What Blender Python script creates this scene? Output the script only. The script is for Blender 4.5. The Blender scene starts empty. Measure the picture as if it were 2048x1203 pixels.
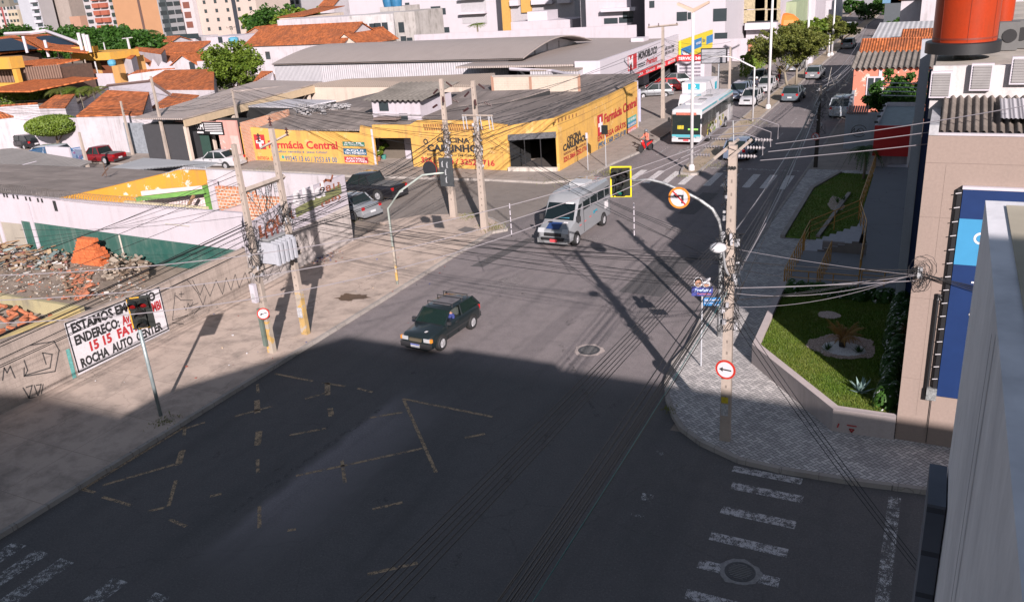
import bpy, bmesh, math, random
from mathutils import Vector, Matrix
random.seed(7)
R=math.radians
scene=bpy.context.scene; col=scene.collection
# ---------------------------------------------------------------- camera
CAMH=13.6; F_PX=1678.18; PITCH=R(21.1585); ROLL=R(-4.1118); YAW=R(-27.7823)
def _basis():
    cy,sy=math.cos(YAW),math.sin(YAW); cp,sp=math.cos(PITCH),math.sin(PITCH)
    fw=Vector((sy*cp,cy*cp,-sp)); r=Vector((cy,-sy,0)); u=r.cross(fw)
    cr,sr=math.cos(ROLL),math.sin(ROLL)
    return cr*r+sr*u, -sr*r+cr*u, fw
CR,CU,CF=_basis()
cam=bpy.data.objects.new('camera',bpy.data.cameras.new('camera')); col.objects.link(cam)
cam.data.sensor_width=36; cam.data.lens=F_PX/2048*36; cam.data.clip_start=0.1; cam.data.clip_end=3000
cam.matrix_world=Matrix(((CR.x,CU.x,-CF.x,0),(CR.y,CU.y,-CF.y,0),(CR.z,CU.z,-CF.z,CAMH),(0,0,0,1)))
scene.camera=cam
# ---------------------------------------------------------------- light
SUN_DIR=Vector((0.58,-0.815,0)).normalized(); SUN_EL=R(24.5)
scene.render.engine='CYCLES'
scene.view_settings.view_transform='Standard'; scene.view_settings.look='None'
scene.view_settings.exposure=1.08; scene.view_settings.gamma=1
world=bpy.data.worlds.new('World'); scene.world=world; world.use_nodes=True
wn=world.node_tree.nodes; wl=world.node_tree.links
bgn=wn['Background']; sky=wn.new('ShaderNodeTexSky'); sky.sky_type='NISHITA'; sky.sun_disc=False
sky.sun_elevation=SUN_EL; sky.sun_rotation=math.atan2(SUN_DIR.x,SUN_DIR.y)
sky.air_density=1.0; sky.dust_density=0.6; sky.ozone_density=2.0
hs_=wn.new('ShaderNodeHueSaturation'); hs_.inputs['Saturation'].default_value=.62; wl.new(sky.outputs[0],hs_.inputs['Color']); wl.new(hs_.outputs[0],bgn.inputs[0]); bgn.inputs[1].default_value=0.056
sl=bpy.data.lights.new('sun','SUN'); sl.energy=4.6; sl.angle=R(0.5); sl.color=(1.0,0.895,0.86)
so=bpy.data.objects.new('sun',sl); col.objects.link(so)
sv=Vector((SUN_DIR.x*math.cos(SUN_EL),SUN_DIR.y*math.cos(SUN_EL),math.sin(SUN_EL)))
so.rotation_euler=(-sv).to_track_quat('-Z','Y').to_euler()
# ---------------------------------------------------------------- survey helpers: photo reading -> world position
def ray(px,py): return CF+CR*((px-1024)/F_PX)-CU*((py-601.5)/F_PX)
def W(px,py,z=0.0):
    d=ray(px,py); t=(z-CAMH)/d.z; return Vector((d.x*t,d.y*t,z))
def WX(px,py,X):
    d=ray(px,py); t=X/d.x; return Vector((X,d.y*t,CAMH+d.z*t))
def WY(px,py,Y):
    d=ray(px,py); t=Y/d.y; return Vector((d.x*t,Y,CAMH+d.z*t))
def HZ(b,t,z0=0):
    P=W(b[0],b[1],z0); d=ray(*t); s=(P.x*d.x+P.y*d.y)/(d.x*d.x+d.y*d.y); return CAMH+d.z*s
# ---------------------------------------------------------------- mesh builder
class MB:
    def __init__(s): s.v=[]; s.f=[]; s.m=[]; s.cm=0; s.pc=[]
    def mat(s,i): s.cm=i; return s
    def add(s,vs,fs):
        s.pc.append((vs,fs,s.cm)); o=len(s.v); s.v+= [Vector(v) for v in vs]; s.f+=[tuple(o+i for i in f) for f in fs]; s.m+=[s.cm]*len(fs); return s
    def quad(s,a,b,c,d): return s.add([a,b,c,d],[(0,1,2,3)])
    def box(s,c,size,rz=0,M=None):
        x,y,z=[k/2 for k in size]; vs=[Vector((i*x,j*y,k*z)) for k in(-1,1) for j in(-1,1) for i in(-1,1)]
        if rz: q=Matrix.Rotation(rz,3,'Z'); vs=[q@v for v in vs]
        if M: vs=[M@v for v in vs]
        c=Vector(c)
        return s.add([v+c for v in vs],[(0,2,3,1),(4,5,7,6),(0,1,5,4),(2,6,7,3),(0,4,6,2),(1,3,7,5)])
    def bx(s,x0,x1,y0,y1,z0,z1): return s.box(((x0+x1)/2,(y0+y1)/2,(z0+z1)/2),(abs(x1-x0),abs(y1-y0),abs(z1-z0)))
    def prism(s,poly,z0,z1):
        n=len(poly); a=sum(poly[i][0]*poly[(i+1)%n][1]-poly[(i+1)%n][0]*poly[i][1] for i in range(n))
        if a<0: poly=poly[::-1]
        b=[Vector((p[0],p[1],z0)) for p in poly]
        t=[Vector((p[0],p[1],(z1 if z1 is not None else p[2]))) for p in poly]
        return s.add(b+t,[tuple(range(n-1,-1,-1)),tuple(range(n,2*n))]+[(i,(i+1)%n,n+(i+1)%n,n+i) for i in range(n)])
    def slab(s,poly,th):
        n=len(poly); a=sum(poly[i][0]*poly[(i+1)%n][1]-poly[(i+1)%n][0]*poly[i][1] for i in range(n))
        if a<0: poly=poly[::-1]
        t=[Vector(p) for p in poly]; b=[p-Vector((0,0,th)) for p in t]
        return s.add(b+t,[tuple(range(n-1,-1,-1)),tuple(range(n,2*n))]+[(i,(i+1)%n,n+(i+1)%n,n+i) for i in range(n)])
    def plate(s,poly,nrm,th):
        # polygon in any plane, thickened along -nrm
        nrm=Vector(nrm).normalized(); t=[Vector(p) for p in poly]; n=len(t)
        ar=Vector((0,0,0))
        for i in range(n): ar+=t[i].cross(t[(i+1)%n])
        if ar.dot(nrm)<0: t=t[::-1]
        b=[p-nrm*th for p in t]
        return s.add(b+t,[tuple(range(n-1,-1,-1)),tuple(range(n,2*n))]+[(i,(i+1)%n,n+(i+1)%n,n+i) for i in range(n)])
    def tube(s,pts,r,n=6,caps=True):
        pts=[Vector(p) for p in pts]; k=len(pts); rs=r if isinstance(r,(list,tuple)) else [r]*k
        vs=[];
        for i,p in enumerate(pts):
            d=(pts[min(i+1,k-1)]-pts[max(i-1,0)]); d=d.normalized() if d.length>1e-9 else Vector((0,0,1))
            up=Vector((0,0,1)) if abs(d.z)<.95 else Vector((0,1,0))
            a=d.cross(up).normalized(); b=a.cross(d)
            for j in range(n):
                t=2*math.pi*j/n; vs.append(p+(a*math.cos(t)+b*math.sin(t))*rs[i])
        fs=[(i*n+j,i*n+(j+1)%n,(i+1)*n+(j+1)%n,(i+1)*n+j) for i in range(k-1) for j in range(n)]
        if caps: fs+=[tuple(range(n-1,-1,-1)),tuple(range((k-1)*n,k*n))]
        return s.add(vs,fs)
    def lathe(s,c,prof,n=24,M=None):
        c=Vector(c); vs=[]; k=len(prof)
        for r,z in prof:
            for j in range(n):
                t=2*math.pi*j/n; v=Vector((r*math.cos(t),r*math.sin(t),z)); vs.append((M@v if M else v)+c)
        fs=[(i*n+j,i*n+(j+1)%n,(i+1)*n+(j+1)%n,(i+1)*n+j) for i in range(k-1) for j in range(n)]
        fs+=[tuple(range(n-1,-1,-1)),tuple(range((k-1)*n,k*n))]
        return s.add(vs,fs)
    def parts(s,name,mats,parent=None,**k):
        # every separate piece becomes a part of its own
        for vs,fs,cm in s.pc:
            q=MB(); q.add(vs,fs); o=q.build(name,mats,parent,**k)
    def build(s,name,mats,parent=None,smooth=False,local=False,autos=None):
        me=bpy.data.meshes.new(name); off=Vector((0,0,0))
        if parent is not None and not local:
            q=parent
            while q is not None: off+=q.location; q=q.parent
        me.from_pydata([tuple(v-off) for v in s.v],[],s.f)
        if not isinstance(mats,(list,tuple)): mats=[mats]
        for m in mats: me.materials.append(m)
        if len(mats)>1: me.polygons.foreach_set('material_index',s.m)
        if smooth: me.polygons.foreach_set('use_smooth',[True]*len(me.polygons))
        me.update()
        if autos is not None: me.set_sharp_from_angle(angle=R(autos))
        o=bpy.data.objects.new(name,me); col.objects.link(o)
        if parent is not None: o.parent=parent
        return o
def tag(o,label=None,cat=None,group=None,kind=None):
    if label: o['label']=label
    if cat: o['category']=cat
    if group: o['group']=group
    if kind: o['kind']=kind
    return o
def empty(name,loc,label,cat,group=None,rz=0):
    o=bpy.data.objects.new(name,None); o.empty_display_size=.3; col.objects.link(o)
    o.location=loc; o.rotation_euler=(0,0,rz); return tag(o,label,cat,group)
def copy_tree(o,parent=None):
    c=o.copy(); col.objects.link(c); c.parent=parent
    for ch in list(o.children): copy_tree(ch,c)
    return c
# ---------------------------------------------------------------- materials
_mc={}
def nt(name):
    m=bpy.data.materials.new(name); m.use_nodes=True; t=m.node_tree; b=t.nodes['Principled BSDF']
    return m,t,b
def N(t,ty,**k):
    n=t.nodes.new('ShaderNode'+ty)
    for a,v in k.items():
        if a.startswith('i_'):
            key=a[2:]; key=int(key) if key.isdigit() else key
            n.inputs[key].default_value=v
        else: setattr(n,a,v)
    return n
def L(t,a,b): t.links.new(a,b)
def c4(c): return (c[0],c[1],c[2],1)
def mix(t,fac,a,b,bt='MIX'):
    n=t.nodes.new('ShaderNodeMix'); n.data_type='RGBA'; n.blend_type=bt
    for sock,v in ((n.inputs[0],fac),(n.inputs[6],a),(n.inputs[7],b)):
        if hasattr(v,'node'): L(t,v,sock)
        elif isinstance(v,(int,float)): sock.default_value=v
        else: sock.default_value=c4(v)
    return n.outputs[2]
def ramp(t,src,p0,p1,c0=0.0,c1=1.0):
    n=t.nodes.new('ShaderNodeMapRange'); n.clamp=True
    n.inputs[1].default_value=p0; n.inputs[2].default_value=p1; n.inputs[3].default_value=c0; n.inputs[4].default_value=c1
    L(t,src,n.inputs[0]); return n.outputs[0]
def pos(t,scale=(1,1,1),rot=(0,0,0),obj=False,loc=(0,0,0)):
    s=N(t,'TexCoord').outputs['Object'] if obj else N(t,'NewGeometry').outputs['Position']
    m=N(t,'Mapping'); m.inputs['Scale'].default_value=scale; m.inputs['Rotation'].default_value=rot; m.inputs['Location'].default_value=loc
    L(t,s,m.inputs[0]); return m.outputs[0]
def noise(t,vec,scale,detail=4,rough=.55,out=0):
    n=N(t,'TexNoise'); n.inputs['Scale'].default_value=scale; n.inputs['Detail'].default_value=detail; n.inputs['Roughness'].default_value=rough
    L(t,vec,n.inputs['Vector']); return n.outputs[out]
def math_(t,op,a,b=None,c=None):
    n=N(t,'Math',operation=op)
    for i,v in enumerate((a,b,c)):
        if v is None: continue
        if hasattr(v,'node'): L(t,v,n.inputs[i])
        else: n.inputs[i].default_value=v
    return n.outputs[0]
def bump(t,b,h,strength=.3,dist=.02):
    n=N(t,'Bump'); n.inputs['Strength'].default_value=strength; n.inputs['Distance'].default_value=dist
    L(t,h,n.inputs['Height']); L(t,n.outputs[0],b.inputs['Normal'])
def dark(c,k): return tuple(x*k for x in c)
def M_plain(name,c,rough=.6,metal=0,var=.12,scale=3,obj=False,spec=.5,coat=0):
    if name in _mc: return _mc[name]
    m,t,b=nt(name); n=noise(t,pos(t,obj=obj),scale)
    L(t,mix(t,n,dark(c,1-var*2),tuple(min(1,x*(1+var)) for x in c)),b.inputs['Base Color'])
    b.inputs['Roughness'].default_value=rough; b.inputs['Metallic'].default_value=metal
    b.inputs['Specular IOR Level'].default_value=spec; b.inputs['Coat Weight'].default_value=coat
    _mc[name]=m; return m
def M_wall(name,c,grime=(.12,.11,.1),amt=.5,patch=None,pamt=0,block=False,streak=1.0):
    """painted render with rain streaks, blotches and optional peeled patches"""
    if name in _mc: return _mc[name]
    m,t,b=nt(name); p=pos(t)
    st=noise(t,pos(t,scale=(2.2,2.2,.12)),1.0,5,.7); bl=noise(t,p,.55,6,.65); fi=noise(t,p,14,3)
    f=math_(t,'MULTIPLY',ramp(t,st,.46,.78,0,streak),ramp(t,bl,.38,.7))
    f=math_(t,'MULTIPLY',f,amt*1.6)
    cc=mix(t,ramp(t,fi,.3,.7),dark(c,.9),c)
    cc=mix(t,ramp(t,bl,.35,.75,0,.35*amt),cc,grime)
    cc=mix(t,f,cc,grime)
    if patch:
        pn=noise(t,pos(t,loc=(7,3,1)),.9,7,.7); cc=mix(t,ramp(t,pn,.62-pamt*.25,.64-pamt*.25),cc,patch)
    h=fi
    if block:
        br=N(t,'TexBrick'); br.inputs['Scale'].default_value=1; br.inputs['Brick Width'].default_value=.4; br.inputs['Row Height'].default_value=.2
        br.inputs['Mortar Size'].default_value=.012
        sx=N(t,'SeparateXYZ'); L(t,p,sx.inputs[0]); cb=N(t,'CombineXYZ'); L(t,math_(t,'ADD',sx.outputs[0],sx.outputs[1]),cb.inputs[0]); L(t,sx.outputs[2],cb.inputs[1])
        L(t,cb.outputs[0],br.inputs['Vector']); cc=mix(t,math_(t,'MULTIPLY',br.outputs['Fac'],.35),cc,dark(c,.5))
    L(t,cc,b.inputs['Base Color']); b.inputs['Roughness'].default_value=.85; b.inputs['Specular IOR Level'].default_value=.2
    bump(t,b,h,.25,.01); _mc[name]=m; return m
def M_tile(name,c,axis='x',old=.5):
    """clay pan tiles: channels run down the slope, counted along `axis`"""
    if name in _mc: return _mc[name]
    m,t,b=nt(name); p=pos(t); sx=N(t,'SeparateXYZ'); L(t,p,sx.inputs[0])
    a,d=(sx.outputs[0],sx.outputs[1]) if axis=='x' else (sx.outputs[1],sx.outputs[0])
    w=math_(t,'SINE',math_(t,'MULTIPLY',a,2*math.pi/.24)); fr=math_(t,'FRACT',math_(t,'MULTIPLY',d,1/.38))
    cell=N(t,'CombineXYZ'); L(t,math_(t,'FLOOR',math_(t,'MULTIPLY',a,1/.24)),cell.inputs[0]); L(t,math_(t,'FLOOR',math_(t,'MULTIPLY',d,1/.38)),cell.inputs[1])
    wn_=N(t,'TexWhiteNoise'); L(t,cell.outputs[0],wn_.inputs['Vector'])
    cc=mix(t,wn_.outputs['Value'],dark(c,.62),tuple(min(1,x*1.18) for x in c))
    bl=noise(t,p,.35,6,.7); cc=mix(t,ramp(t,bl,.42,.68,0,old),cc,(.07,.045,.04))
    b2=noise(t,pos(t,loc=(3,9,0)),1.7,5,.7); cc=mix(t,ramp(t,b2,.58,.7,0,old*.8),cc,(.05,.04,.035))
    cc=mix(t,ramp(t,w,-1,-.3,.65,0),cc,dark(c,.22)); cc=mix(t,ramp(t,fr,.0,.12,.4,0),cc,dark(c,.25))
    L(t,cc,b.inputs['Base Color']); b.inputs['Roughness'].default_value=.9; b.inputs['Specular IOR Level'].default_value=.15
    bump(t,b,math_(t,'ADD',w,math_(t,'MULTIPLY',fr,-.6)),.8,.04); _mc[name]=m; return m
def M_corr(name,c,axis='x',pitch=.18,stain=.6,metal=0,rough=.8,patch=True):
    if name in _mc: return _mc[name]
    m,t,b=nt(name); p=pos(t); sx=N(t,'SeparateXYZ'); L(t,p,sx.inputs[0])
    a,d=(sx.outputs[0],sx.outputs[1]) if axis=='x' else (sx.outputs[1],sx.outputs[0])
    w=math_(t,'SINE',math_(t,'MULTIPLY',a,2*math.pi/pitch))
    sc=(1.2,.15,1) if axis=='x' else (.15,1.2,1)
    st=noise(t,pos(t,scale=sc),1.5,5,.7); bl=noise(t,p,.25,6,.7)
    cell=N(t,'CombineXYZ'); L(t,math_(t,'FLOOR',math_(t,'MULTIPLY',a,1/1.05)),cell.inputs[0]); L(t,math_(t,'FLOOR',math_(t,'MULTIPLY',d,1/2.3)),cell.inputs[1])
    wn_=N(t,'TexWhiteNoise'); L(t,cell.outputs[0],wn_.inputs['Vector'])
    cc=mix(t,wn_.outputs['Value'],dark(c,.78),tuple(x*1.12 for x in c)) if patch else mix(t,st,dark(c,.85),c)
    cc=mix(t,ramp(t,st,.42,.72,0,stain),cc,dark(c,.35)); cc=mix(t,ramp(t,bl,.45,.7,0,stain*.8),cc,dark(c,.45))
    cc=mix(t,ramp(t,w,-1,.2,.35,0),cc,dark(c,.35))
    if patch: cc=mix(t,ramp(t,math_(t,'FRACT',math_(t,'MULTIPLY',d,1/2.3)),0,.03,.6,0),cc,dark(c,.3))
    L(t,cc,b.inputs['Base Color']); b.inputs['Roughness'].default_value=rough; b.inputs['Metallic'].default_value=metal; b.inputs['Specular IOR Level'].default_value=.25
    bump(t,b,w,.7,.03); _mc[name]=m; return m
def M_leaf(name,c1,c2,c3=None):
    if name in _mc: return _mc[name]
    m,t,b=nt(name); g=N(t,'NewGeometry'); r=g.outputs['Random Per Island']
    cc=mix(t,r,c1,c2); big=noise(t,pos(t),.5,3); cc=mix(t,ramp(t,big,.4,.65,0,.6),cc,c3 or dark(c2,1.25))
    L(t,cc,b.inputs['Base Color']); b.inputs['Roughness'].default_value=.55; b.inputs['Specular IOR Level'].default_value=.3
    tr=N(t,'BsdfTranslucent'); L(t,cc,tr.inputs[0]); ms=N(t,'MixShader'); ms.inputs[0].default_value=.25
    L(t,b.outputs[0],ms.inputs[1]); L(t,tr.outputs[0],ms.inputs[2]); L(t,ms.outputs[0],t.nodes['Material Output'].inputs[0])
    _mc[name]=m; return m
def M_glass(name,c,rough=.08,alpha=1.0):
    if name in _mc: return _mc[name]
    m,t,b=nt(name); b.inputs['Base Color'].default_value=c4(c); b.inputs['Roughness'].default_value=rough; b.inputs['Specular IOR Level'].default_value=.7
    if alpha<1:
        tr=N(t,'BsdfTransparent'); tr.inputs[0].default_value=(.75,.9,.82,1); ms=N(t,'MixShader'); ms.inputs[0].default_value=alpha
        L(t,tr.outputs[0],ms.inputs[1]); L(t,b.outputs[0],ms.inputs[2]); L(t,ms.outputs[0],t.nodes['Material Output'].inputs[0])
    _mc[name]=m; return m
def M_emit(name,c,s):
    m,t,b=nt(name); b.inputs['Base Color'].default_value=c4(dark(c,.3)); b.inputs['Emission Color'].default_value=c4(c); b.inputs['Emission Strength'].default_value=s; return m
def M_asphalt():
    m,t,b=nt('asphalt'); p=pos(t)
    fi=noise(t,p,42,3,.7); md=noise(t,p,2.2,6,.65); bg=noise(t,p,.16,5,.6); pt=noise(t,pos(t,scale=(.25,.06,1)),1.6,4,.6)
    cc=mix(t,ramp(t,fi,.3,.7),(.095,.083,.087),(.27,.237,.242)); cc=mix(t,ramp(t,md,.42,.7,0,.55),cc,(.10,.092,.094))
    cc=mix(t,ramp(t,bg,.35,.65,0,.55),cc,(.215,.185,.185)); cc=mix(t,ramp(t,pt,.5,.7,0,.5),cc,(.085,.08,.084))
    # south of the junction the surface is darker
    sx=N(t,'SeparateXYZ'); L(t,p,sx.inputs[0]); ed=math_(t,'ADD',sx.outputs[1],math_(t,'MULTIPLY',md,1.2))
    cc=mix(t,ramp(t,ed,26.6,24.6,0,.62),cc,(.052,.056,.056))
    vo=N(t,'TexVoronoi',feature='DISTANCE_TO_EDGE'); vo.inputs['Scale'].default_value=.33; L(t,mix(t,.35,p,noise(t,p,1.4,4,.6,1)),vo.inputs['Vector'])
    cr=math_(t,'MULTIPLY',ramp(t,vo.outputs[0],.0,.006,1,0),ramp(t,bg,.42,.56)); cc=mix(t,math_(t,'MULTIPLY',cr,.32),cc,(.04,.04,.04))
    gr=noise(t,p,17,4,.85); cc=mix(t,ramp(t,gr,.5,.75,0,.65),cc,(.045,.045,.047)); cc=mix(t,ramp(t,gr,.46,.22,0,.45),cc,(.26,.235,.235))
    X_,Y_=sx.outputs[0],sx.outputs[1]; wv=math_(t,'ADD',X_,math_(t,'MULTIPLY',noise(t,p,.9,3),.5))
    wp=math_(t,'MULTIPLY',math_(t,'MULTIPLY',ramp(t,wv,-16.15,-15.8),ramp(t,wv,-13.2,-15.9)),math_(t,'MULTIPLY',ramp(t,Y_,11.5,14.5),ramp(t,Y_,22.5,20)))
    cc=mix(t,math_(t,'MULTIPLY',wp,ramp(t,gr,.35,.65,.15,1)),cc,(.25,.225,.24))  # pale streak: sunlight reflected onto the road, painted into the asphalt colour
    lane=math_(t,'SINE',math_(t,'MULTIPLY',wv,3.6)); cc=mix(t,math_(t,'MULTIPLY',ramp(t,lane,.35,1),ramp(t,noise(t,pos(t,scale=(1.5,.12,1)),1.2,4),.4,.65,0,.32)),cc,(.07,.066,.068))
    # fine pale specks
    v2=N(t,'TexVoronoi'); v2.inputs['Scale'].default_value=55; L(t,p,v2.inputs['Vector'])
    cc=mix(t,ramp(t,v2.outputs['Distance'],.05,.2,.35,0),cc,(.34,.31,.30))
    L(t,cc,b.inputs['Base Color']); b.inputs['Roughness'].default_value=.88; b.inputs['Specular IOR Level'].default_value=.25
    bump(t,b,fi,.5,.012); return m
def M_paint(name,c,wear=.5,asph=(.075,.072,.075)):
    """worn road paint: gaps are cut out so that the asphalt below shows"""
    m,t,b=nt(name); p=pos(t); n=noise(t,p,5,6,.75); n2=noise(t,p,40,3,.7)
    s=math_(t,'ADD',math_(t,'MULTIPLY',n,.7),math_(t,'MULTIPLY',n2,.3))
    f=ramp(t,s,.3+.32*wear,.36+.32*wear)
    L(t,mix(t,n2,dark(c,.65),c),b.inputs['Base Color']); b.inputs['Roughness'].default_value=.8
    tr=N(t,'BsdfTransparent'); ms=N(t,'MixShader'); L(t,f,ms.inputs[0]); L(t,tr.outputs[0],ms.inputs[1]); L(t,b.outputs[0],ms.inputs[2])
    L(t,ms.outputs[0],t.nodes['Material Output'].inputs[0]); return m
def M_concrete(name,c,slab=2.0,dirt=.6,joint=True,dark_c=(.12,.105,.095)):
    m,t,b=nt(name); p=pos(t); fi=noise(t,p,30,3,.7); md=noise(t,p,1.1,7,.7); bg=noise(t,p,.22,5,.65)
    cc=mix(t,fi,dark(c,.82),c); cc=mix(t,ramp(t,md,.45,.72,0,dirt),cc,dark_c); cc=mix(t,ramp(t,bg,.4,.7,0,dirt*.7),cc,dark(c,.62))
    if joint:
        br=N(t,'TexBrick'); br.offset=0; br.inputs['Scale'].default_value=1; br.inputs['Brick Width'].default_value=slab; br.inputs['Row Height'].default_value=slab*1.1; br.inputs['Mortar Size'].default_value=.012
        L(t,p,br.inputs['Vector']); cc=mix(t,math_(t,'MULTIPLY',br.outputs['Fac'],.55),cc,dark(c,.35))
    vo=N(t,'TexVoronoi',feature='DISTANCE_TO_EDGE'); vo.inputs['Scale'].default_value=.6; L(t,mix(t,.4,p,noise(t,p,1.6,4,.6,1)),vo.inputs['Vector'])
    cc=mix(t,math_(t,'MULTIPLY',math_(t,'MULTIPLY',ramp(t,vo.outputs[0],0,.007,1,0),ramp(t,bg,.44,.56)),.6),cc,dark(c,.25))
    L(t,cc,b.inputs['Base Color']); b.inputs['Roughness'].default_value=.9; b.inputs['Specular IOR Level'].default_value=.2
    bump(t,b,md,.3,.03); return m
def M_herring():
    m,t,b=nt('herringbone_pavers'); w=.11
    mp=pos(t,scale=(1/w,1/w,1),rot=(0,0,R(38))); sx=N(t,'SeparateXYZ'); L(t,mp,sx.inputs[0]); X,Y=sx.outputs[0],sx.outputs[1]
    i=math_(t,'FLOOR',X); j=math_(t,'FLOOR',Y); fx=math_(t,'SUBTRACT',X,i); fy=math_(t,'SUBTRACT',Y,j)
    k=math_(t,'FLOORED_MODULO',math_(t,'SUBTRACT',i,j),4.0)
    k0=math_(t,'LESS_THAN',k,.5); k1=math_(t,'COMPARE',k,1.0,.1); k2=math_(t,'COMPARE',k,2.0,.1); k3=math_(t,'GREATER_THAN',k,2.5)
    def edge(d,off): return math_(t,'ADD',d,off)
    dl=edge(fx,k1); dr=edge(math_(t,'SUBTRACT',1.0,fx),k0); db=edge(fy,k2); dt_=edge(math_(t,'SUBTRACT',1.0,fy),k3)
    e=math_(t,'MINIMUM',math_(t,'MINIMUM',dl,dr),math_(t,'MINIMUM',db,dt_))
    idx=N(t,'CombineXYZ'); L(t,math_(t,'SUBTRACT',i,k1),idx.inputs[0]); L(t,math_(t,'SUBTRACT',j,k2),idx.inputs[1])
    wn_=N(t,'TexWhiteNoise'); L(t,idx.outputs[0],wn_.inputs['Vector']); p=pos(t)
    cc=mix(t,wn_.outputs['Value'],(.33,.315,.31),(.60,.565,.55)); bg=noise(t,p,.7,6,.7)
    cc=mix(t,ramp(t,bg,.42,.7,0,.5),cc,(.24,.225,.23)); cc=mix(t,ramp(t,noise(t,p,40,2),.3,.7,.25,0),cc,(.12,.12,.12))
    cc=mix(t,ramp(t,e,.05,.13,.85,0),cc,(.07,.07,.075))
    L(t,cc,b.inputs['Base Color']); b.inputs['Roughness'].default_value=.85
    bump(t,b,ramp(t,e,.0,.12),.6,.01); return m
def M_brick(name,c,mort,bw=.24,rh=.12,ms=.02,plane='xz'):
    m,t,b=nt(name); p=pos(t); sx=N(t,'SeparateXYZ'); L(t,p,sx.inputs[0]); cb=N(t,'CombineXYZ')
    L(t,math_(t,'ADD',sx.outputs[0],sx.outputs[1]),cb.inputs[0]); L(t,sx.outputs[2],cb.inputs[1])
    br=N(t,'TexBrick'); br.inputs['Scale'].default_value=1; br.inputs['Brick Width'].default_value=bw; br.inputs['Row Height'].default_value=rh; br.inputs['Mortar Size'].default_value=ms
    br.inputs['Color1'].default_value=c4(dark(c,.7)); br.inputs['Color2'].default_value=c4(c); br.inputs['Mortar'].default_value=c4(mort); L(t,cb.outputs[0],br.inputs['Vector'])
    n=noise(t,p,3,5); L(t,mix(t,ramp(t,n,.5,.8,0,.5),br.outputs['Color'],dark(c,.4)),b.inputs['Base Color']); b.inputs['Roughness'].default_value=.9
    bump(t,b,br.outputs['Fac'],-.4,.01); return m
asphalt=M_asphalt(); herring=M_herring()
conc_walk=M_concrete('pavement_concrete',(.47,.38,.325),2.2,.7)
conc_walk2=M_concrete('pavement_far',(.30,.26,.235),1.5,.5)
kerb_m=M_concrete('kerb_stone',(.33,.30,.28),1.0,.5)
street_m=M_concrete('back_street_surface',(.21,.185,.17),60,.5,False)
conc_plain=M_concrete('ramp_concrete',(.23,.235,.25),60,.25,False,(.16,.16,.17))
dirt_m=M_concrete('rubble_ground',(.27,.22,.18),50,.9,False,(.10,.075,.055))
white_line=M_paint('white_road_paint',(.52,.50,.51),.5)
white_line3=M_paint('crossing_paint',(.60,.57,.57),.30)
white_line2=M_paint('worn_white_road_paint',(.50,.49,.49),.62)
yellow_line=M_paint('yellow_road_paint',(.44,.31,.19),.46)
wh=M_wall('white_wall',(.42,.385,.425),amt=.25); wh2=M_wall('white_wall_stained',(.43,.40,.43),amt=.6)
wh_clean=M_plain('white_paint',(.43,.40,.44),.6,var=.04); cream=M_wall('cream_wall',(.50,.42,.36),amt=.5)
grayw=M_wall('rough_grey_render',(.36,.30,.265),grime=(.10,.085,.075),amt=.75,block=True)
yel=M_wall('yellow_wall',(.54,.315,.08),grime=(.20,.12,.07),amt=.75,patch=(.50,.33,.14),pamt=.1); yel2=M_wall('ochre_wall',(.50,.24,.03),amt=.3,patch=(.45,.42,.38),pamt=.25)
orange_tile_x=M_tile('clay_tiles',(.44,.135,.05),'x',.55); orange_tile_y=M_tile('clay_tiles_across',(.44,.135,.05),'y',.45); bright_tile=M_tile('new_clay_tiles',(.50,.145,.05),'x',.12)
fibro_x=M_corr('fibre_cement',(.25,.215,.20),'x'); fibro_y=M_corr('fibre_cement_across',(.25,.215,.20),'y'); fibro_dark=M_corr('dark_fibre_cement',(.21,.18,.17),'x')
metal_roof=M_corr('metal_roof_sheet',(.34,.29,.27),'x',.25,.2,0,.5,False); zinc=M_corr('zinc_sheet',(.42,.41,.44),'x',.2,.25,0,.45,False); lightcorr=M_corr('pale_wall_sheet',(.46,.44,.47),'x',.3,.35,0,.6,False)
tan_roof=M_corr('tan_roof_sheet',(.285,.235,.20),'x',.25,.2,0,.7,False)
beige=M_wall('beige_render',(.255,.198,.172),amt=.2); planter_m=M_wall('planter_render',(.38,.33,.32),amt=.3)
red_tile=M_tile('red',(.4,.1,.05)); pole_m=M_wall('pole_concrete',(.36,.30,.26),amt=.9,streak=1.0)
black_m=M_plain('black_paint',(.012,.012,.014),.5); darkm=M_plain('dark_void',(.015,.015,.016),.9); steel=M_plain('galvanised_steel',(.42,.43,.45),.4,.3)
rubber=M_plain('rubber',(.018,.018,.02),.8,obj=True); rimm=M_plain('alloy_rim',(.42,.42,.44),.35,.4,obj=True); cglass=M_glass('car_glass',(.012,.018,.018)); chrome=M_plain('plastic_trim',(.03,.03,.033),.5,obj=True)
headl=M_plain('headlamp_lens',(.36,.37,.39),.12,obj=True); taill=M_plain('tail_lamp_lens',(.42,.01,.012),.2,obj=True); ambl=M_plain('amber_lens',(.6,.22,.03),.25,obj=True); platem=M_plain('number_plate',(.5,.5,.52),.5,obj=True)
winm=M_glass('window_glass',(.03,.04,.045),.15); winframe=M_plain('window_frame',(.45,.45,.47),.5)
cable_m=M_plain('cable_black',(.016,.016,.018),.55); cable_w=M_plain('cable_bare',(.27,.25,.27),.4,.3); navy=M_plain('navy_panel',(.012,.03,.10),.35); redm=M_plain('red_panel',(.45,.008,.01),.45,var=.05)
txt_red=M_plain('lettering_red',(.36,.02,.025),.7); txt_black=M_plain('lettering_black',(.02,.02,.022),.7); txt_white=M_plain('lettering_white',(.6,.58,.6),.6); txt_blue=M_plain('lettering_blue',(.03,.10,.20),.7); txt_brown=M_plain('lettering_brown',(.22,.075,.04),.7); txt_grey=M_plain('graffiti_ink',(.055,.05,.05),.8)
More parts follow.
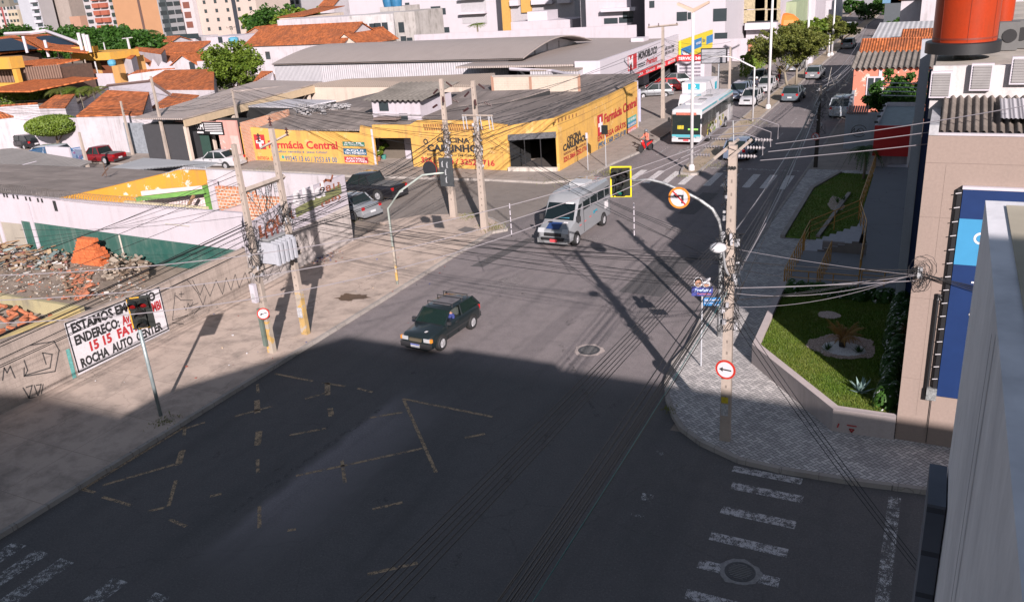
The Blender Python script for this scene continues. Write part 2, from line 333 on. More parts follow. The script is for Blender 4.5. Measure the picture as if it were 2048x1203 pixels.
green_m=M_wall('dark_green_paint',(.018,.075,.062),grime=(.3,.3,.27),amt=.35); wood=M_plain('bark',(.12,.085,.06),.9,scale=9); bark_pale=M_plain('pale_bark',(.20,.17,.13),.9,scale=9)
rust=M_plain('timber',(.25,.15,.08),.8); skin=M_plain('skin',(.35,.19,.13),.6,obj=True)
leaf_d=M_leaf('leaves_dark',(.012,.045,.006),(.04,.10,.014)); leaf_o=M_leaf('leaves_olive',(.055,.075,.012),(.13,.14,.03)); leaf_b=M_leaf('leaves_bright',(.045,.09,.008),(.12,.17,.02)); leaf_dry=M_leaf('leaves_dry',(.20,.11,.03),(.32,.18,.05))
# ---------------------------------------------------------------- writing
def text(body,p0,p1,h,m,parent,name='lettering',bold=.02,off=.006,nrm=None,slant=0,local=False):
    """lettering between two base points, letter height h, standing upright"""
    cu=bpy.data.curves.new('t','FONT'); cu.body=body; cu.size=1; cu.offset=bold; cu.shear=slant; cu.resolution_u=2
    o=bpy.data.objects.new('t',cu); col.objects.link(o); dg=bpy.context.evaluated_depsgraph_get(); me=o.evaluated_get(dg).to_mesh()
    vs=[v.co.copy() for v in me.vertices]; fs=[tuple(p.vertices) for p in me.polygons]
    o.evaluated_get(dg).to_mesh_clear(); bpy.data.objects.remove(o); bpy.data.curves.remove(cu)
    if not vs: return
    x0=min(v.x for v in vs); x1=max(v.x for v in vs); y0=min(v.y for v in vs); y1=max(v.y for v in vs)
    p0=Vector(p0); p1=Vector(p1); d=p1-p0; up=Vector((0,0,1)); n=Vector((d.y,-d.x,0)).normalized() if nrm is None else Vector(nrm)
    capy=.72 if y1>.5 else y1
    mb=MB(); mb.add([p0+d*((v.x-x0)/(x1-x0))+up*(h*v.y/.7)+n*off for v in vs],fs)
    return mb.build(name,m,parent,local=local)
def stroke(pts,r,m,parent,name='graffiti'):
    mb=MB()
    for s in pts: mb.tube(s,r,4)
    return mb.build(name,m,parent)
def ribbon(segs,w,m,parent,nrm,name='graffiti'):
    """flat painted line on a surface"""
    mb=MB(); nrm=Vector(nrm)
    for s in segs:
        s=[Vector(q) for q in s]
        for a,b in zip(s[:-1],s[1:]):
            d=(b-a)
            if d.length<1e-6: continue
            d.normalize(); t=d.cross(nrm)*w/2; o=nrm*.006
            mb.quad(a-t-d*w*.3+o,b-t+d*w*.3+o,b+t+d*w*.3+o,a+t-d*w*.3+o)
    return mb.build(name,m,parent)
# ================================================================ SETTING
def struct(name,mb,m): return tag(mb.build(name,m),kind='structure')
struct('ground',MB().bx(-900,700,-300,1500,-2,-.012),M_concrete('far_ground',(.24,.20,.17),40,.6,False))
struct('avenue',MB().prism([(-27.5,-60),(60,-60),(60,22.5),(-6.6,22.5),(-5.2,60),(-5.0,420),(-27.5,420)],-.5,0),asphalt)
struct('back_street',MB().prism([(-140,42.2),(-22.5,40.5),(-20.6,53),(-140,51.6)],-.3,.004),street_m)
def P2(*px,z=0.0): return [W(x,y,z) for x,y in px]
KH=.13
def walk(name,poly,m,h=KH):
    n=len(poly); o=struct(name,MB().prism(poly,-.2,h),m); return o
def kerb(name,pts,w=.16,h=KH,th=.022,m=None):
    mb=MB()
    for a,b in zip(pts[:-1],pts[1:]):
        a=Vector((a[0],a[1],0)); b=Vector((b[0],b[1],0)); d=(b-a); Ln=d.length; d.normalize(); t=Vector((-d.y,d.x,0))*w; a=a-t*(.03/w); b=b-t*(.03/w)
        k=max(1,int(Ln/1.0))
        for i in range(k):
            p=a+d*(Ln*i/k+.012); q=a+d*(Ln*(i+1)/k-.012)
            hh=h+th+random.uniform(-.006,.006)
            mb.prism([p,q,q+t,p+t],-.15,hh)
    return tag(mb.build(name,m or kerb_m),kind='structure')
# left pavement (in front of the rendered wall) up to the corner island
lw=[(-22.15,-40),(-22.15,40.2)]+[W(1015,462)[:2],W(1008,453)[:2],W(985,440)[:2],W(929,431)[:2],W(840,434)[:2],W(760,448)[:2],(-29.3,40.2),(-29.3,-40)]
walk('pavement',[(x,y) for x,y in lw],conc_walk)
kerb('kerb',[(x,y) for x,y in lw[:6]],h=KH)
# pavement of the yellow corner block and the shops north of it
nb=[W(*q)[:2] for q in [(490,342),(622,348),(693,354),(797,357),(980,362),(1089,368),(1170,361),(1221,331),(1280,306)]]
far=nb[-1]
yp=[(-140,nb[0][1]+.3)]+[(a,b) for a,b in nb]+[(far[0]-.25,95),(far[0]-.5,400),(-26.5,400),(-24.9,74),(-25,55.8),(-28,55.5),(-140,55.4)]
walk('pavement',yp,conc_walk2); kerb('kerb',yp[1:12],h=KH)
walk('forecourt',[(-29.9,73),(-24.6,73),(-25.6,140),(-29.9,140)],M_concrete('forecourt_concrete',(.27,.235,.215),3,.5),.145)
# right pavement
cor=[W(*q)[:2] for q in [(1870,990),(1700,968),(1560,945),(1475,925),(1400,890),(1362,862),(1345,835),(1332,800),(1330,770),(1345,730),(1376,695),(1400,645),(1437,598),(1470,545),(1505,497),(1608,341)]]
cor=[(60,cor[0][1]+.3)]+[tuple(c) for c in cor]
cor[-1]=(-7.75,58.6)
rp=cor+[(0.5,58.6),(0.5,24),(60,24)]
walk('pavement',rp,herring)
kerb('kerb',[c for c in cor][::-1])
rp2=[(-7.75,58.63),(-7.75,95),(-7.4,400),(6,400),(6,24.5),(.52,24.5),(.52,58.63)]
walk('pavement',rp2,conc_walk2); kerb('kerb',[(-7.4,400),(-7.75,95),(-7.75,58.7)])
# median
med=[W(1361,349)[:2],W(1380,351)[:2],W(1396,350)[:2],W(1408,338)[:2],(-14.5,61.6),(-14.6,83),(-14.4,400),(-15.8,400),(-16.3,83),(-16.0,57.5)]
walk('median',[tuple(p) for p in med],M_concrete('median_surface',(.36,.29,.22),1.4,.7))
kerb('kerb',[tuple(p) for p in med[:7]]); kerb('kerb',[tuple(p) for p in med[6:]]+[tuple(med[0])])
# ---------- road markings (4-8 mm sheets)
def mark(name,polys,m,z=.005):
    mb=MB()
    for p in polys: mb.add([(q[0],q[1],z) for q in p],[tuple(range(len(p)))] if sum(p[i][0]*p[(i+1)%len(p)][1]-p[(i+1)%len(p)][0]*p[i][1] for i in range(len(p)))>0 else [tuple(range(len(p)-1,-1,-1))])
    return tag(mb.build(name,m),kind='structure')
def rect(x0,x1,y0,y1): return [(x0,y0),(x1,y0),(x1,y1),(x0,y1)]
def seg(a,b,w):
    a=Vector((a[0],a[1])); b=Vector((b[0],b[1])); d=(b-a).normalized(); t=Vector((-d.y,d.x))*w/2
    return [a-t,b-t,b+t,a+t]
mark('crosswalk_north',[rect(x-.24,x+.24,53.3,57.0) for x in (-18.6,-17.3,-16.1,-14.9,-13.2,-12.1,-10.7,-9.6,-8.5)],white_line3)
mark('stop_line_north',[rect(-14.2,-8.0,58.2,58.6)],white_line2)
mark('crosswalk_east',[rect(-4.15,-2.25,y-.17,y+.17) for y in (20.15,18.95,17.75,16.6,15.45,14.2)],white_line)
mark('crosswalk_east_kerbside',[rect(-4.3,-2.4,20.85,21.15)],white_line)
mark('stop_line_east',[rect(-.2,.1,10,21.1)],white_line2)
mark('crosswalk_south',[rect(x-.26,x+.26,8.8,10.7) for x in (-21.4,-20.45,-19.45,-17.4,-15.9,-14)],white_line2)
mark('worn_arrow',[[W(*q) for q in ((1285,985),(1310,990),(1300,1002),(1280,998))],[W(*q) for q in ((1262,1026),(1290,1031),(1288,1035),(1262,1030))],[W(*q) for q in ((1310,900),(1330,905),(1325,912))]],white_line2)
Y=lambda a,b,w=.11: seg(W(*a),W(*b),w)
mark('box_junction_markings',[Y((165,978),(370,853)),Y((550,747),(625,762)),Y((645,765),(690,772)),Y((715,776),(745,784)),Y((805,797),(985,833)),Y((808,800),(872,944)),
  Y((205,993),(262,1010)),Y((340,1038),(372,1052)),Y((165,978),(190,984)),Y((370,853),(368,872)),Y((205,970),(350,928)),Y((365,900),(356,930),.2),Y((352,960),(337,1012)),Y((295,1022),(330,1014)),
  Y((372,856),(410,844)),Y((470,832),(545,812)),Y((515,768),(516,785)),Y((514,800),(515,826),.2),Y((518,862),(515,890),.22),Y((515,918),(516,945)),Y((519,1010),(519,1055)),
  Y((655,765),(655,790),.2),Y((610,797),(655,785)),Y((660,816),(663,832),.2),Y((578,870),(652,856)),Y((592,951),(690,930)),Y((690,930),(845,896)),Y((684,920),(690,965)),Y((740,835),(805,824)),
  Y((930,875),(970,867)),Y((745,1018),(805,1004)),Y((420,992),(443,987)),Y((575,1060),(592,1058)),Y((735,1148),(835,1125))],yellow_line,.006)
mark('lane_lines_north',[rect(-11.6,-11.48,y,y+3) for y in range(62,190,7)]+[rect(-19.3,-19.18,y,y+3) for y in range(62,190,7)],white_line2)
mark('lane_edge_lines',[rect(-14.05,-13.95,60,180)],white_line2)
mark('lane_arrow',[[(-17.4,72),(-17.1,72),(-17.1,74),(-16.6,74),(-17.25,75.6),(-17.9,74),(-17.4,74)]],white_line2)
mark('worn_bus_stop_lettering',[seg(W(1352,308),W(1400,283),.22),seg(W(1360,300),W(1430,298),.2)],white_line2)
# patches of newer asphalt
patch_m=M_plain('asphalt_patch',(.075,.072,.074),.9,var=.25,scale=8)
mark('pavement_repair_patch',[[W(*q,z=KH+.006) for q in ((915,460),(930,453),(954,457),(935,466))]],M_plain('cement_patch',(.13,.115,.11),.9,var=.2),KH+.008)
def blob(c,rx,ry,rot,n=40,seed=1,rough=.35):
    rr=random.Random(seed); ph=[rr.uniform(0,6.28) for _ in range(6)]
    out=[]
    for i in range(n):
        a=2*math.pi*i/n; k=1+rough*(.4*math.sin(3*a+ph[0])+.35*math.sin(5*a+ph[1])+.3*math.sin(9*a+ph[2])+.25*math.sin(14*a+ph[3]))
        x,y=rx*k*math.cos(a),ry*k*math.sin(a); out.append((c[0]+x*math.cos(rot)-y*math.sin(rot),c[1]+x*math.sin(rot)+y*math.cos(rot)))
    return out
oil_m=M_paint('oil_stain',(.072,.067,.069),.75); worn_m=M_paint('worn_pale_patch',(.25,.225,.225),.6)
mark('asphalt_patch',[[(-12.2,33.5),(-10.2,33.4),(-10.1,38.6),(-12.0,38.8)],[(-13.2,46.5),(-12.2,46.5),(-12.0,51.5),(-13.0,51.6)],[(-20.6,34.8),(-19.9,34.9),(-19.2,39.8),(-19.8,39.9)]],M_paint('patch_asphalt',(.088,.082,.085),.32),.0035)
rs_=random.Random(21)
mark('oil_drips',[blob((rs_.choice((-19.6,-12.6,-10.2,-17,-8.9))+rs_.gauss(0,.35),rs_.uniform(12,75)),rs_.uniform(.06,.2),rs_.uniform(.12,.5),rs_.uniform(-.2,.2),18,i+50) for i in range(60)],oil_m,.0045)
mark('skid_marks',[seg((-16.8,14),(-16.2,20.8),.2),seg((-9,22.5),(-12.5,27.5),.16),seg((-18.2,33.2),(-18.05,34.0),.07),seg((-16.4,35.1),(-16.1,35.9),.07)],oil_m,.005)
mark('worn_patches',[blob((rs_.uniform(-21,-9),rs_.uniform(32,50)),rs_.uniform(.4,1.4),rs_.uniform(.3,1.1),rs_.uniform(0,3),24,i+90) for i in range(3)],worn_m,.004)
stain_m=M_plain('damp_stain',(.11,.065,.035),.5,var=.4,scale=14)
mark('damp_stain',[blob(W(704,594,KH),.75,.42,.3,seed=3)],stain_m,KH+.006)
mark('damp_stain',[blob(W(740,460+2,KH),.3,.15,.1,seed=4)],stain_m,KH+.006)
# manholes
def manhole(c,r,label,ring):
    e=empty('manhole_cover',(c.x,c.y,0),label,'manhole cover','manhole covers in the roadway')
    mb=MB(); mb.add([(q[0],q[1],.007) for q in blob(c,r*1.36,r*1.3,0,seed=8,rough=.1)],[tuple(range(40))]); mb.build('cement_collar',M_plain('collar_cement'+ring,(.38,.32,.30) if ring=='a' else (.25,.24,.24),.9,var=.3,scale=12),e)
    MB().lathe((c.x,c.y,.0),[(r,0),(r,.016),(r*.9,.02),(r*.88,.012),(r*.8,.012)],32).build('cast_ring',M_plain('cast_iron',(.10,.10,.105),.6,.5,var=.3,scale=20),e)
    mb=MB()
    for i in range(-4,5):
        hw=math.sqrt(max(.01,(.75*r)**2-(i*r*.17)**2)); mb.bx(c.x-hw,c.x+hw,c.y+i*r*.17-.02,c.y+i*r*.17+.02,.01,.022)
    mb.build('lid_ribs',M_plain('worn_iron',(.17,.165,.165),.6,.4,var=.35,scale=30),e)
manhole(W(1178,700),.42,'round iron manhole cover with pale cement collar in the middle of the sunny junction edge','a')
manhole(W(1480,1143),.36,'round iron manhole cover interrupting a zebra stripe in the shaded foreground','b')
# litter & weeds
def litter(px,n,spread,group,zz=KH,cols=((.5,.5,.52),(.45,.35,.25),(.08,.1,.25),(.25,.08,.06),(.05,.05,.05))):
    ms=[M_plain('litter%d'%i,c,.7) for i,c in enumerate(cols)]
    mb=MB(); rr=random.Random(n+int(px[0]))
    c=W(*px,zz)
    for i in range(n):
        mb.mat(rr.randrange(len(ms))); s=rr.uniform(.02,.075)
        mb.box((c.x+rr.gauss(0,spread),c.y+rr.gauss(0,spread),zz+s*.3),(s,s*rr.uniform(.5,1.2),s*rr.uniform(.2,.7)),rr.uniform(0,3))
    o=mb.build('litter',ms); tag(o,kind='stuff'); o['label']=group; o['category']='litter'
litter((640,515),150,.55,'heap of scattered litter against the rendered wall foot beyond the transformer poles')
litter((800,545),20,2.2,'small scraps of litter on the sunny pavement')
litter((450,720),25,2.5,'scraps and weeds along the left kerb',.14,((.30,.26,.2),(.12,.14,.05),(.45,.04,.03),(.4,.4,.38)))
mbl=MB(); rr=random.Random(5)
for px,n,s in (((985,455),420,.45),((940,432),250,.4),((690,440),160,.5),((330,842),90,.25),((1215,345),260,.6),((1430,330),120,.5),((1480,288),200,.8),((1340,820),60,.15),((530,338),120,.8),((1365,352),60,.2),((1500,245),150,.8),((1120,362),120,.8)):
    c=W(*px,KH)
    for i in range(n):
        p=Vector((c.x+rr.gauss(0,s),c.y+rr.gauss(0,s),KH)); a=rr.uniform(0,6.28); h=rr.uniform(.03,.12); w=.02
        mbl.add([p+Vector((math.cos(a)*w,math.sin(a)*w,0)),p-Vector((math.cos(a)*w,math.sin(a)*w,0)),p+Vector((rr.uniform(-.06,.06),rr.uniform(-.06,.06),h))],[(0,1,2)])
o=mbl.build('dry_weeds',M_leaf('weeds',(.16,.12,.05),(.12,.15,.04))); tag(o,kind='stuff'); o['label']='dry weeds growing along kerbs and pole feet'; o['category']='weeds'
# ================================================================ VIEWER'S OWN BUILDING (stands behind and beside the camera; its shadow covers the foreground)
vb=empty('office_building',(4,-8,0),'tall pale rendered building edge with streaked side wall at the right border, seen close up','building')
vbm=M_wall('streaked_grey_paint',(.66,.66,.70),grime=(.22,.23,.27),amt=1.0,streak=1.0)
mb=MB().prism([(.14,-.9),(4.5,-.9),(4.5,2.72),(.14,2.72)],0,12.9); mb.build('side_wing',vbm,vb)
MB().prism([(.19,-.7),(4.3,-.7),(4.3,2.66),(.19,2.66)],12.9,12.905).build('coping_top',M_plain('weathered_coping',(.42,.38,.30),.9,var=.45,scale=1.6),vb)
mb=MB().prism([(-2.3,-1.3),(26,-1.3),(26,-30),(-6,-30),(-5.8,-7.7)],0,14.95); mb.build('main_block',beige,vb)
vm=M_plain('trowel_mark',(.30,.31,.35),.9,var=.3,scale=9); rv=random.Random(3)
for k in range(26):
    y_=rv.uniform(.4,2.6); z_=rv.uniform(6.5,12.5); l_=rv.uniform(.15,.5)*(13.6-z_)/3; ribbon([[(.139,y_,z_),(.139,y_+.02,z_-l_*.4),(.139,y_+.05,z_-l_)]],.006*(13.6-z_)/3,vm,vb,(-1,0,0),'trowel_mark')
for y_ in (.9,1.75): ribbon([[(.139,y_,12.88),(.139,y_,3)]],.012,M_plain('joint_grey',(.16,.17,.2),.9),vb,(-1,0,0),'render_joint')
p=WY(1868,962,2.9); mb=MB().bx(.085,.136,2.45,2.69,2,12.02); mb.build('corner_cladding',M_brick('dark_cladding',(.10,.115,.15),(.05,.055,.07),.5,.16,.01),vb)
tb=MB().prism([(1,-31),(26,-31),(26,-45),(1,-45)],0,27); tag(tb.build('shade_tower',beige),'unseen beige tower added behind the viewpoint building for its shade','building')  # unseen block, added only to throw shade on the left pavement
# ================================================================ PLANTS
def leafmb(blobs,n,size,rr,flat=.0,shell=.5):
    mb=MB(); tot=sum(b[3]**2 for b in blobs)
    for (bx,by,bz,br,*q) in blobs:
        sq=q[0] if q else .8
        # each blob is broken in clumps
        ncl=max(3,int(10*br)); cl=[]
        for _ in range(ncl):
            d=Vector((rr.gauss(0,1),rr.gauss(0,1),rr.gauss(0,1))).normalized(); rad=br*rr.uniform(.45,.95); cl.append((Vector((bx,by,bz))+Vector((d.x*rad,d.y*rad,d.z*rad*sq)),br*rr.uniform(.22,.42)))
        k=int(n*br**2/tot)
        for i in range(k):
            c,r=cl[rr.randrange(ncl)]
            d=Vector((rr.gauss(0,1),rr.gauss(0,1),rr.gauss(0,1))).normalized()*r*(rr.random()**.4); d.z*=.7
            p=c+d; a=Vector((rr.gauss(0,1),rr.gauss(0,1),rr.gauss(0,.6))).normalized(); b=a.cross(Vector((rr.gauss(0,1),rr.gauss(0,1),rr.gauss(0,1)))).normalized()
            s=size*rr.uniform(.6,1.4); mb.add([p-a*s*.5,p+b*s*.32,p+a*s*.5,p-b*s*.32],[(0,1,2,3)])
    return mb
def trunkmb(base,h,r,blobs,rr,lean=(0,0)):
    mb=MB(); base=Vector(base); top=base+Vector((lean[0],lean[1],h))
    mid=base.lerp(top,.5)+Vector((rr.uniform(-.1,.1),rr.uniform(-.1,.1),0))
    mb.tube([base,mid,top],[r,r*.8,r*.62],8)
    for b in blobs[:9]:
        e=Vector(b[:3]); m=top.lerp(e,.5)+Vector((rr.uniform(-.2,.2),rr.uniform(-.2,.2),-.1)); mb.tube([top-Vector((0,0,h*.12)),m,e],[r*.45,r*.28,r*.08],5)
    return mb
def tree(base,H,Rr,label,n=6000,size=.16,leaf=None,bark=None,group=None,name='street_tree',trunkf=.45,sq=.75,nb=8,seed=1,lean=(0,0),r=.14,cat='tree'):
    rr=random.Random(seed); base=Vector(base); e=empty(name,base,label,cat,group)
    th=H*trunkf; cz=base.z+th+(H-th)*.5; vr=(H-th)*.5
    blobs=[(base.x+lean[0],base.y+lean[1],cz,Rr*.5,sq)]
    for i in range(nb):
        a=6.28*i/nb+rr.uniform(-.4,.4); d=Rr*rr.uniform(.35,.68); zz=cz+vr*rr.uniform(-.45,.55)
        blobs.append((base.x+lean[0]+math.cos(a)*d,base.y+lean[1]+math.sin(a)*d,zz,min(Rr,vr*1.3)*rr.uniform(.34,.52),sq))
    leafmb(blobs,n,size,rr).build('crown',leaf or leaf_d,e)
    trunkmb(base,th,r,blobs,rr,lean).build('trunk',bark or wood,e,smooth=True)
    return e
def frond(mb,p,az,Ln,rise,droop,wd,n=9,vee=.5,fill=7):
    d=Vector((math.cos(az),math.sin(az),0)); s=Vector((-d.y,d.x,0)); pts=[]
    for i in range(n+1):
        u=i/n; pts.append(p+d*Ln*u*(1-.12*u)+Vector((0,0,rise*u-droop*u*u)))
    for i in range(n):
        a,b=pts[i],pts[i+1]; u=(i+.5)/n; w=wd*math.sin(math.pi*min(1,u*.9+.1))
        mb.add([a-s*.015,b-s*.012,b+s*.012,a+s*.015],[(0,1,2,3)])
        for sg in (-1,1):
            for k in range(3):
                q=a.lerp(b,k/3); t=q+s*sg*w+d*w*.55-Vector((0,0,w*vee)); mb.add([q,q+(b-a)/5,t],[(0,1,2)])
def palm(base,h,label,nf=16,Ln=1.6,leaf=None,cat='palm',r=.09,wd=.35,group=None,rise=.6,droop=1.2,name='palm_tree',seed=2,lean=(0,0)):
    rr=random.Random(seed); base=Vector(base); e=empty(name,base,label,cat,group)
    top=base+Vector((lean[0],lean[1],h)); MB().tube([base,base.lerp(top,.5)+Vector((.03,.02,0)),top],[r*1.3,r,r*.85],8).build('trunk',bark_pale,e,smooth=True)
    mb=MB()
    for i in range(nf): frond(mb,top,6.283*i/nf+rr.uniform(-.2,.2),Ln*rr.uniform(.8,1.1),rise*rr.uniform(.3,1.6),droop*rr.uniform(.7,1.2),wd)
    mb.build('fronds',leaf or leaf_d,e); return e
def hedge(p0,p1,h,th,label,leaf,n=5000,size=.12,name='hedge',cat='hedge',seed=3,base=0):
    rr=random.Random(seed); a=Vector((p0[0],p0[1],base)); b=Vector((p1[0],p1[1],base)); d=b-a; s=Vector((-d.y,d.x,0)).normalized(); mb=MB()
    for i in range(n):
        u=rr.random(); w=rr.uniform(-.5,.5); z=rr.random()
        if rr.random()<.5: w=.5*(1 if w>0 else -1)
        else: z=1
        bumpy=.12*math.sin(u*d.length*2.3)+.08*math.sin(u*d.length*5.1+1)
        p=a+d*u+s*w*th*(1+bumpy)+Vector((0,0,z*h*(1+bumpy*.6)+rr.uniform(-.05,.08)))
        q=Vector((rr.gauss(0,1),rr.gauss(0,1),rr.gauss(0,1))).normalized(); t=q.orthogonal().normalized(); k=size*rr.uniform(.6,1.4)
        mb.add([p-q*k*.5,p+t*k*.35,p+q*k*.5,p-t*k*.35],[(0,1,2,3)])
    mb.mat(0); o=mb.build(name,leaf)
    return tag(o,label,cat)
# casters just outside the frame (their shade falls on the left pavement)
tree((-21,1.5,0),8.6,3.0,'leafy street tree standing south of the junction',5000,.2,leaf_d,seed=11)
tree((-14.5,-6,0),11.5,4.0,'broad tree beside the avenue behind the viewpoint',5000,.25,leaf_d,seed=12)
tree((-20,-8,0),11,4.2,'tall dense tree farther back beside the avenue',5000,.25,leaf_d,seed=13)
tree((-25.5,-3,0),8,3.0,'second leafy tree on the left pavement outside the frame',4000,.22,leaf_d,seed=14)
tree((-26,-10,0),13,4.4,'tallest tree on the left pavement outside the frame',5000,.25,leaf_d,seed=15)
# big garden tree among the tiled roofs
tree(W(478,215,0),8.2,4.6,'large round bright green tree rising between tiled roofs and grey metal roof',16000,.30,leaf_b,seed=21,nb=14,trunkf=.18,r=.3)
# clipped flat topped tree & garden palms on the far left
e=empty('clipped_tree',W(118,300,0),'clipped flat topped street tree standing before the white wall','tree')
c=W(118,300,0); rr=random.Random(4); top=Vector((c.x+.3,c.y,0))
zt=HZ((118,300),(108,233)); zb=HZ((118,300),(108,272)); mbx=MB()
for i in range(11000):
    a=rr.uniform(0,6.283); rd=2.6*math.sqrt(rr.random()); th_=math.sqrt(max(.03,1-(rd/2.65)**2)); zm=(zt+zb)/2+.1; z=zm+(zt-zb)*.5*th_*(rr.uniform(-1,1) if rr.random()<.4 else (rr.uniform(.85,1.08) if rr.random()<.6 else rr.uniform(-1.05,-.8)))
    p=Vector((c.x+rd*math.cos(a)*1.15,c.y+rd*math.sin(a)*.9,z)); q=Vector((rr.gauss(0,1),rr.gauss(0,1),rr.gauss(0,1))).normalized(); t=q.orthogonal().normalized(); k=.2*rr.uniform(.6,1.3)
    mbx.add([p-q*k*.5,p+t*k*.35,p+q*k*.5,p-t*k*.35],[(0,1,2,3)])
mbx.build('crown',leaf_b,e); MB().tube([c,c+Vector((.1,0,zb*.6)),c+Vector((.2,0,zb+.6))],[.13,.11,.08],7).tube([c+Vector((.1,0,zb*.5)),c+Vector((1.1,.2,zb+.3))],[.08,.05],6).build('trunk',wood,e)
for i,(px,l) in enumerate((((75,262),'feathery garden palm behind the clipped tree, leftmost of three'),((112,262),'garden palm behind the clipped tree, middle of three'),((140,262),'garden palm behind the clipped tree, rightmost of three'))):
    g=W(px[0],px[1],1.0); palm((g.x,g.y+4,0),5.0,l,20,2.4,leaf_o if i!=1 else leaf_b,wd=.5,group='garden palms behind the clipped tree',seed=30+i)
# tree row in front of the towers
rowp=[(75,85,6.5),(105,92,7),(140,95,8),(180,95,9),(215,95,9),(255,95,8.5),(285,108,6),(30,80,5.5)]
tl=['tree mass beside the white tower foot, second from the left of the row','broad dark tree just right of the solar roof ridge','dense dark green tree behind the solar roof','tall dense tree in the middle of the row before the towers','highest tree of the row, before the brick balconied tower','wide dark tree before the orange tower','lower tree at the right end of the row by the red roofs','small tree at the left end of the row below the cream block']
for i,((x,y,h),l) in enumerate(zip(rowp,tl)):
    g=W(x+5,y+22,0); d=(g.x**2+g.y**2)**.5; z=HZ((x+5,y+22),(x,y-18-h*1.5))
    tree(g,z,12 if i>0 else 8,l,8000,.95,leaf_d,seed=40+i,nb=11,trunkf=.1,r=.5,group='dark trees in front of the towers')
for i,(x,y,tp,rd,l) in enumerate([(548,62,8,12,'leafy tree cluster between the cream block and the white houses, left one'),(600,60,12,10,'leafy tree cluster behind the weathered white house, right one'),(520,60,15,7,'bushy tree at the right foot of the cream apartment block'),(303,150,112,0,''),(640,42,8,8,'tree top above the red roof near the grey tower')]):
    if rd: tree(W(x,y+20,0),HZ((x,y+20),(x,tp)),rd,l,4500,.9,leaf_b if i else leaf_d,seed=60+i,nb=9,trunkf=.1,r=.4)
g=W(303,92,0); palm((g.x,g.y,0),HZ((303,92),(308,62)),'coconut palm with drooping fronds in front of the orange tower',18,6,leaf_d,r=.3,wd=1.2,rise=2,droop=4,seed=70)
g=W(430,125,0); tree(g,5.2,2.2,'small papaya-like tree in front of the white block below the cream tower',900,.5,leaf_d,seed=71,nb=5,trunkf=.4,r=.12)
# avenue trees in the median
for i,(bx,by,ty,rd,l,lf) in enumerate([(1577,180,52,4.6,'nearest olive green street tree on the median, wide loose crown',leaf_o),(1592,172,42,4.2,'second olive street tree on the median behind the nearest',leaf_o),(1655,110,38,3.4,'median street tree beyond the second lamp post',leaf_o),(1683,97,36,2.8,'small bright street tree by the blue direction sign',leaf_b),(1660,75,28,3.4,'distant olive tree in the median before the shops',leaf_o)]):
    g=W(bx,by,KH); h=HZ((bx,by),(bx-8,ty)); tree(g,h,rd,l,[15000,12000,8000,6000,5000][i],.21,lf,bark_pale,'street trees on the avenue median',seed=80+i,nb=11,trunkf=.3,r=.16,lean=(-.5 if i==0 else 0,0))
g=W(1545,160,KH); tree(g,HZ((1545,160),(1520,72)),4.2,'sparse left hand crown leaning over the carriageway by the white lamp post',9000,.2,leaf_o,bark_pale,seed=90,nb=9,trunkf=.4,lean=(-.6,0),r=.12)
for i,(bx,by,ty,rd,l,lf) in enumerate([(1613,120,28,3,'round leafy tree behind the orange awning on the avenue',leaf_b),(1736,40,5,5,'large dark tree at the far end of the avenue on the right',leaf_d),(1800,75,38,4,'dark shrub tree beside the white roof at right',leaf_d),(1770,30,-5,5,'distant tree crown above the avenue end',leaf_d),(1700,30,0,4,'distant tree on the left side of the avenue end',leaf_d),(2030,40,0,6,'green tree mass at the upper right corner behind the roof',leaf_d)]):
    g=W(bx,by,0); tree(g,HZ((bx,by),(bx,ty)),rd,l,3000,.45,lf,seed=100+i,nb=8,trunkf=.25,r=.25)
# tree by the pink house & roof box
g=W(1762,318,0); tree((g.x+.4,g.y+6.0,0),5.6,2.6,'dense dark green tree between the pink house and the red sign box',13000,.22,leaf_d,seed=120,nb=13,trunkf=.15,r=.14)
# hedges
a=W(0,212,0); b=W(232,172,0); hedge(a,b,1.9,1.6,'long clipped green hedge below the terracotta awnings at far left',leaf_b,9000,.4)
a=W(1485,158,0); b=W(1535,140,0); hedge((a.x,a.y),(a.x,a.y+14),2.4,.6,'ivy covered green wall beside the white building on the avenue',leaf_b,3500,.25,seed=9)
# ================================================================ RAISED GARDEN, STEPS, RAMP
gd=empty('planter_wall',(-3,29,0),'beige rendered low wall bounding the raised corner garden','garden wall')
pts=[(-5.3,34.4),(-5.15,27.75),(-1.98,23.85),(-.26,23.9)]
inn=[(-5.06,34.4),(-4.92,27.88),(-1.87,24.1),(-.26,24.12)]
for i in range(3): MB().prism([pts[i],pts[i+1],inn[i+1],inn[i]],-.1,.86).build('wall_run',planter_m,gd)
for i in range(3):
    a,b,c,d=[Vector((*q,0)) for q in (pts[i],pts[i+1],inn[i+1],inn[i])]; MB().prism([a,b,c,d],.862,.885).build('coping',M_plain('coping_pale',(.40,.345,.34),.85,var=.1),gd)
ribbon([[(-1.82,23.84,.3),(-1.79,23.84,.42)],[(-1.55,23.845,.42),(-1.3,23.845,.42)],[(-1.48,23.845,.3),(-1.42,23.845,.2),(-1.36,23.845,.3),(-1.48,23.845,.3)]],.04,txt_red,gd,(0,-1,0),'red_scribble')
m_,t_,b_=nt('lawn'); p_=pos(t_); n_=noise(t_,p_,1.3,6,.7); n2_=noise(t_,p_,30,4,.7)
cc_=mix(t_,n2_,(.04,.10,.006),(.13,.22,.02)); cc_=mix(t_,ramp(t_,n_,.46,.68,0,.65),cc_,(.23,.19,.07)); L(t_,cc_,b_.inputs['Base Color']); b_.inputs['Roughness'].default_value=.9; bump(t_,b_,n2_,1,.03); lawn_m=m_
lawn=[(-5.04,34.3),(-4.9,27.9),(-1.87,24.12),(-.3,24.14),(-.3,34.3)]
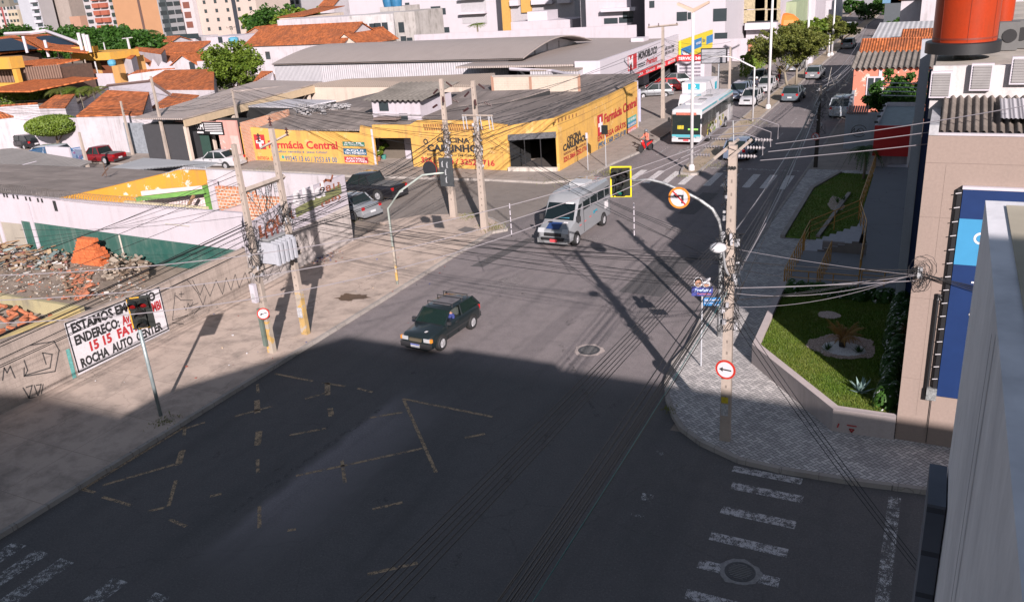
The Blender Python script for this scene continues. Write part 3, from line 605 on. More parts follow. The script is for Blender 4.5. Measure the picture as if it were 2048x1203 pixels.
tag(MB().prism(lawn,0,.72).build('lawn',lawn_m),kind='structure')
def inpoly(x,y,P):
    r=False; j=len(P)-1
    for i in range(len(P)):
        if (P[i][1]>y)!=(P[j][1]>y) and x<(P[j][0]-P[i][0])*(y-P[i][1])/(P[j][1]-P[i][1])+P[i][0]: r=not r
        j=i
    return r
def grass(poly,z,n,skip,name):
    mb=MB(); rr=random.Random(5); xs=[p[0] for p in poly]; ys=[p[1] for p in poly]; k=0
    while k<n:
        x=rr.uniform(min(xs),max(xs)); y=rr.uniform(min(ys),max(ys)); k+=1
        if not inpoly(x,y,poly) or any(inpoly(x,y,s) for s in skip): continue
        a=rr.uniform(0,6.28); h=rr.uniform(.03,.075); w=.012
        mb.add([(x+math.cos(a)*w,y+math.sin(a)*w,z),(x-math.cos(a)*w,y-math.sin(a)*w,z),(x+rr.uniform(-.03,.03),y+rr.uniform(-.03,.03),z+h)],[(0,1,2)])
    tag(mb.build('grass',M_leaf('grass_blades',(.035,.085,.006),(.13,.20,.02),(.16,.17,.035))),kind='stuff')
bed=blob(W(1685,693,.72),1.12,1.02,.25,seed=6,rough=.12); bed2=blob(W(1658,630,.72),.42,.38,0,seed=7,rough=.08)
grass(lawn,.72,60000,[bed,bed2],'g')
peb=M_plain('pebbles_tan',(.55,.43,.37),.9,var=.5,scale=22); pebw=M_plain('pebbles_white',(.80,.78,.80),.9,var=.35,scale=25)
tag(MB().prism(bed,.7,.735).build('gravel_bed',peb),kind='structure'); tag(MB().prism(bed2,.7,.735).build('gravel_bed',peb),kind='structure')
c=W(1687,698,.72); tag(MB().prism(blob(c,.72,.60,.2,seed=9,rough=.2),.7,.742).build('gravel_bed',pebw),kind='structure')
mb=MB(); mb2=[MB(),MB()]; rr=random.Random(9)
for k in range(5200):
    x=rr.uniform(c.x-1.4,c.x+1.4); y=rr.uniform(c.y-1.2,c.y+1.2)
    if not inpoly(x,y,bed): continue
    w=((x-c.x)/.7)**2+((y-c.y)/.58)**2<1; s=rr.uniform(.015,.035); mb2[1 if w else 0].box((x,y,.745),(s,s*1.3,s),rr.uniform(0,3))
tag(mb2[0].build('pebbles',peb),kind='stuff'); tag(mb2[1].build('pebbles',pebw),kind='stuff')
def rosette(px,z,label,n,Ln,rise,droop,wd,leaf,trunk=0,spiky=True,cat='plant',seed=1,name='garden_plant',group=None):
    rr=random.Random(seed); c=W(*px,z); e=empty(name,c,label,cat,group); top=c+Vector((0,0,trunk)); mb=MB()
    for i in range(n):
        a=6.283*i/n*2.4+rr.uniform(-.3,.3); k=rr.uniform(.25,1); 
        if spiky:
            d=Vector((math.cos(a)*k,math.sin(a)*k,rise*(1.2-k*.8))).normalized()*Ln*rr.uniform(.7,1.1); s=Vector((-d.y,d.x,0)).normalized()*wd; m=top+d*.45
            mb.add([top-s*.5,m-s,top+d-Vector((0,0,droop)),m+s,top+s*.5],[(0,1,2,3,4)])
        else: frond(mb,top,a,Ln*rr.uniform(.8,1.1),rise*rr.uniform(.5,1.5),droop*rr.uniform(.6,1.2),wd)
    mb.build('leaves',leaf,e)
    if trunk: MB().tube([c,top],[.11,.12],8).build('trunk',M_plain('cycad_trunk',(.03,.025,.02),.9),e)
    return e
rosette((1684,693),.74,'sago palm with golden brown fronds on the white pebbles',26,.75,.9,.75,.16,leaf_dry,.28,False,'cycad',3)
rosette((1655,700),.74,'small spiky green plant on the pebbles left of the sago palm',40,.34,.9,0,.015,leaf_d,seed=4)
rosette((1717,705),.74,'small spiky green plant on the pebbles right of the sago palm',40,.36,.9,0,.015,leaf_d,seed=5)
agm=M_leaf('agave_leaves',(.12,.20,.19),(.26,.36,.34)); rosette((1721,785),.72,'blue grey agave rosette near the front corner of the lawn',22,.52,.8,0,.05,agm,seed=6,cat='agave')
flow=M_plain('white_petals',(.5,.5,.5),.8)
def shrubs(p0,p1,wd,h,label,n,seed):
    rr=random.Random(seed); mb=MB(); mf=MB(); a=Vector(p0); d=Vector(p1)-a; s=Vector((-d.y,d.x,0)).normalized(); k=int(d.length/.33)
    cl=[(a+d*((i+.5)/k)+s*rr.uniform(-wd*.3,wd*.3),rr.uniform(.22,.34)) for i in range(k)]+[(a+d*rr.random()+s*rr.uniform(-wd*.5,wd*.5),rr.uniform(.15,.3)) for i in range(k)]
    for i in range(n):
        c,r=rr.choice(cl); q=Vector((rr.gauss(0,1),rr.gauss(0,1),abs(rr.gauss(0,1)))).normalized(); p=c+Vector((q.x*r,q.y*r,q.z*h)); t=q.orthogonal().normalized(); u=q.cross(t); z=.06*rr.uniform(.6,1.4)
        mb.mat(1 if rr.random()<.06 else 0); mb.add([p-t*z,p+u*z*.5,p+t*z,p-u*z*.5],[(0,1,2,3)])
    o=mb.build('shrub_border',[leaf_d,flow]); tag(o,label,'shrub'); o['kind']='stuff'
shrubs((-4.9,33.75,.72),(-.6,33.75,.72),.6,.5,'low flowering shrubs along the back of the corner lawn',7000,1)
shrubs((-.52,24.6,.72),(-.6,33.2,.72),.5,.75,'dense shrub border with pale flowers along the building side of the lawn',15000,2)
# terraces
tag(MB().prism([(-5.3,34.42),(-2.2,34.42),(-2.45,40.2),(-5.25,40.2)],0,.42).build('terrace',conc_plain),kind='structure')
tag(MB().prism([(-2.19,34.42),(-.3,34.42),(-.3,56),(-3.3,56),(-3.1,43.2),(-2.44,40.2)],0,1.02).build('ramp',conc_plain),kind='structure')
st=empty('garden_steps',(-4,41,0),'concrete steps climbing from the lower landing to the ramp between yellow handrails','steps')
mb=MB(); ms_=[M_plain('step_tread',(.36,.36,.39),.85),M_plain('step_riser',(.19,.165,.15),.85)]
for i in range(8):
    x0=-5.2+i*.3; z=.28+i*.105; mb.mat(1); mb.bx(x0,x0+.30,40.21,42.0+i*.15,.0,z); mb.mat(0); mb.bx(x0-.02,x0+.28,40.18,42.03+i*.15,z+.001,z+.03)
mb.build('flight',ms_,st)
MB().bx(-4.4,-2.46,40.22,40.42,.43,.9).build('cheek_wall',M_plain('cheek_render',(.22,.19,.18),.9),st)
lawn2=[(-6.5,42.9),(-3.25,42.9),(-3.35,57.2),(-5.4,57.4),(-6.5,53)]
tag(MB().prism(lawn2,0,.22).build('lawn',lawn_m),kind='structure'); grass(lawn2,.22,26000,[],'g')
bed3=blob(W(1672,408,.22),.42,1.6,.15,seed=12,rough=.15); tag(MB().prism(bed3,.2,.245).build('gravel_bed',peb),kind='structure')
tag(MB().prism([(-5.05,43),(-4.85,43),(-4.3,52),(-4.5,52)],.1,.34).build('garden_kerb',kerb_m),kind='structure')
tag(MB().prism([(-6.75,42.8),(-6.52,42.8),(-6.52,53),(-5.4,57.5),(-5.6,57.6),(-6.75,53.1)],.0,.3).build('garden_kerb',kerb_m),kind='structure')
rosette((1675,405),.25,'spiky plant in the far gravel strip beside the steps',30,.4,.9,0,.02,leaf_d,seed=7)
rosette((1687,402),.25,'second spiky plant in the far gravel strip beside the ramp',30,.35,.9,0,.02,leaf_d,seed=8)
g=W(1727,358,.22); palm(g,2.0,'young palm with drooping fronds on the far lawn',16,1.5,leaf_d,wd=.35,rise=.5,droop=1.5,seed=9,r=.07)
ych=M_plain('yellow_handrail_paint',(.42,.21,.035),.5,var=.2,scale=8)
def rail(label,pts,h=1.0,bars=3,step=1.0,name='handrail'):
    e=empty(name,pts[0],label,'handrail','yellow handrails around the terraces'); mp=MB(); mbars=MB()
    for a,b in zip(pts[:-1],pts[1:]):
        a=Vector(a); b=Vector(b); d=b-a; k=max(1,round(d.length/step))
        for i in range(k+1): p=a+d*i/k; mp.tube([p,p+Vector((0,0,h))],.022,6)
        for j in range(bars): zz=Vector((0,0,h*(1-j*.3))); mbars.tube([a+zz,b+zz],.024 if j==0 else .016,6)
    mp.parts('post',ych,e); mbars.parts('bar',ych,e)
rail('yellow handrail along the outer edge of the lower landing',[(-5.2,34.6,.42),(-5.2,40.1,.42)],step=.6)
rail('yellow handrail between the lower landing and the ramp slope, middle one',[(-3.9,34.6,.42),(-3.85,38.8,.42)],step=.6)
rail('long yellow handrail along the open edge of the ramp',[(-2.3,34.6,1.02),(-2.55,40.2,1.02),(-3.2,44,1.02),(-3.35,56,.9)],step=1.2)
rail('yellow handrail on the front edge of the terraces behind the corner lawn',[(-5.2,34.5,.42),(-2.3,34.5,.42)],step=1.1,h=.95)
rail('yellow handrail across the ramp front behind the corner lawn',[(-2.2,34.5,1.02),(-.5,34.5,1.02)],h=.6,step=.8)
rail('sloping yellow handrail on the far side of the steps',[(-5.25,40.15,.35),(-5.25,42.1,.35),(-3.15,43.6,1.1)],step=1.6,bars=3)
# ================================================================ BEIGE BUILDING ON THE RIGHT
bb=empty('commercial_building',(3,30,0),'beige rendered corner building with blue sign and corrugated roof edge on the right','building')
MB().prism([(-.24,24),(9,24),(9,27),(-.24,27)],0,9.05).build('front_wall',beige,bb)
MB().prism([(-.24,27.01),(9,27.01),(9,56),(-.24,56)],0,9.9).build('side_wall',navy,bb)
MB().bx(-.3,9,27.02,55.8,9.95,10.4).build('flat_roof',M_wall('roof_screed',(.40,.36,.32),amt=.8),bb)
MB().bx(-.34,9,26.8,27.0,9.0,10.45).build('parapet',M_wall('weathered_parapet',(.50,.47,.47),amt=.9),bb)
MB().bx(-.24,-.02,24.0,26.79,9.06,9.32).build('gutter_upstand',M_plain('upstand',(.38,.38,.40),.8,var=.3,scale=5),bb)
MB().bx(-.02,9,24.0,24.12,9.06,9.12).build('edge_trim',wh2,bb)
jm=M_plain('joint_line',(.19,.145,.125),.9)
for z_ in (2.15,4.6,6.9,8.35): MB().bx(-.24,.6 if z_<7.8 else 9,23.996,24.0,z_,z_+.012).build('render_joint',jm,bb)
MB().bx(.24,.25,23.9965,24.0,1.0,8.3).build('render_joint',jm,bb)
# modelled corrugations
def corrugated(x0,x1,y0,y1,z0,z1,pitch,amp,m,parent,name='corrugated_roof'):
    n=int((x1-x0)/pitch*8); mb=MB(); vs=[];
    for i in range(n+1):
        x=x0+(x1-x0)*i/n; w=amp*math.sin(2*math.pi*(x-x0)/pitch); vs+=[(x,y0,z0+w),(x,y1,z1+w)]
    mb.add(vs,[(2*i,2*i+2,2*i+3,2*i+1) for i in range(n)]); return mb.build(name,m,parent,smooth=True)
corr_m=M_corr('old_corrugated_sheet',(.20,.17,.15),'y',50,.9,patch=False)
corrugated(.0,9,24.14,26.78,9.13,9.62,.19,.045,corr_m,bb)
corrugated(1.35,4,24.5,26.2,9.42,9.66,.10,.012,zinc,bb,'loose_metal_sheet')
for (px,py,w,h) in ((1882,168,.44,.62),(1963,153,.44,.62),(2044,140,.44,.62)):
    c=WY(px,py,26.8); MB().bx(c.x-w/2-.05,c.x+w/2+.05,26.62,26.8,c.z-h/2-.05,c.z+h/2+.05).build('air_conditioner_frame',wh_clean,bb); o=MB().bx(c.x-w/2,c.x+w/2,26.6,26.62,c.z-h/2,c.z+h/2)
    for k in range(9): o.bx(c.x-w/2,c.x+w/2,26.585,26.6,c.z-h/2+.02+k*h/9,c.z-h/2+.045+k*h/9)
    o.build('air_conditioner_grille',M_plain('ac_grille',(.22,.21,.21),.6),bb)
# vertical fins and panels on the avenue side
z1=HZ((1795,600),(1840,20),.8)
MB().bx(-.86,-.55,33.0,33.35,.8,10.6).build('corner_fin',M_wall('pale_grey_fin',(.33,.35,.39),amt=.3),bb)
MB().bx(-.54,-.30,33.1,33.3,.8,9.6).build('glazed_panel',navy,bb)
for i in range(3): MB().bx(-.29,-.26,29+i*1.2,29.9+i*1.2,1.2,8.0).build('coloured_panel',[redm,navy,M_plain('teal_panel',(.01,.10,.10),.4)][i],bb)
# roof over the top left of building, AC lines
mb=MB()
for k in range(4): a=WY(1722+8*k,150+7*k,50) ; mb.tube([(-3.0,50,6.9-.22*k),(-.9,50,6.85-.22*k)],.03,5)
mb.parts('wall_bracket',steel,bb)
dc=W(1925,93,10.75); dd=(dc-Vector((0,0,CAMH))).length; rd=68*(dc-Vector((0,0,CAMH))).dot(CF)/F_PX
e=empty('roof_lantern',(dc.x,dc.y,10.4),'glossy orange red cylinder on a round black base standing on the beige building roof','tank')
orm=M_wall('orange_gloss_panel',(.30,.030,.007),grime=(.10,.03,.015),amt=.7,streak=1.0); orm.node_tree.nodes['Principled BSDF'].inputs['Roughness'].default_value=.35
MB().lathe((dc.x,dc.y,10.4),[(.22,0),(.22,.2),(.3,.2)],20).build('pedestal',black_m,e)
MB().lathe((dc.x,dc.y,10.6),[(rd,0),(rd,.3),(rd*.97,.32)],48).build('base_disc',black_m,e,smooth=True,autos=40)
MB().lathe((dc.x+.02,dc.y,10.92),[(rd*.85,0),(rd*.85,2.6)],48).build('drum',orm,e,smooth=True,autos=40)
for k in range(7): a_=k*.9+.3; MB().tube([(dc.x+.02+math.cos(a_)*rd*.852,dc.y+math.sin(a_)*rd*.852,10.95),(dc.x+.02+math.cos(a_)*rd*.852,dc.y+math.sin(a_)*rd*.852,13.5)],.008,4).build('sheet_seam',M_plain('seam_dark_red',(.16,.02,.008),.5),e)
MB().lathe((dc.x+.02,dc.y,11.0),[(rd*.858,0),(rd*.858,.05)],48).build('bottom_band',M_plain('seam_dark_red',(.16,.02,.008),.5),e,smooth=True,autos=40)
g=WY(1999,45,34); tag(MB().lathe((g.x,34.5,10.42),[(.42,0),(.42,2.1)],24).build('roof_vessel',orm,smooth=True,autos=40),'orange roof vessel standing behind the larger orange cylinder','tank')
for i,(px,py,yy,l) in enumerate(((2018,75,31,'grey condenser unit with hoses on the roof beside the orange cylinder'),(2044,60,31.5,'second grey condenser unit at the right frame edge on the roof'))):
    c=WY(px,py,yy); e=empty('condenser_unit',(c.x,yy,10.4),l,'condenser unit','condenser units on the beige roof')
    MB().bx(c.x-.3,c.x+.25,yy-.2,yy+.2,10.42,11.25).build('casing',M_plain('condenser_grey',(.10,.10,.10),.6),e); MB().lathe((c.x,yy-.21,10.85),[(.2,0),(.2,.02)],16,Matrix.Rotation(R(90),3,'X')).build('fan_guard',black_m,e)
    MB().tube([(c.x-.3,yy-.1,10.7),(c.x-.6,yy-.3,10.9),(c.x-.55,yy-.5,10.6),(c.x-.3,yy-.6,10.42)],.03,6).build('hose',M_plain('hose_grey',(.12,.12,.13),.6),e)
# signboard on the front
sb=empty('signboard',(2.5,23.9,5),'large navy blue signboard with pale blue square and white letters on the beige front','signboard')
q0=WY(1925,372,23.93); x0=.70
MB().bx(x0,5.2,23.86,23.96,1.78,7.72).build('panel',M_plain('sign_navy',(.010,.028,.10),.4,var=.1),sb)
MB().bx(x0-.02,5.2,23.84,23.98,7.725,7.80).build('top_frame',wh_clean,sb); MB().bx(x0-.12,x0-.01,23.88,23.96,1.78,7.72).build('side_frame',black_m,sb)
MB().bx(x0,1.25,23.85,23.859,6.75-1.05,6.95).build('pale_square',M_plain('sign_sky',(.045,.22,.40),.4,var=.05),sb)
MB().lathe((1.24,23.848,6.45),[(.16,0),(.16,.006)],28,Matrix.Rotation(R(90),3,'X')).build('white_disc',txt_white,sb); MB().lathe((1.24,23.840,6.45),[(.10,0),(.10,.006)],28,Matrix.Rotation(R(90),3,'X')).build('blue_disc',M_plain('sign_sky',(.05,.32,.62),.4),sb)
for px,py,ch,h in ((1944,572,'T',.26),(1940,628,'G',.26),(1936,694,'A',.19),(1932,712,'S',.17),(1930,736,'E',.13),(1929,750,'8',.13)):
    c=WY(px,py,23.85); text(ch,c-Vector((.03,0,h/2)),c+Vector((h*.75,0,-h/2)),h,txt_white,sb)
mb=MB()
for k in range(16): z=1.9+k*.38; mb.tube([(x0-.16,23.86,z),(x0-.03,23.85,z+.03)],.012,4)
mb.parts('cable_hook',txt_white,sb)
wc=empty('service_conduit',(.3,23.95,0),'pair of dark service conduits running down the beige wall to a meter box','conduit')
for a,b in (((1876,592),(1852,790)),((1896,612),(1878,790))):
    p=WY(*a,23.93); q=WY(*b,23.93); MB().tube([(p.x+.08,23.93,p.z-.1),(p.x+.07,23.93,p.z+.03),(p.x,23.93,p.z+.05),(p.x,23.93,p.z-.1),(q.x,23.93,q.z)],.045,8).build('pipe',black_m,wc)
p=WY(1862,785,23.9); MB().bx(p.x-.12,p.x+.14,23.82,23.99,p.z-.2,p.z+.16).build('meter_box',M_plain('meter_grey',(.25,.26,.26),.4,var=.5,scale=20),wc)
MB().tube([(p.x+.03,23.96,p.z-.2),(p.x+.03,23.96,.2)],.012,5).build('earth_wire',black_m,wc)
# ================================================================ RIGHT SIDE OF THE AVENUE BEYOND
rs=empty('kiosk',(-2.7,60,0),'small annex with plain red fascia and grey flat roof beyond the ramp','kiosk')
zt=3.6; a=WY(1750,250,55.8); b=WY(1822,250,55.8); zb=WY(1750,311,55.8).z
MB().bx(a.x,b.x,55.72,55.8,zb,zt).build('red_fascia',redm,rs); MB().bx(a.x+.05,b.x,55.82,64.4,zt-.35,zt-.2).build('roof',M_plain('blue_grey_roof',(.20,.235,.25),.7,var=.2),rs)
MB().bx(a.x,a.x+.12,55.82,64.4,zt-.5,zt).build('parapet',wh2,rs); MB().bx(a.x+.1,b.x,64.3,64.42,zt-.5,zt+.05).build('parapet',wh2,rs)
MB().bx(a.x+.15,b.x-.05,56.6,64.2,0,zt-.36).build('wall',wh2,rs)
mb=MB()
for k in range(4): mb.bx(a.x-.1,a.x+.12,56.5+k*2.1,56.65+k*2.1,zt,zt+.12)
mb.parts('gutter_bracket',black_m,rs)
MB().bx(a.x+.9,b.x,56.0,56.5,.1,1.1).build('white_counter',wh_clean,rs)
gw=empty('boundary_wall',(-5,65.5,0),'pale grey graffiti wall with broken tiles on top beyond the ramp','wall')
ggm=M_wall('pale_blue_grey_wall',(.27,.30,.34),amt=.5)
MB().bx(-6.2,-3.8,65.5,65.7,0,2.75).build('wall_front',ggm,gw); MB().prism([(-6.2,65.71),(-6.0,65.71),(-6.7,77),(-6.9,77)],0,2.7).build('wall_side',ggm,gw)
gc=WY(1718,262,65.5)
def arc(c,r,a0,a1,n=14,sx=1): return [Vector((c.x+math.cos(a0+(a1-a0)*i/n)*r*sx,c.y,c.z+math.sin(a0+(a1-a0)*i/n)*r)) for i in range(n+1)]
ribbon([arc(gc,.42,.3,5.6,18,1.2),arc(gc+Vector((.1,0,0)),.2,0,6.2,12),[gc+Vector((-.7,0,-.35)),gc+Vector((-.3,0,.2)),gc+Vector((-.35,0,-.2)),gc+Vector((-.05,0,.1)),gc+Vector((.3,0,-.2))]],.045,txt_grey,gw,(0,-1,0))
mb=MB(); rr=random.Random(2)
for k in range(26): mb.tube([Vector((-6.3+rr.uniform(0,1.5),66+rr.uniform(0,6),2.8+rr.uniform(0,.15)))]*1+[Vector((-6.3+rr.uniform(0,1.5),66+rr.uniform(0,6),2.85+rr.uniform(0,.1)))] ,.07,5)
# loose tiles laid in a strip
mb=MB()
for k in range(9): x=-6.1+k*.16; mb.tube([(x,67.0,2.95),(x+.03,65.4,2.72)],.07,7)
mb.parts('loose_tile',M_plain('old_tiles',(.22,.15,.14),.9,var=.4,scale=6),gw)
pk=empty('house',(-5,80,0),'weathered pink house with corrugated roof on the right side of the avenue','house')
pinkm=M_wall('weathered_pink_wall',(.52,.17,.115),grime=(.16,.13,.11),amt=.5,patch=(.48,.42,.37),pamt=.12)
MB().bx(-6.95,2,77.5,86,0,4.4).build('wall',pinkm,pk)
corrugated(-7.2,2,77.1,81.8,4.45,5.3,.45,.09,M_corr('thick_fibre_tiles',(.21,.185,.165),'y',60,.9,patch=False),pk,'roof')
MB().bx(-7.15,2,81.9,86,4.45,4.6).build('roof',fibro_x,pk)
f=WY(1735,175,77.5)
MB().bx(f.x-.1,f.x+1.2,77.42,77.5,f.z-.8,f.z+.9).build('window_frame',wh_clean,pk)
for k in range(2): MB().bx(f.x+.02+k*.55,f.x+.45+k*.55,77.38,77.42,f.z-.68,f.z+.78).build('window',winm,pk)
MB().bx(-5.0,-4.75,77.44,77.5,3.2,4.3).build('pilaster',wh_clean,pk)
def gable(name,label,cat,x0,x1,y0,y1,ze,zr,wallm,roofm,ridge='x',group=None,ov=.35,holes=(),th=.14):
    """house with a pitched roof; ridge runs along x or y"""
    e=empty(name,((x0+x1)/2,(y0+y1)/2,0),label,cat,group)
    if ridge=='x':
        ym=(y0+y1)/2; k=(zr-ze)/(ym-y0)
        mb=MB(); pr=[(y0,0),(y1,0),(y1,ze),(ym,zr),(y0,ze)]
        vs=[(x0,a,b) for a,b in pr]+[(x1,a,b) for a,b in pr]; mb.add(vs,[(4,3,2,1,0),(5,6,7,8,9)]+[(i,(i+1)%5,5+(i+1)%5,5+i) for i in range(5)]); mb.build('wall',wallm,e)
        for sgn,ya in ((-1,y0-ov),(1,y1+ov)):
            q=[(x0-ov,ya,ze-ov*k+.05),(x1+ov,ya,ze-ov*k+.05),(x1+ov,ym,zr+.05),(x0-ov,ym,zr+.05)]
            MB().slab([(a,b,c+th) for a,b,c in q],th).build('roof',roofm,e)
        MB().tube([(x0-ov,ym,zr+.2),(x1+ov,ym,zr+.2)],.12,6).build('ridge',roofm,e)
    else:
        xm=(x0+x1)/2; k=(zr-ze)/(xm-x0)
        mb=MB(); pr=[(x0,0),(x1,0),(x1,ze),(xm,zr),(x0,ze)]
        vs=[(a,y0,b) for a,b in pr]+[(a,y1,b) for a,b in pr]; mb.add(vs,[(0,1,2,3,4),(9,8,7,6,5)]+[(i,5+i,5+(i+1)%5,(i+1)%5) for i in range(5)]); mb.build('wall',wallm,e)
        for sgn,xa in ((-1,x0-ov),(1,x1+ov)):
            q=[(xa,y0-ov,ze-ov*k+.05),(xa,y1+ov,ze-ov*k+.05),(xm,y1+ov,zr+.05),(xm,y0-ov,zr+.05)]
            MB().slab([(a,b,c+th) for a,b,c in q],th).build('roof',roofm,e)
        MB().tube([(xm,y0-ov,zr+.2),(xm,y1+ov,zr+.2)],.12,6).build('ridge',roofm,e)
    return e
brick=M_brick('raw_brick',(.40,.15,.07),(.30,.26,.22))
e=gable('house','brick gabled house with clay tiles behind the pink house','house',-7.2,1,87,93,4.2,5.4,brick,orange_tile_x)
e=empty('warehouse',(-4,100,0),'low building with sloping white sheet roof right of the avenue','warehouse')
MB().bx(-7,2,93.6,108,0,4.4).build('wall',wh2,e); MB().slab([(-7.3,93.4,4.6),(2,93.4,4.6),(2,108,5.8),(-7.3,108,5.8)],.15).build('roof',M_corr('white_sheet',(.46,.46,.48),'x',.5,.3,patch=False),e); MB().bx(-6.8,1.8,93.5,93.59,.3,3.4).build('shop_opening',darkm,e)
MB().slab([(-4.4,92.9,5.0),(-1,92.9,5.0),(-1,97,5.9),(-4.4,97,5.9)],.2).build('tiled_patch',orange_tile_x,e)
# row of distant buildings on both sides of the avenue
def windows(e,y,x0,x1,z0,z1,nx,nz,w,h,m=None,frame=None,face='y',fx=0):
    for i in range(nx):
        for j in range(nz):
            a=x0+(x1-x0)*(i+.5)/nx; z=z0+(z1-z0)*(j+.5)/nz
            if face=='y':
                if frame: MB().bx(a-w/2-.07,a+w/2+.07,y-.05,y,z-h/2-.07,z+h/2+.07).build('window_frame',frame,e)
                MB().bx(a-w/2,a+w/2,y-.08,y-.05 if frame else y,z-h/2,z+h/2).build('window',m or winm,e)
            else:
                if frame: MB().bx(y,y+.05,a-w/2-.07,a+w/2+.07,z-h/2-.07,z+h/2+.07).build('window_frame',frame,e)
                MB().bx(y+(.05 if frame else 0),y+.08,a-w/2,a+w/2,z-h/2,z+h/2).build('window',m or winm,e)
# ================================================================ LEFT BLOCK: rendered wall, lot, roofless house
XW=-29.2
gwall=empty('street_wall',(XW,25,0),'long rough grey rendered wall with graffiti along the left pavement','wall')
tops=[(-6,2.85),(16,2.7),(18.7,2.45),(23.2,2.3),(28.4,2.3)]
for (a,za),(b,zb) in zip(tops[:-1],tops[1:]):
    MB().prism([(XW,a,za),(XW,b,zb),(XW-.2,b,zb),(XW-.2,a,za)],-.1,None).build('wall_panel',grayw,gwall)
sw=empty('painted_wall',(XW,32.5,0),'taller end of the street wall with white and green painted advert on top','wall')
low=M_wall('greyish_white_render',(.43,.385,.37),amt=.7)
MB().prism([(XW,28.41,2.35),(XW,32.8,3.1),(XW,36.65,3.1),(XW-.2,36.65,3.1),(XW-.2,32.8,3.1),(XW-.2,28.41,2.35)],-.1,None).build('lower_wall',low,sw)
MB().plate([(XW+.003,28.41,2.0),(XW+.003,36.65,2.25),(XW+.003,36.65,3.95),(XW+.003,32.8,3.95),(XW+.003,28.41,3.2)],(1,0,0),.2).build('white_band',wh,sw)
MB().plate([(XW+.008,32.3,2.72),(XW+.008,36.2,3.0),(XW+.008,36.2,3.55),(XW+.008,32.3,3.2)],(1,0,0),.004).build('green_strip',M_plain('olive_strip',(.17,.18,.075),.8,var=.3),sw)
def xtext(body,y0,y1,z0,z1,h,m,parent,X=XW,**k): return text(body,(X,y0,z0),(X,y1,z1),h,m,parent,off=.014,nrm=(1,0,0),**k)
q=lambda px,py:WX(px,py,XW)
a=q(515,440); b=q(565,418); xtext('LOUR',29.5,32.2,2.48,2.80,.55,txt_brown,sw,bold=.05)
a=q(585,408); b=q(650,388); xtext('&Nel',a.y,b.y,a.z-.1,b.z-.05,.72,txt_white,sw,bold=.05)
a=q(640,385); b=q(680,372); xtext('981?',a.y,b.y,a.z-.05,b.z-.05,.3,txt_brown,sw); a=q(640,402); b=q(680,385); xtext('(88)',a.y,b.y,a.z-.3,b.z-.3,.22,txt_brown,sw)
a=q(640,366); ribbon([[a+Vector((0,.0,-.1)),a+Vector((0,.5,.05)),a+Vector((0,.9,-.1)),a+Vector((0,1.1,.15))]],.14,txt_brown,sw,(1,0,0),'painted_emblem')
# graffiti scrawls
def gp(l): return [WX(x,y,XW) for x,y in l]
ribbon([gp([(350,585),(345,640),(375,630)]),gp([(385,600),(362,600),(350,590)]),gp([(385,560),(400,590),(408,568),(420,592),(432,560)]),gp([(375,560),(395,585),(406,610),(412,590)]),gp([(432,560),(445,588),(452,555),(462,580),(470,548)]),gp([(470,548),(478,575),(490,545),(498,566)]),
   gp([(358,588),(367,588)]),gp([(362,583),(362,594)]),gp([(368,612),(372,620),(376,606),(380,616),(386,604)]),gp([(380,612),(396,606)]),gp([(383,622),(402,612),(388,628)]),gp([(345,645),(382,650)])],.035,txt_grey,gwall,(1,0,0))
ribbon([gp([(5,760),(8,735),(14,745),(20,732),(30,755)]),gp([(48,720),(55,740),(50,750),(100,735),(104,708),(85,705),(92,728)]),gp([(48,735),(48,752),(110,742),(118,700),(108,682),(60,690)]),gp([(46,775),(58,795),(64,770),(52,774)]),gp([(68,770),(76,792),(82,768),(72,770)]),gp([(86,768),(82,790),(90,786)]),gp([(58,796),(96,788)])],.045,txt_grey,gwall,(1,0,0))
ribbon([gp([(410,640),(418,618),(426,640),(434,612),(444,632)]),gp([(452,622),(466,600),(472,618),(486,594)]),gp([(430,655),(470,636)]),gp([(225,560),(240,548),(250,566),(262,540),(276,552)])],.02,M_plain('faint_ink',(.13,.115,.105),.9),gwall,(1,0,0))
ribbon([gp([(515,560),(530,535),(535,560),(548,530)]),gp([(555,520),(560,545),(575,515)]),gp([(520,520),(545,505),(560,525),(580,500)]),gp([(600,490),(612,470),(620,495),(640,460)]),gp([(500,575),(560,540)])],.03,txt_grey,gwall,(1,0,0))
# white painted notice
y0=WX(160,762,XW).y; y1=WX(340,665,XW).y; zb=.16; zt0=WX(125,645,XW).z; zt1=WX(316,572,XW).z
def sgn(u,v): # u along 0..1, v up 0..1
    a=Vector((XW,y0,zb)).lerp(Vector((XW,y1,zb)),u); t=Vector((XW,y0,zt0)).lerp(Vector((XW,y1,zt1)),u); return a.lerp(t,v)
nb_=empty('painted_notice',(XW,(y0+y1)/2,0),'white painted notice with black and red lettering on the grey wall behind the traffic light','painted sign')
MB().plate([p+Vector((.012,0,0)) for p in (sgn(0,0),sgn(1,0),sgn(1,.985),sgn(0,.985))],(1,0,0),.008).build('white_ground',M_wall('notice_white',(.56,.54,.57),amt=.2),nb_)
ribbon([[sgn(.01,.05)+Vector((.012,0,0)),sgn(.99,.05)+Vector((.012,0,0)),sgn(.99,.97)+Vector((.012,0,0)),sgn(.01,.97)+Vector((.012,0,0)),sgn(.01,.05)+Vector((.012,0,0))]],.06,txt_black,nb_,(1,0,0),'border_line')
def nl(body,u0,u1,v,h,m): text(body,sgn(u0,v)+Vector((.0,0,0)),sgn(u1,v),h,m,nb_,bold=.045,off=.02,nrm=(1,0,0))
hh=(zt0-zb)
nl('ESTAMOS EM NOVO',.05,.93,.76,hh*.165,txt_black); nl('ENDEREÇO:',.05,.50,.53,hh*.165,txt_black); nl('Av. A. BEZ IMBI',.53,.97,.53,hh*.17,txt_red)
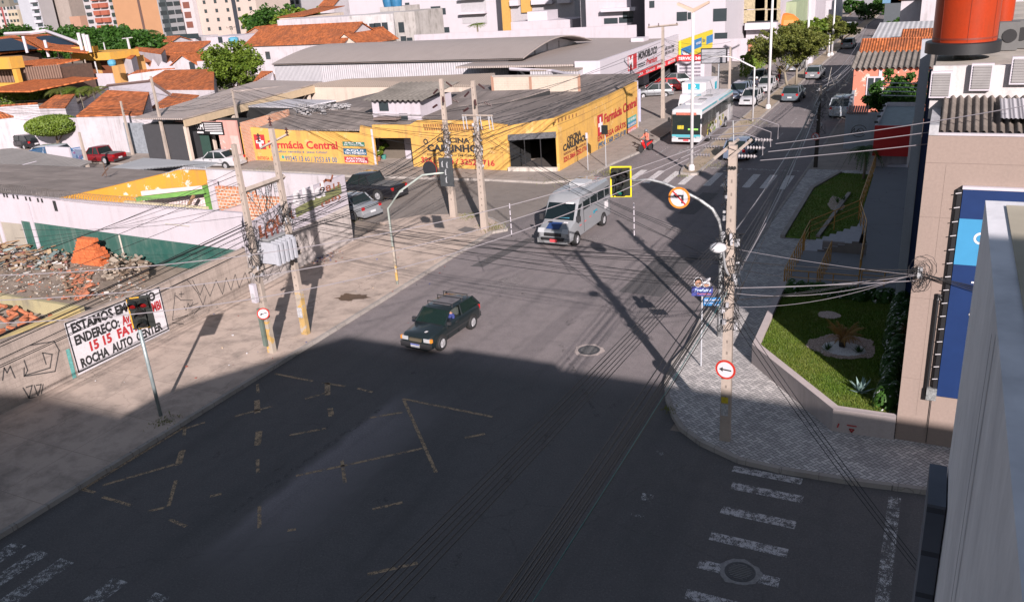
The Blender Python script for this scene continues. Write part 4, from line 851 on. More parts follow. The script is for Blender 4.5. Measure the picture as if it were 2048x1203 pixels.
nl('15 15  FATIMA',.17,.82,.32,hh*.165,txt_red); nl('ROCHA  AUTO  CENTER',.05,.93,.10,hh*.16,txt_black)
ribbon([[WX(135,700,XW)+Vector((.01,0,0)),WX(150,760,XW)+Vector((.01,0,0))]],.16,M_plain('turquoise_smear',(.12,.35,.33),.8,var=.4,scale=12),gwall,(1,0,0),'turquoise_smear')
# ---------------- vacant lot
tag(MB().prism([(XW-.21,-8),(XW-.21,29.9),(-80,29.9),(-80,-8)],-.1,.2).build('vacant_lot',dirt_m),kind='structure')
lw_=empty('lot_wall',(-40,30,0),'white wall with dark green dado along the far side of the vacant lot','wall')
MB().bx(-75,-30.6,30,30.2,-.1,3.5).build('wall_face',wh,lw_)
MB().plate([(-48.4,29.996,.0),(-29.4,29.996,0),(-29.4,29.996,1.45),(-48.4,29.996,1.95)],(0,-1,0),.008).build('green_dado',green_m,lw_)
MB().plate([(-75,29.99,0),(-48.45,29.99,0),(-48.45,29.99,1.75),(-75,29.99,1.8)],(0,-1,0),.006).build('bare_render',M_wall('bare_render',(.30,.27,.23),amt=.6),lw_)
for k in range(5): MB().bx(-47.5-k*3.2,-47.2-k*3.2,29.93,30,0,3.1).build('pilaster',wh,lw_)
mb=MB()
for px,py in ((8,390),(14,391),(27,393),(35,394),(52,397),(60,398),(76,400),(84,401),(110,408)):
    p=WY(px,py,29.99); mb.bx(p.x-.07,p.x+.07,29.975,29.99,p.z-.12,p.z+.12)
mb.build('vent_slots',darkm,lw_)
p=WY(110,410,29.98); MB().bx(p.x-.12,p.x+.12,29.96,29.985,p.z-.35,p.z+.25).build('hole',darkm,lw_)
MB().plate([(XW-.2,28.41,2.2),(-30.6,30,3.4),(-30.6,30.0,0),(XW-.2,28.41,0)],(.7,-.7,0),.15).build('corner_return',wh,lw_)
mb=MB(); mb.tube([WY(330,447,29.97),WY(378,452,29.97)],.03,5); p=WY(238,470,29.95); mb.tube([p,p-Vector((0,0,1.3))],.05,6); mb.build('pvc_pipe',M_plain('pvc',(.4,.37,.33),.6),lw_)
# razor wire coil
rz=MB(); n=520; x0,x1=-46.5,-33.5
rz.tube([(x0+(x1-x0)*i/n,30.1+.28*math.cos(i*.75),3.75+.28*math.sin(i*.75)-.15*math.sin(math.pi*i/n)) for i in range(n+1)],.012,3)
tag(rz.build('razor_wire',M_plain('razor_steel',(.22,.20,.19),.5,.5)),'coil of razor wire along the top of the white lot wall, right stretch','razor wire','razor wire coils on the lot wall')
rz=MB(); rz.tube([(-62+14*i/n,30.3+.33*math.cos(i*.8),3.72+.3*math.sin(i*.8)) for i in range(n+1)],.013,3)
tag(rz.build('razor_wire',M_plain('razor_steel',(.22,.20,.19))),'coil of razor wire along the white lot wall by the fibre cement roof, left stretch','razor wire','razor wire coils on the lot wall')
# brick stack, rubble
bs=empty('brick_stack',(-42.5,26.8,.2),'stepped stack of new orange hollow bricks on the vacant lot','brick stack')
bk=M_brick('orange_bricks',(.55,.14,.045),(.28,.10,.05),.24,.19,.012); c=W(172,505,.9); c=Vector((c.x,c.y,0))
rr=random.Random(3); mb=MB(); n_l=8
for L_ in range(n_l):
    half=1.22-.10*L_
    k=int(half*2/.25)
    for i in range(k+1):
        for j in range(3 if L_<5 else 2):
            mb.box((c.x-half+i*.25+rr.uniform(-.015,.015)+L_*.04,c.y+j*.22+rr.uniform(-.02,.02),.3+L_*.19),(.235,.2,.18),rr.uniform(-.04,.04))
mb.build('bricks',M_plain('new_brick',(.52,.13,.04),.9,var=.35,scale=4),bs); bs.location=(c.x,c.y,.2)
for o in bs.children: o.data.transform(Matrix.Translation(Vector((-42.5,26.8,.2))-bs.location))
def rubble(area,n,mats,smin,smax,label,seed=1,z=.2,mound=0):
    rr=random.Random(seed); mb=MB()
    for i in range(n):
        px=rr.uniform(area[0],area[2]); py=rr.uniform(area[1],area[3]); p=W(px,py,z)
        if p.y>29.7 or p.x>XW-.3: continue
        mb.mat(rr.randrange(len(mats))); s=rr.uniform(smin,smax)*(1 if rr.random()<.9 else 2)
        Mx=Matrix.Rotation(rr.uniform(-.5,.5),3,'X')@Matrix.Rotation(rr.uniform(-.5,.5),3,'Y')
        mb.box((p.x,p.y,z+s*.15+mound*rr.random()),(s*rr.uniform(.6,2.2),s*rr.uniform(.4,1),s*rr.uniform(.15,.5)),rr.uniform(0,3),Mx)
    o=mb.build('rubble',mats); tag(o,label,'rubble'); o['kind']='stuff'
rm=[M_plain('rub_a',(.30,.25,.2),.9,var=.3),M_plain('rub_b',(.16,.115,.08),.9,var=.3),M_plain('rub_c',(.36,.13,.07),.9,var=.3),M_plain('rub_d',(.42,.40,.38),.9,var=.2),M_plain('rub_e',(.07,.05,.04),.9)]
rc=[M_plain('jk_a',(.36,.34,.33),.6),M_plain('jk_b2',(.16,.11,.07),.9),M_plain('jk_b',(.13,.17,.17),.6),M_plain('rub_b',(.16,.115,.08),.9),M_plain('jk_c',(.09,.09,.10),.6),M_plain('jk_d',(.22,.08,.06),.6),M_plain('rub_a',(.3,.25,.2)),M_plain('jk_e',(.30,.22,.14),.9)]
rubble((-20,478,135,540),900,rc,.05,.22,'heap of mixed rubbish and debris at the left side of the lot',1,.2,.3)
rubble((0,500,290,600),1100,rm,.03,.11,'scattered brick rubble over the vacant lot',2)
rubble((130,545,185,600),140,[rm[2],rm[1]],.1,.22,'broken orange bricks in front of the stack',3,.2,.1)
rubble((210,500,300,560),500,[rm[0],rm[1],rm[0]],.06,.2,'earth and rubble mound by the rendered wall',4,.2,.5)
mb=MB(); rr=random.Random(8)
for i in range(22):
    p=W(rr.uniform(0,130),rr.uniform(490,530),.4); a=rr.uniform(0,3.1); l=rr.uniform(.5,1.6); mb.box((p.x,p.y,.45+rr.uniform(0,.25)),(l,.09,.04),a)
o=mb.build('timber_scraps',rust); tag(o,'loose timber scraps lying on the rubbish heap','timber'); o['kind']='stuff'
# small roofless hut at the lower left behind the wall
hs=empty('low_hut',(-33,19.5,0),'low hut with stacked clay tiles inside its parapet behind the street wall at left','hut')
hr=[W(0,575,2.75),W(112,608,2.6),WX(112,652,XW-.25),WX(0,700,XW-.25)]; hr[2].z=2.5; hr[3].z=2.6
A_,B_=hr[0],hr[1]
mb=MB(); yB=B_.y
MB().bx(-40,XW-.22,yB,yB+.18,0,2.62).build('parapet',M_wall('mossy_wall',(.33,.29,.17),amt=.9),hs)
MB().bx(-40,XW-.22,10,yB-.01,1.9,2.05).build('roof_slab',M_wall('hut_roof',(.30,.26,.22),amt=.8),hs)
MB().bx(XW-.5,XW-.215,10,yB-.01,2.06,2.66).build('parapet',M_wall('mossy_yellow_coping',(.46,.36,.16),amt=.6),hs)
mb=MB(); rr=random.Random(9)
for i in range(90):
    x=rr.uniform(-36,XW-.9); y=rr.uniform(15,yB-.4); a=rr.choice((0,.1,1.5)); d=Vector((math.cos(a),math.sin(a),0)); mb.tube([Vector((x,y,2.15+rr.uniform(0,.25))),Vector((x,y,2.15+rr.uniform(0,.25)))+d*.45],.08,6)
o=mb.build('stacked_tiles',M_plain('loose_tile',(.40,.13,.06),.9,var=.4,scale=5),hs); o['kind']='stuff'
# ---------------- roofless house behind the lot wall (y 30.2 .. 38)
rh=empty('roofless_house',(-37,34,0),'roofless house with ochre, green and brick inner walls behind the white lot wall','house')
xa=-39.84; xb=-41.87
MB().bx(xa,-29.45,36.8,37.0,0,3.82).build('rear_wall',wh2,rh)
MB().bx(xb,xa-.01,36.75,37.0,0,3.74).build('ochre_wall',yel2,rh)
x1=W(221,375,3.35).x; y1_=W(221,375,3.35).y
MB().prism([(xb,36.74,3.74),(xb-.2,36.74,3.74),(x1-.2,33.1,3.4),(x1-1.5,30.3,3.3),(x1-1.3,30.3,3.3),(x1,33.1,3.4)],0,None).build('ochre_wall',yel2,rh)
MB().prism([(x1+.05,30.25),(-29.5,30.25),(-29.5,36.7),(xb+.05,36.7)],0,.25).build('floor',M_concrete('house_floor',(.38,.30,.30),1,.4,False),rh)
bx0=-38.69; bx1=-35
MB().bx(bx0,bx0+2.9,36.2,36.5,.2,2.95).build('brick_infill',M_brick('infill_brick',(.52,.19,.09),(.42,.38,.33),.30,.20,.03),rh)
MB().bx(bx0-.5,bx0-.02,36.15,36.5,.2,3.3).build('white_post',wh,rh)
grm=M_plain('leaf_green_paint',(.10,.24,.045),.7,var=.2)
a=W(330,395,2.6); b=W(410,373,2.9)
MB().bx(bx0-.85,bx0-.52,36.0,36.4,.2,3.0).build('green_pillar',grm,rh); MB().prism([(-42.2,33.6),(-42.2,33.3),(bx0-.55,35.8),(bx0-.55,36.1)],2.6,2.85).build('green_beam',grm,rh)
pkm=M_plain('pale_pink_plaster',(.50,.40,.40),.8,var=.12)
MB().prism([(-43,34.6),(-43,34.4),(-39.6,36.7),(-39.6,36.74)],.2,2.9).build('pink_wall',pkm,rh)
MB().bx(-36.5,-36.3,30.6,36,.2,2.1).build('inner_wall',pkm,rh); MB().bx(x1+1,-36.5,33.2,33.4,.2,2.6).build('inner_wall',M_plain('cream_plaster',(.48,.42,.28),.8),rh)
MB().tube([(bx0-2.4,34.5,.3),(bx0-.9,35.3,2.6)],.1,4).build('leaning_board',rust,rh)
MB().bx(bx0+3.0,-30.5,36.2,36.5,.2,2.5).build('brick_infill',M_brick('infill_brick2',(.45,.17,.08),(.40,.36,.31),.30,.20,.03),rh)
# fibre cement roof west of it
fr=empty('workshop_shed',(-52,34,0),'low shed with weathered grey fibre cement roof behind the white lot wall','shed')
poly=[(x1-1.5,30.35,3.3),(x1-.25,33.1,3.35),(xb-.25,37.0,3.5),(xb-7,38.0,3.3),(-62,38.2,3.1),(-66,30.35,3.2)]
MB().slab(poly,.1).build('roof',fibro_y,fr); MB().prism([(x-.0,y) for x,y,z in poly],0,3.0).build('wall',wh2,fr)
mb=MB(); p=W(213,352,3.5); mb.tube([p,p+Vector((0,0,.9))],.03,5); mb.tube([p+Vector((-.4,0,.0)),p+Vector((.2,.1,.5))],.05,5); mb.build('vent_pipe',M_plain('rusty_iron',(.10,.06,.045),.8),fr)
# metal fence strip at the street side
mf=empty('metal_fence',(-46,39.6,0),'low galvanised sheet fence along the back street','fence')
p0=W(188,347,2.6); p1=W(262,325,2.6); p2=W(412,335,2.6)
for a,b in ((p0,p1),(p1,p2)): MB().plate([a,b,b-Vector((0,0,1.1)),a-Vector((0,0,1.1))],(0.1,-1,0),.04).build('sheet',zinc,mf)
MB().slab([p0,p1,p2,p2+Vector((0,1.2,.1)),p1+Vector((0,1.2,.1)),p0+Vector((0,1.2,.1))],.05).build('capping',M_corr('pale_grey_sheet',(.36,.37,.39),'x',.2,.2,patch=False),mf)
mb=MB()
for k in range(8): p=p1.lerp(p2,k/7); mb.tube([p-Vector((0,0.05,1.1)),p+Vector((0,-.05,.1))],.03,4)
mb.parts('upright',steel,mf)
# white rear wall of the block along back street at right: (410..690, 340..350)
# carport with blue gates at far left
cp=empty('carport',(-66,40,0),'open carport with ribbed grey roof and white truss at far left','carport')
cr=[W(0,298,3.0),W(25,296,3.0),W(183,322,3.0),W(160,333,2.9),W(0,350,2.9)]
MB().slab(cr,.12).build('roof',M_corr('ribbed_carport',(.28,.26,.25),'x',.5,.3,patch=False),cp)
mb=MB(); a,b=W(0,352,2.6),W(75,332,2.6)
for k in range(12): p=a.lerp(b,k/12); q_=a.lerp(b,(k+1)/12); mb.tube([p,q_+Vector((0,0,.35))],.03,4); mb.tube([p+Vector((0,0,.35)),q_],.03,4)
mb.tube([a,b],.04,5); mb.tube([a+Vector((0,0,.35)),b+Vector((0,0,.35))],.04,5)
for px in (10,42,75): p=W(px,345,2.6); mb.tube([p,Vector((p.x,p.y,0))],.06,6)
mb.build('truss',wh_clean,cp)
blue=M_plain('gate_blue',(.03,.12,.28),.5)
def bars(name,label,p0,p1,h,m,n=22,cat='gate',group=None,z0=.1,sign=None):
    e=empty(name,p0,label,cat,group); mb=MB(); p0=Vector(p0); p1=Vector(p1)
    for k in range(n+1): p=p0.lerp(p1,k/n); mb.tube([p+Vector((0,0,z0)),p+Vector((0,0,h))],.02,4)
    for z in (z0,h*.5,h): mb.tube([p0+Vector((0,0,z)),p1+Vector((0,0,z))],.035,4)
    mb.build('bars',m,e); return e
a=W(68,362,.1); b=W(112,350,.1); e=bars('gate','blue barred gate with banners beside the carport',(a.x,a.y,0),(b.x,b.y,0),2.6,blue)
a=W(127,350,.1); b=W(172,342,.1); bars('gate','blue barred gate left of the leaning pole',(a.x,a.y,0),(b.x,b.y,0),2.2,blue,26)
c=W(118,318,2); tag(MB().bx(c.x-1.3,c.x+1.6,c.y-.05,c.y+.1,1.6,3.0).build('banner',wh_clean),'white banner over the blue gate beside the carport','banner')
# ================================================================ YELLOW CORNER BLOCK
yb_=empty('corner_shop_block',(-40,56,0),'yellow painted single storey corner block with pharmacy adverts and workshop openings','building')
Yw=54.7
def ypanel(name,pl,m,Y=Yw,th=.2,parent=None): return MB().plate(pl,(0,-1,0),th).build(name,m,parent or yb_)
def WYY(px,py): return WY(px,py,Yw)
x_a=WYY(492,323).x; x_b=WYY(754,333).x; x_c=WYY(828,336).x; x_d=WYY(1020,347).x
zt=lambda px,py: WYY(px,py).z
ypanel('wall',[(x_a,Yw,0),(x_b,Yw,0),(x_b,Yw,zt(745,257)),(WYY(720,251).x,Yw,zt(720,251)),(WYY(719,266).x,Yw,zt(719,266)),(WYY(576,261).x,Yw,zt(576,261)),(x_a,Yw,zt(484,253))],yel)
ypanel('lintel_wall',[(x_b,Yw,zt(745,276)),(x_c,Yw,zt(825,276)),(x_c,Yw,zt(825,250)),(x_b,Yw,zt(745,250))],yel)
ypanel('wall',[(x_c,Yw,0),(x_d,Yw,0),(x_d,Yw,zt(1018,250)),(WYY(980,246).x,Yw,zt(980,246)),(WYY(979,241).x,Yw,zt(979,241)),(WYY(834,241).x,Yw,zt(834,241)),(x_c,Yw,zt(825,250))],yel)
MB().bx(x_b-.18,x_b,Yw-.012,Yw-.0,0.1,3).build('white_jamb',wh_clean,yb_)
# garage opening and lintel
xo1=-24.55; yo1=55.2
MB().plate([(x_d,Yw,2.75),(xo1,yo1,2.95),(xo1,yo1,3.95),(x_d,Yw,3.4)],(.1,-1,0),.2).build('lintel_wall',yel,yb_)
MB().plate([(x_d+.05,Yw-.05,2.35),(xo1,yo1-.05,2.55),(xo1,yo1-.05,2.98),(x_d+.05,Yw-.05,2.78)],(.1,-1,0),.06).build('rolled_shutter',M_plain('grubby_shutter',(.10,.10,.11),.7,var=.5,scale=9),yb_)
MB().prism([(x_d,Yw),(xo1,yo1),(xo1,yo1-.25),(x_d,Yw-.3)],0,.42).build('threshold',M_wall('peeling_whitewash',(.46,.42,.38),amt=.9),yb_)
mb=MB()
for k in (.33,.66): p=Vector((x_d,Yw,0)).lerp(Vector((xo1,yo1,0)),k); mb.tube([p+Vector((0,.1,.3)),p+Vector((0,.1,2.5))],.04,5)
mb.parts('steel_post',black_m,yb_)
# right wing along the avenue
XR=-24.4
MB().prism([(XR-.05,55.2,0),(-24.27,72.6,0),(-24.47,72.6,0),(XR-.25,55.2,0)],0,.01).build('footing',yel,yb_)
def wing(y): return XR-.0+ (y-55.2)*(.13/17.4)
MB().plate([(wing(55.2),55.2,0),(wing(72.6),72.6,0),(wing(72.6),72.6,4.15),(wing(66),66,4.0),(wing(55.2),55.2,4.0)],(1,0,0),.2).build('wall',yel,yb_)
MB().bx(-24.5,-24.25,72.61,72.85,0,4.2).build('white_end_pier',wh,yb_)
MB().bx(x_d+.02,XR-.21,56.5,64,0.01,.05).build('garage_floor',M_plain('oily_floor',(.07,.06,.055),.8),yb_)
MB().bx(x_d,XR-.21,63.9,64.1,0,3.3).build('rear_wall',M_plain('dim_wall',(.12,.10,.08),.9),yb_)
# vents band
mb=MB()
for k in range(26):
    for j in range(2):
        p=WYY(848+k*4.6+j*2.3,251+j*7); 
        mb.bx(p.x-.07,p.x+.07,Yw-.012,Yw-.002,p.z-.11,p.z+.11)
mb.build('vent_blocks',M_plain('vent_shadow',(.20,.09,.03),.9),yb_)
mb=MB()
for k in range(7):
    for (px,py) in ((1110+k*7,229-k*2.2),(1040+k*5,238)):
        p=WX(px,py+14,XR+.02) if px>1105 else None
        if p: mb.bx(p.x,p.x+.02,p.y-.09,p.y+.09,p.z-.12,p.z+.12)
mb.build('vent_blocks',M_plain('vent_shadow',(.2,.09,.03)),yb_)
# adverts
def yt(body,a,b,h,m,**k):
    A=WYY(*a); B=WYY(*b); return text(body,(A.x,Yw,A.z),(B.x,Yw,B.z),h,m,yb_,nrm=(0,-1,0),off=.012,**k)
def pm(dpx): return dpx*.0345*1.05
A=WYY(512,298); B=WYY(533,299); MB().bx(A.x,B.x,Yw-.012,Yw-.002,A.z,WYY(512,269).z).build('red_square',txt_red,yb_)
cx=(A.x+B.x)/2; cz=(A.z+WYY(512,269).z)/2; MB().bx(cx-.13,cx+.13,Yw-.02,Yw-.013,cz-.42,cz+.42).bx(cx-.42,cx+.42,Yw-.0195,Yw-.0135,cz-.13,cz+.13).build('white_cross',txt_white,yb_)
p=WYY(499,285); ribbon([[p+Vector((-.15,0,.4)),p+Vector((.15,0,.4)),p+Vector((.15,0,.05)),p+Vector((-.15,0,.05)),p+Vector((-.15,0,.4))],[p+Vector((-.1,0,-.1)),p+Vector((.1,0,-.1)),p+Vector((.1,0,-.5)),p+Vector((-.1,0,-.5)),p+Vector((-.1,0,-.1))]],.09,txt_brown,yb_,(0,-1,0),'painted_emblem')
yt('Farmácia Central',(538,296),(676,298),.62,txt_red,bold=.03)
yt('O melhor remédio é  Jesus Cristo!',(543,304.5),(655,307),.2,txt_blue); yt('ENTREGA  GRÁTIS',(516,319),(560,320),.27,txt_red,bold=.02)
yt('99245.13 60 / 3253.69 00',(571,321),(675,325),.42,txt_blue,bold=.015)
p=WYY(566,314); MB().lathe((p.x,Yw-.001,p.z),[(.15,0),(.15,.01)],16,Matrix.Rotation(R(90),3,'X')).build('phone_disc',M_plain('teal_paint',(.03,.25,.22),.7),yb_)
for (a0,a1,b0,b1,c,t) in ((686,730,283,292,(.03,.13,.09),'SEUS 2a. Unidade'),(688,734,296.5,309,(.03,.10,.17),'AQUI TEM REMÉDIO'),(690,737,313,325,(.33,.03,.04),'ACEITAMOS CARTÕES')):
    A=WYY(a0,b1); B=WYY(a1,b1+1.5); top=WYY(a0,b0).z
    MB().bx(A.x,B.x,Yw-.012,Yw-.002,A.z,top).build('advert_panel',M_plain('ad%d'%a0,c,.7),yb_); w=t.split(' ',1)
    text(w[0],(A.x+.2,Yw,(A.z+top)/2+.03),(B.x-.3,Yw,(A.z+top)/2+.03),(top-A.z)*.3,txt_white,yb_,nrm=(0,-1,0),off=.02,bold=.02); text(w[1],(A.x+.1,Yw,A.z+.07),(B.x-.1,Yw,A.z+.07),(top-A.z)*.3,txt_white,yb_,nrm=(0,-1,0),off=.02,bold=.02)
yt('O',(847,288),(857,289),.42,txt_black,bold=.05); yt('OFICINA',(874,284),(940,286),.36,txt_black,bold=.04); yt('CARLINHOS',(855,302),(967,304),.5,txt_black,bold=.05)
yt('ESPECIALIZADO EM GERAL',(855,311),(955,314),.16,txt_black); yt('3251.3064 / 3252.1716',(843,325),(990,332),.42,txt_red,bold=.03)
yt('OFICINA',(1000,300),(1006,301),.0001,txt_black) if False else None
rr=random.Random(14)
for (px,py) in ((990,302),(845,300),(855,318)):
    p=WYY(px,py); ribbon([[p+Vector((rr.uniform(-.8,.8),0,rr.uniform(-.4,.4))) for _ in range(9)]],.03,M_plain('brown_ink',(.22,.12,.03),.8),yb_,(0,-1,0))
# right wing adverts
def xt(body,a,b,h,m,**k):
    A=WX(a[0],a[1],XR+.06); B=WX(b[0],b[1],XR+.06); return text(body,(XR+.03+(A.y-55)*.0075,A.y,A.z),(XR+.03+(B.y-55)*.0075,B.y,B.z),h,m,yb_,nrm=(1,0,0),off=.015,**k)
xt('OFICINA',(1135,285),(1162,271),.42,txt_black,bold=.03); xt('CARLINHOS',(1127,303),(1173,279),.46,txt_black,bold=.04); xt('SERVIÇOS EM GERAL',(1128,311),(1172,288),.16,txt_brown); xt('3251.3064 3252.1716',(1128,325),(1174,299),.36,txt_red,bold=.03)
A=WX(1195,272,XR+.05); B=WX(1207,264,XR+.05)
MB().bx(XR+.09,XR+.11,A.y,A.y+1.15,A.z,A.z+1.6).build('red_square',txt_red,yb_); MB().bx(XR+.112,XR+.118,A.y+.42,A.y+.72,A.z+.2,A.z+1.4).bx(XR+.1125,XR+.1175,A.y+.1,A.y+1.05,A.z+.65,A.z+.95).build('white_cross',txt_white,yb_)
xt('Farmácia Central',(1208,247),(1271,211),.72,txt_red,bold=.03); xt('ENTREGA GRÁTIS',(1195,283),(1250,253),.44,txt_red,bold=.02); xt('(99245.1360) 3253.69 00',(1196,297),(1250,268),.42,txt_blue)
for (a0,a1,py,c) in ((1253,1271,244,(.08,.30,.26)),(1253,1271,254,(.04,.16,.28)),(1253,1271,266,(.5,.12,.10))):
    A=WX(a0,py,XR+.05); B=WX(a1,py-9,XR+.05); MB().bx(XR+.12,XR+.14,A.y,B.y,A.z-.15,A.z+.28).build('advert_panel',M_plain('adx%d'%py,c,.7),yb_)
    text('SEU REMÉDIO',(XR+.14,A.y+.15,A.z-.05),(XR+.14,B.y-.15,A.z-.05),.2,txt_white,yb_,nrm=(1,0,0),off=.01)
# roofs of the corner block
def poly(*p): return [W(x,y,z) for x,y,z in p]
def hall(name,label,cat,pts,roofm,wallm,th=.12,group=None,shrink=0,mats2=None,walls=True):
    P=[Vector(p) for p in pts]; c=sum(P,Vector((0,0,0)))/len(P); e=empty(name,(c.x,c.y,0),label,cat,group)
    MB().slab(P,th).build('roof',roofm,e)
    if walls: Q=[c+(p-c)*(1-shrink) for p in P]; MB().prism([(q.x,q.y,q.z-th-.03) for q in Q],0,None).build('wall',wallm,e)
    return e
MB().slab([(x_a+.2,Yw+.25,2.75),(-35.5,Yw+.25,2.95),(-36,60,3.5),(-50,61.5,3.7),(x_a-.5,59.5,3.5)],.1).build('roof',fibro_x,yb_)
MB().slab([(-39.3,58.5,3.55),(-33,Yw+1.2,3.3),(x_d+.3,Yw+.3,3.25),(XR-.3,55.5,3.5),(-24.7,72.5,3.75),(-25.5,77,4.3),(-40,77,4.3)],.12).build('roof',fibro_dark,yb_)
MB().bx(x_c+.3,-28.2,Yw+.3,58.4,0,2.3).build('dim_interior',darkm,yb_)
MB().bx(x_b-1.5,x_c+.2,Yw+.25,60,.0,.06).build('yard_floor',M_concrete('yard_floor',(.36,.31,.28),2,.5),yb_)
MB().bx(x_b-1.5,x_b+.9,57.5,57.7,0,2.7).build('yard_wall',M_plain('dim_wall',(.12,.10,.08)),yb_)
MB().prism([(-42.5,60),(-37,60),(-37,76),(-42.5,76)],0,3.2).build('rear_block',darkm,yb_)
# white two storey house inside the block
w2=empty('white_house',(-41,62,0),'narrow white rendered house with corrugated roof inside the yellow block','house')
WF=57.6; a=WY(743,203,WF); b=WY(835,190,WF); c=WY(835,225,WF)
MB().bx(a.x,c.x+.3,WF,WF+5,0,4.72).build('wall',wh,w2)
MB().bx(a.x-.02,c.x+.32,WF-.08,WF,3.6,3.72).build('string_course',wh2,w2)
corrugated(a.x-.7,c.x+1.0,WF-.5,WF+5.6,4.85,5.5,.5,.06,M_corr('old_big_sheet',(.22,.20,.18),'y',60,.9,patch=False),w2,'roof')
for (px,py,w,h) in ((768,213,.9,.7),(808,238,.8,.9),(752,207,.0,.0)):
    if w: p=WY(px,py,WF); MB().bx(p.x-w/2,p.x+w/2,WF-.06,WF-.01,p.z-h/2,p.z+h/2).build('window',winm,w2)
p=WY(783,232,WF); MB().bx(p.x-1.2,p.x+1.0,WF-.9,WF-.1,p.z-.2,p.z+.0).build('wooden_awning',M_plain('old_boards',(.16,.12,.11),.9),w2)
# dark workshop roofs to the left of it
hall('workshop_roof','dark weathered workshop roof left of the narrow white house','shed',poly((600,222,3.6),(760,184,3.8),(872,186,3.6),(745,234,3.3)),fibro_dark,darkm)
hall('workshop_roof','pale pitched tin roof over the workshop yard left of the dark roof','shed',poly((490,212,3.7),(575,198,4.0),(672,200,4.0),(600,214,3.7)),zinc,darkm)
mb=MB(); rr=random.Random(31)
for i in range(420):
    p=W(rr.uniform(590,650),rr.uniform(215,228),3.5) if i<200 else W(rr.uniform(640,700),rr.uniform(206,212),3.9); s=rr.uniform(.1,.4); mb.box((p.x,p.y,3.2+rr.uniform(0,.7)),(s,s*.5,s*.3),rr.uniform(0,3))
o=mb.build('scrap_metal',M_plain('scrap',(.34,.33,.34),.6,.4,var=.4)); tag(o,'heap of scrap metal between the workshop roofs','scrap'); o['kind']='stuff'
e=empty('brick_parapet',W(525,235,3.6),'raw orange brick parapet left of the yellow pharmacy wall','wall')
A,B=W(480,250,3.3),W(575,226,3.6); MB().prism([(A.x,A.y,3.5),(B.x,B.y,3.9),(B.x,B.y+.25,3.9),(A.x,A.y+.25,3.5)],0,None).build('bricks',brick,e)
# pink sign wall + open hall
pw=empty('pink_workshop',(-57.5,54.5,0),'faded pink workshop front with black and white sign left of the pharmacy wall','building')
pinkw=M_wall('faded_pink',(.52,.27,.235),amt=.45,patch=(.5,.42,.40),pamt=.12); A=WY(366,320,Yw); B=WY(486,325,Yw)
o1=WY(400,320,Yw).x; o2=WY(447,320,Yw).x
MB().bx(A.x,o1,Yw,Yw+.2,0,3.4).build('wall',pinkw,pw); MB().bx(o2,B.x,Yw,Yw+.2,0,3.5).build('wall',pinkw,pw); MB().bx(o1+.01,o2-.01,Yw,Yw+.2,2.5,3.4).build('lintel',pinkw,pw); MB().bx(A.x,B.x,57,57.2,0,3.3).build('rear',darkm,pw)
MB().bx(o1,o2-1.4,Yw+.15,Yw+.2,0,2.5).build('open_door',M_plain('dark_green_door',(.02,.05,.04),.7),pw)
p=WY(395,268,Yw); q_=WY(450,270,Yw); MB().bx(p.x,q_.x,Yw-.12,Yw-.02,p.z,WY(395,243,Yw).z).build('sign_panel',black_m,pw)
text('D.M',(p.x+.1,Yw-.12,p.z+.45),(p.x+1.0,Yw-.12,p.z+.45),.5,txt_white,pw,nrm=(0,-1,0),bold=.03)
mb=MB()
for k in range(5): mb.bx(p.x+1.15,q_.x-.1,Yw-.13,Yw-.121,p.z+.3+k*.16,p.z+.36+k*.16)
mb.bx(p.x+.15,p.x+.9,Yw-.13,Yw-.121,p.z+.1,p.z+.25); mb.bx(p.x+1.7,q_.x-.1,Yw-.13,Yw-.121,p.z+.06,p.z+.22); mb.build('sign_stripes',txt_white,pw)
MB().plate([(B.x,Yw-.005,.0),(B.x-.9,Yw-.005,0),(B.x-.9,Yw-.005,2.2),(B.x,Yw-.005,2.2)],(0,-1,0),.004).build('pale_patch',M_plain('pale_pink',(.5,.36,.33),.8,var=.2),pw)
# long metal canopy hall
P=poly((262,236,4.0),(365,237,4.0),(645,163,4.2),(520,160,5.0),(450,180,5.0))
e=hall('open_hall','long open hall with smooth grey metal roof and cream edge beam','shed',P,metal_roof,darkm,walls=False)
A,B=P[1],P[2]; MB().prism([(A.x,A.y,3.85),(B.x,B.y,4.05),(B.x+.3,B.y,4.05),(A.x+.3,A.y-.1,3.85)],3.3,None).build('edge_beam',M_plain('cream_beam',(.47,.36,.24),.7),e)
mb=MB()
for k in range(8): p=A.lerp(B,k/7); mb.bx(p.x-.15,p.x+.15,p.y,p.y+.3,0,3.3)
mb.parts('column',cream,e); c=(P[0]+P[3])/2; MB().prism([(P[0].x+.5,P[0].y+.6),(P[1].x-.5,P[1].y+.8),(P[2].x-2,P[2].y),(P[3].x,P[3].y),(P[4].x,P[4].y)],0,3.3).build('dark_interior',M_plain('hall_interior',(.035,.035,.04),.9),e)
mb=MB(); mb.bx(-67,-61.5,55.6,55.8,0,3.3); mb.build('front_wall',wh2,e)
gm=M_plain('grey_shutter',(.22,.24,.27),.6,var=.3,scale=5); p=WY(262,308,55.6); q_=WY(302,310,55.6); MB().bx(p.x,q_.x,55.5,55.59,0,3.0).build('roller_shutter',gm,e)
p=WY(307,310,55.6); q_=WY(350,312,55.6); MB().bx(p.x,q_.x,55.51,55.59,0,2.9).build('mural_panel',M_plain('mural',(.30,.17,.08),.7,var=.9,scale=1.7),e)
